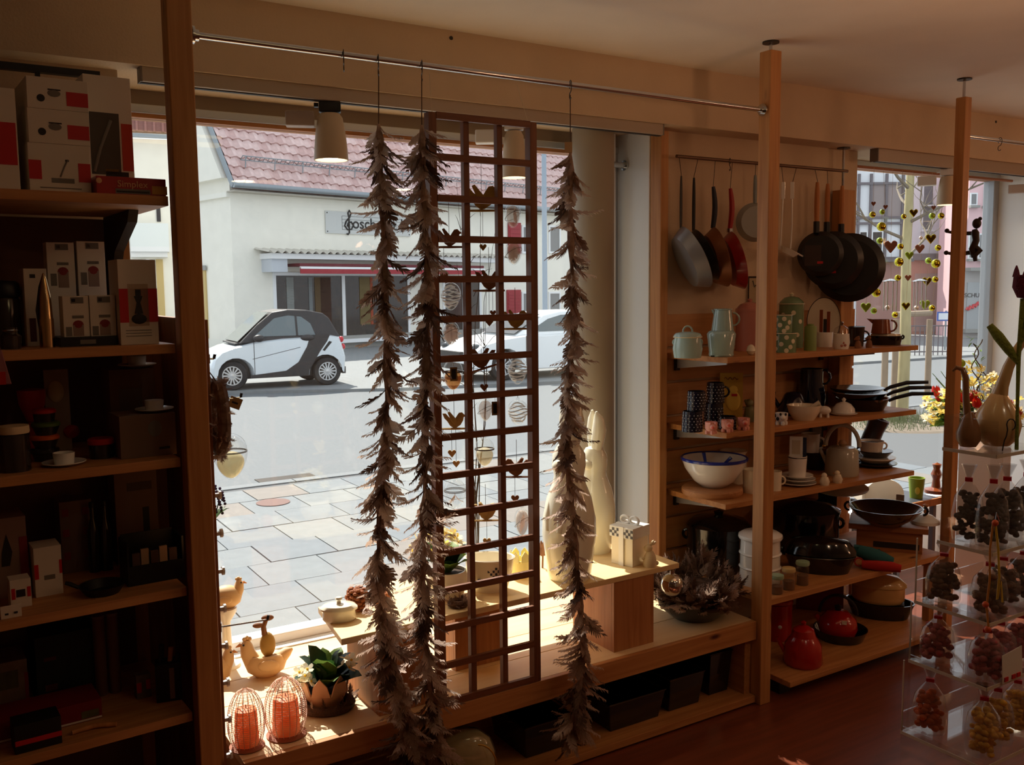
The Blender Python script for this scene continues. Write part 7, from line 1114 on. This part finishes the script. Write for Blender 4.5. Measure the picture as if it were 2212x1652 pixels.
# low black table with green lantern and paper shade
TZ = .515; p0 = onS(1960, 2.86, TZ); t = thing('side_table', 'low dark table by the right window', 'table', (p0.x, 2.93, 0)); MB().box(-.20, .19, -.12, .12, TZ-.02, TZ).build('table_top', mat('dark_slate', (70, 74, 84), .3), t, bevel=.002); MB().box(-.21, .20, -.13, -.12, TZ-.035, TZ).build('edge', BOX, t)
for x in (-.18, .17):
    for y in (-.1, .1): MB().box(x-.012, x+.012, y-.012, y+.012, 0, TZ-.02).build('leg', TB, t)
t, s = put('tea_light', 'green glass tea light holder on the low table', 'lantern', 1979, 0, TZ, Y=2.87); lat(t, 'glass', vessel(13, 17, 44, 2), mat('green_frost', (136, 156, 40), .4), s); MB().ball((2*s, -15*s, 18*s), 5*s, 1, .3, 1.6).build('print', mat('yellow_print', (206, 190, 70), .5), t, True)
t, s = put('paper_lamp', 'white half-round paper lamp on the low table', 'lamp', 1898, 0, TZ, Y=2.93); WP = leafy('white_paper', (250, 244, 232), .3, .8); MB(Matrix.Rotation(.4, 4, 'Z')).prism([(-42*s, 0)]+[(42*s*math.cos(a), 20*s+34*s*math.sin(a)) for a in [PI-i*PI/12 for i in range(13)]]+[(42*s, 0)], -30*s, 30*s).build('shade', WP, t, bevel=.003); MB().box(34*s, 50*s, -34*s, -32*s, 0, 24*s).build('label_card', GREYC, t)
t, s = put('wooden_cake_stand', 'brown turned wooden stand half behind the figure post', 'stand', 2022, 0, TZ, Y=2.885); lat(t, 'stand', [(0, 0), (24, 0), (24, 7), (10, 12), (8, 30), (12, 40), (7, 52), (10, 62), (0, 66)], BRWN, s)
# ================================================================== acrylic display stand with bags of sweets
def lat2(d_, lat_): return Vector((math.sin(YAW)*d_+math.cos(YAW)*lat_, math.cos(YAW)*d_-math.sin(YAW)*lat_, 0))
D0 = 2.03; N0 = lat2(D0, (2165-1106)/2000*D0); e1 = lat2(.157, -.097).normalized(); e2 = Vector((e1.y, -e1.x, 0)); sz_ = math.atan2(e2.y, e2.x)
zt_ = [1.6-(py-613)*D0/2000 for py in (985, 1205, 1365, 1515)]; zt_.append(zt_[-1]-.19)
stn = thing('acrylic_stand', 'clear acrylic stepped stand full of bagged sweets', 'display stand', N0, sz_); LY = [.13, .135, .19, .20, .215]; LX = [.20, .24, .28, .30, .32]
for z, a, b in zip(zt_, LX, LY): MB().box(0, a, 0, b, z-.008, z).build('shelf_plate', ACR, stn, bevel=.001)
EDG = mat('acrylic_edge_glint', (214, 196, 172), .2)  # pale strips paint the bright glint along the acrylic edges
for z, a, b in zip(zt_, LX, LY): MB().box(-.0015, 0, 0, b, z-.008, z).build('plate_edge_glint', EDG, stn); MB().box(0, a, -.0015, 0, z-.008, z).build('plate_edge_glint', EDG, stn)
for i in range(1, 4): MB().box(0, .003, LY[i+1]-.003, LY[i+1], zt_[i+1], zt_[i]-.008).build('panel_edge_glint', EDG, stn)
MB().box(.0, .32, -.02, .225, 0, .05).build('base', mat('base_board', (120, 90, 66), .6), stn)
for i in range(4):
    z1, z0_ = zt_[i]-.008, zt_[i+1]; a, b = LX[i+1], LY[i+1]; MB().box(.0, .004, LY[i]-.004, LY[i], z0_, z1).build('upright_panel', ACR, stn); MB().box(LX[i]-.004, LX[i], LY[i]-.03, LY[i], z0_, z1).build('upright_panel', ACR, stn); MB().box(LX[i]-.004, LX[i], 0, .01, z0_, z1).build('upright_panel', ACR, stn); MB().box(0, a, b-.004, b, z0_, z0_+.05).build('front_lip', ACR, stn); MB().box(0, .004, 0, b, z0_, z0_+.012).build('front_lip', ACR, stn)
MB().box(0, .004, 0, .215, .05, zt_[4]-.008).build('upright_panel', ACR, stn); MB().box(.31, .314, 0, .215, .05, zt_[4]-.008).build('upright_panel', ACR, stn)
MB().box(0, .003, 0, .13, zt_[0], zt_[0]+.075).build('tray_side', ACR, stn); MB().box(0, .2, .127, .13, zt_[0], zt_[0]+.075).build('tray_side', ACR, stn); MB().box(.197, .2, 0, .13, zt_[0], zt_[0]+.075).build('tray_side', ACR, stn)
STM = Matrix.Translation(N0) @ Matrix.Rotation(sz_, 4, 'Z')
def bag(lx, ly, z, w, h, m, label, group, lean=0., tie=REDC, seed=0):
    q = STM @ Vector((lx, ly, z)); t = thing('sweet_bag', label, 'bag', q, az(q), group); r = random.Random(seed)
    prf = [(0, 0), (w*.46, 0), (w*.5, h*.06), (w*.52, h*.35), (w*.44, h*.58), (w*.22, h*.72), (w*.07, h*.80), (w*.16, h*.9), (w*.26, h), (w*.24, h), (w*.05, h*.82)]
    MB(Matrix.Shear('XY', 4, (lean, 0))).lathe(prf, 14, 1, .55).build('cellophane', CELLO, t, True); cb_ = MB()
    for i in range(90): a = r.uniform(0, 6.28); zz = (.06+.58*r.random())*h; R = w*.43*r.uniform(.3, 1)*(1 if zz < h*.4 else .72); cb_.ball((R*math.cos(a)+lean*zz, R*.5*math.sin(a), zz), w*r.uniform(.09, .13), 1, .8, .8, 7, 5)
    cb_.build('sweets', m, t, True); MB().box(-w*.12+lean*h*.8, w*.12+lean*h*.8, -w*.08, w*.08, h*.78, h*.83).build('tie', tie, t); return t
SWD = mat('dark_sweets', (66, 44, 34), .7, noise=.3, ns=60); SWB = mat('brown_sweets', (112, 70, 44), .7, noise=.3, ns=60); SWP = mat('pink_sweets', (176, 74, 76), .6, noise=.3, ns=60); SWY = mat('yellow_sweets', (236, 170, 50), .5, noise=.3, ns=50); SWO = mat('orange_sweets', (208, 90, 30), .5, noise=.3, ns=50)
for k, (z, m, nm, n_, hh_) in enumerate(((zt_[1], SWD, 'dark brown sweets on the upper tier', 2, .19), (zt_[2], SWB, 'mixed brown sweets on the second tier', 2, .150), (zt_[3], SWP, 'pink sweets on the third tier', 2, .142), (zt_[4], SWY, 'yellow sweets on the lowest tier', 2, .175))):
    ly = LY[k+1]
    for i in range(n_): bag(.05, .033+(ly-.075)*(i/(n_-1)), z, .078 if k else .068, hh_*(1-.04*i), m if not (k == 3 and i == 1) else SWO, 'clear bag of '+nm, 'bags of '+nm, .0, REDC, 10*k+i)
    for i in range(2): bag(.138+.085*i, .052, z, .074, hh_*.95, m, 'clear bag of '+nm, 'bags of '+nm, 0, REDC, 50+10*k+i)
q = STM @ Vector((.05, -.012, zt_[3])); t = thing('price_card', 'cream price card leaning on the acrylic stand', 'card', STM @ Vector((.09, -.004, zt_[3])), sz_); MB(Matrix.Rotation(-.1, 4, 'Y')).box(-.035, .045, -.0015, .0, .0, .07).build('card', CARD, t); [MB().box(x, x+.014, -.004, -.0015, .002, .012).build('print', REDC, t) for x in (-.03, .0, .02)]
# gourd vases, felt tulip, ribbons on the stand
def gourd(lx, ly, prof, m, label, neck, k):
    q = STM @ Vector((lx, ly, zt_[0]+.0005)); t = thing('gourd_vase', label, 'vase', q, az(q)); s = mpp(q); lat(t, 'body', prof, m, s, 32); tub(t, 'neck', neck, k, m, s, 14); return t, s
GM = mat('gourd_cream', (214, 176, 122), .25, coat=.4); t, s = gourd(.118, .070, [(0, 0), (26, 2), (42, 20), (47, 46), (42, 70), (28, 92), (16, 112), (0, 118)], GM, 'cream gourd vase with a long tilted neck', [(0, 0, 100), (6, 0, 130), (16, 0, 170), (32, 0, 210), (46, 0, 235)], [18, 13, 11, 9, 8])
t2, s2 = gourd(.043, .094, [(0, 0), (16, 2), (24, 16), (25, 32), (17, 56), (8, 76), (0, 78)], mat('gourd_brown', (150, 104, 68), .3, coat=.3), 'brown gourd with a hooked swan-like neck', [(-4, 0, 70), (-8, 0, 110), (-10, 0, 150), (-16, 0, 168), (-28, 0, 172), (-36, 0, 164)], [8, 7, 6.5, 6, 5, 2.5])
q = STM @ Vector((.060, .022, zt_[0]+.0005)); t = thing('wire_spiral', 'twisted wire ornament stuck before the cream gourd', 'ornament', q, az(q)); tub(t, 'wire', [(0, 0, 0), (3, 0, 22), (6, -1, 30), (8, 0, 44)]+[(14+8*math.cos(a), 0, 56+12*math.sin(a)) for a in [PI+.6-i*PI/5 for i in range(9)]], 1.3, DSTEEL, s)
q = STM @ Vector((.100, .012, zt_[0]+.0005)); t = thing('felt_tulip', 'purple felt tulip with green felt leaves', 'felt flower', q, az(q)); s = mpp(q); FG = mat('felt_green', (122, 130, 48), .95, bump=.6, bs=150); FP = mat('felt_purple', (96, 20, 44), .95, bump=.6, bs=150)
hz = (985-660); tub(t, 'stem', [(0, 0, 0), (-2, 0, 90), (-4, 0, 200), (0, 0, hz)], [4, 3.5, 4.5, 6], FG, s); lat(t, 'flower_cup', [(0, hz), (12, hz+2), (22, hz+24), (20, hz+50), (17, hz+50), (18, hz+26), (0, hz+8)], FP, s, 18)
for k in range(5): a = k*2*PI/5; MB(Matrix.Rotation(a, 4, 'Z') @ Matrix.Translation((18.5*s, 0, (hz+46)*s)) @ Matrix.Rotation(-PI/2, 4, 'Z')).prism([(-11*s, 0), (11*s, 0), (6*s, 14*s), (0, 24*s), (-6*s, 14*s)], -1.5*s, 1.5*s).build('petal', FP, t)
tub(t, 'leaf', [(-4, 0, 186), (-22, 0, 214), (-44, 0, 244), (-62, 0, 268)], [4, 10, 11, 7], FG, s, 12); tub(t, 'leaf', [(-2, 0, 230), (10, 0, 262), (16, 0, 300), (20, 0, 324)], [4, 9, 10, 4], FG, s, 12)
q = STM @ Vector((-.012, -.006, zt_[1]+.075)); t = thing('ribbon_cord', 'yellow ribbons with orange beads hanging on the acrylic stand', 'ribbon', q, az(q)); s = mpp(q); RB = mat('yellow_ribbon', (222, 180, 50), .6)
tub(t, 'ribbon', [(0, 0, 0), (-4, 0, -60), (-2, 0, -130), (-6, 0, -190), (0, 0, -240)], 2.2, mat('ochre_ribbon', (206, 130, 40), .6), s); tub(t, 'ribbon', [(4, 0, 0), (12, 0, -60), (16, 0, -120), (14, 0, -170), (20, 0, -130), (24, 0, -175)], 2.4, RB, s)
for x, z in ((4, -2), (-8, -185), (-2, -240)): MB().ball((x*s, 0, z*s), 7*s).build('bead', mat('orange_bead', (214, 84, 30), .4), t, True)
tub(t, 'hook', [(4, 0, 0), (6, 5, 20), (12, 12, 0)], 1, STEEL, s)
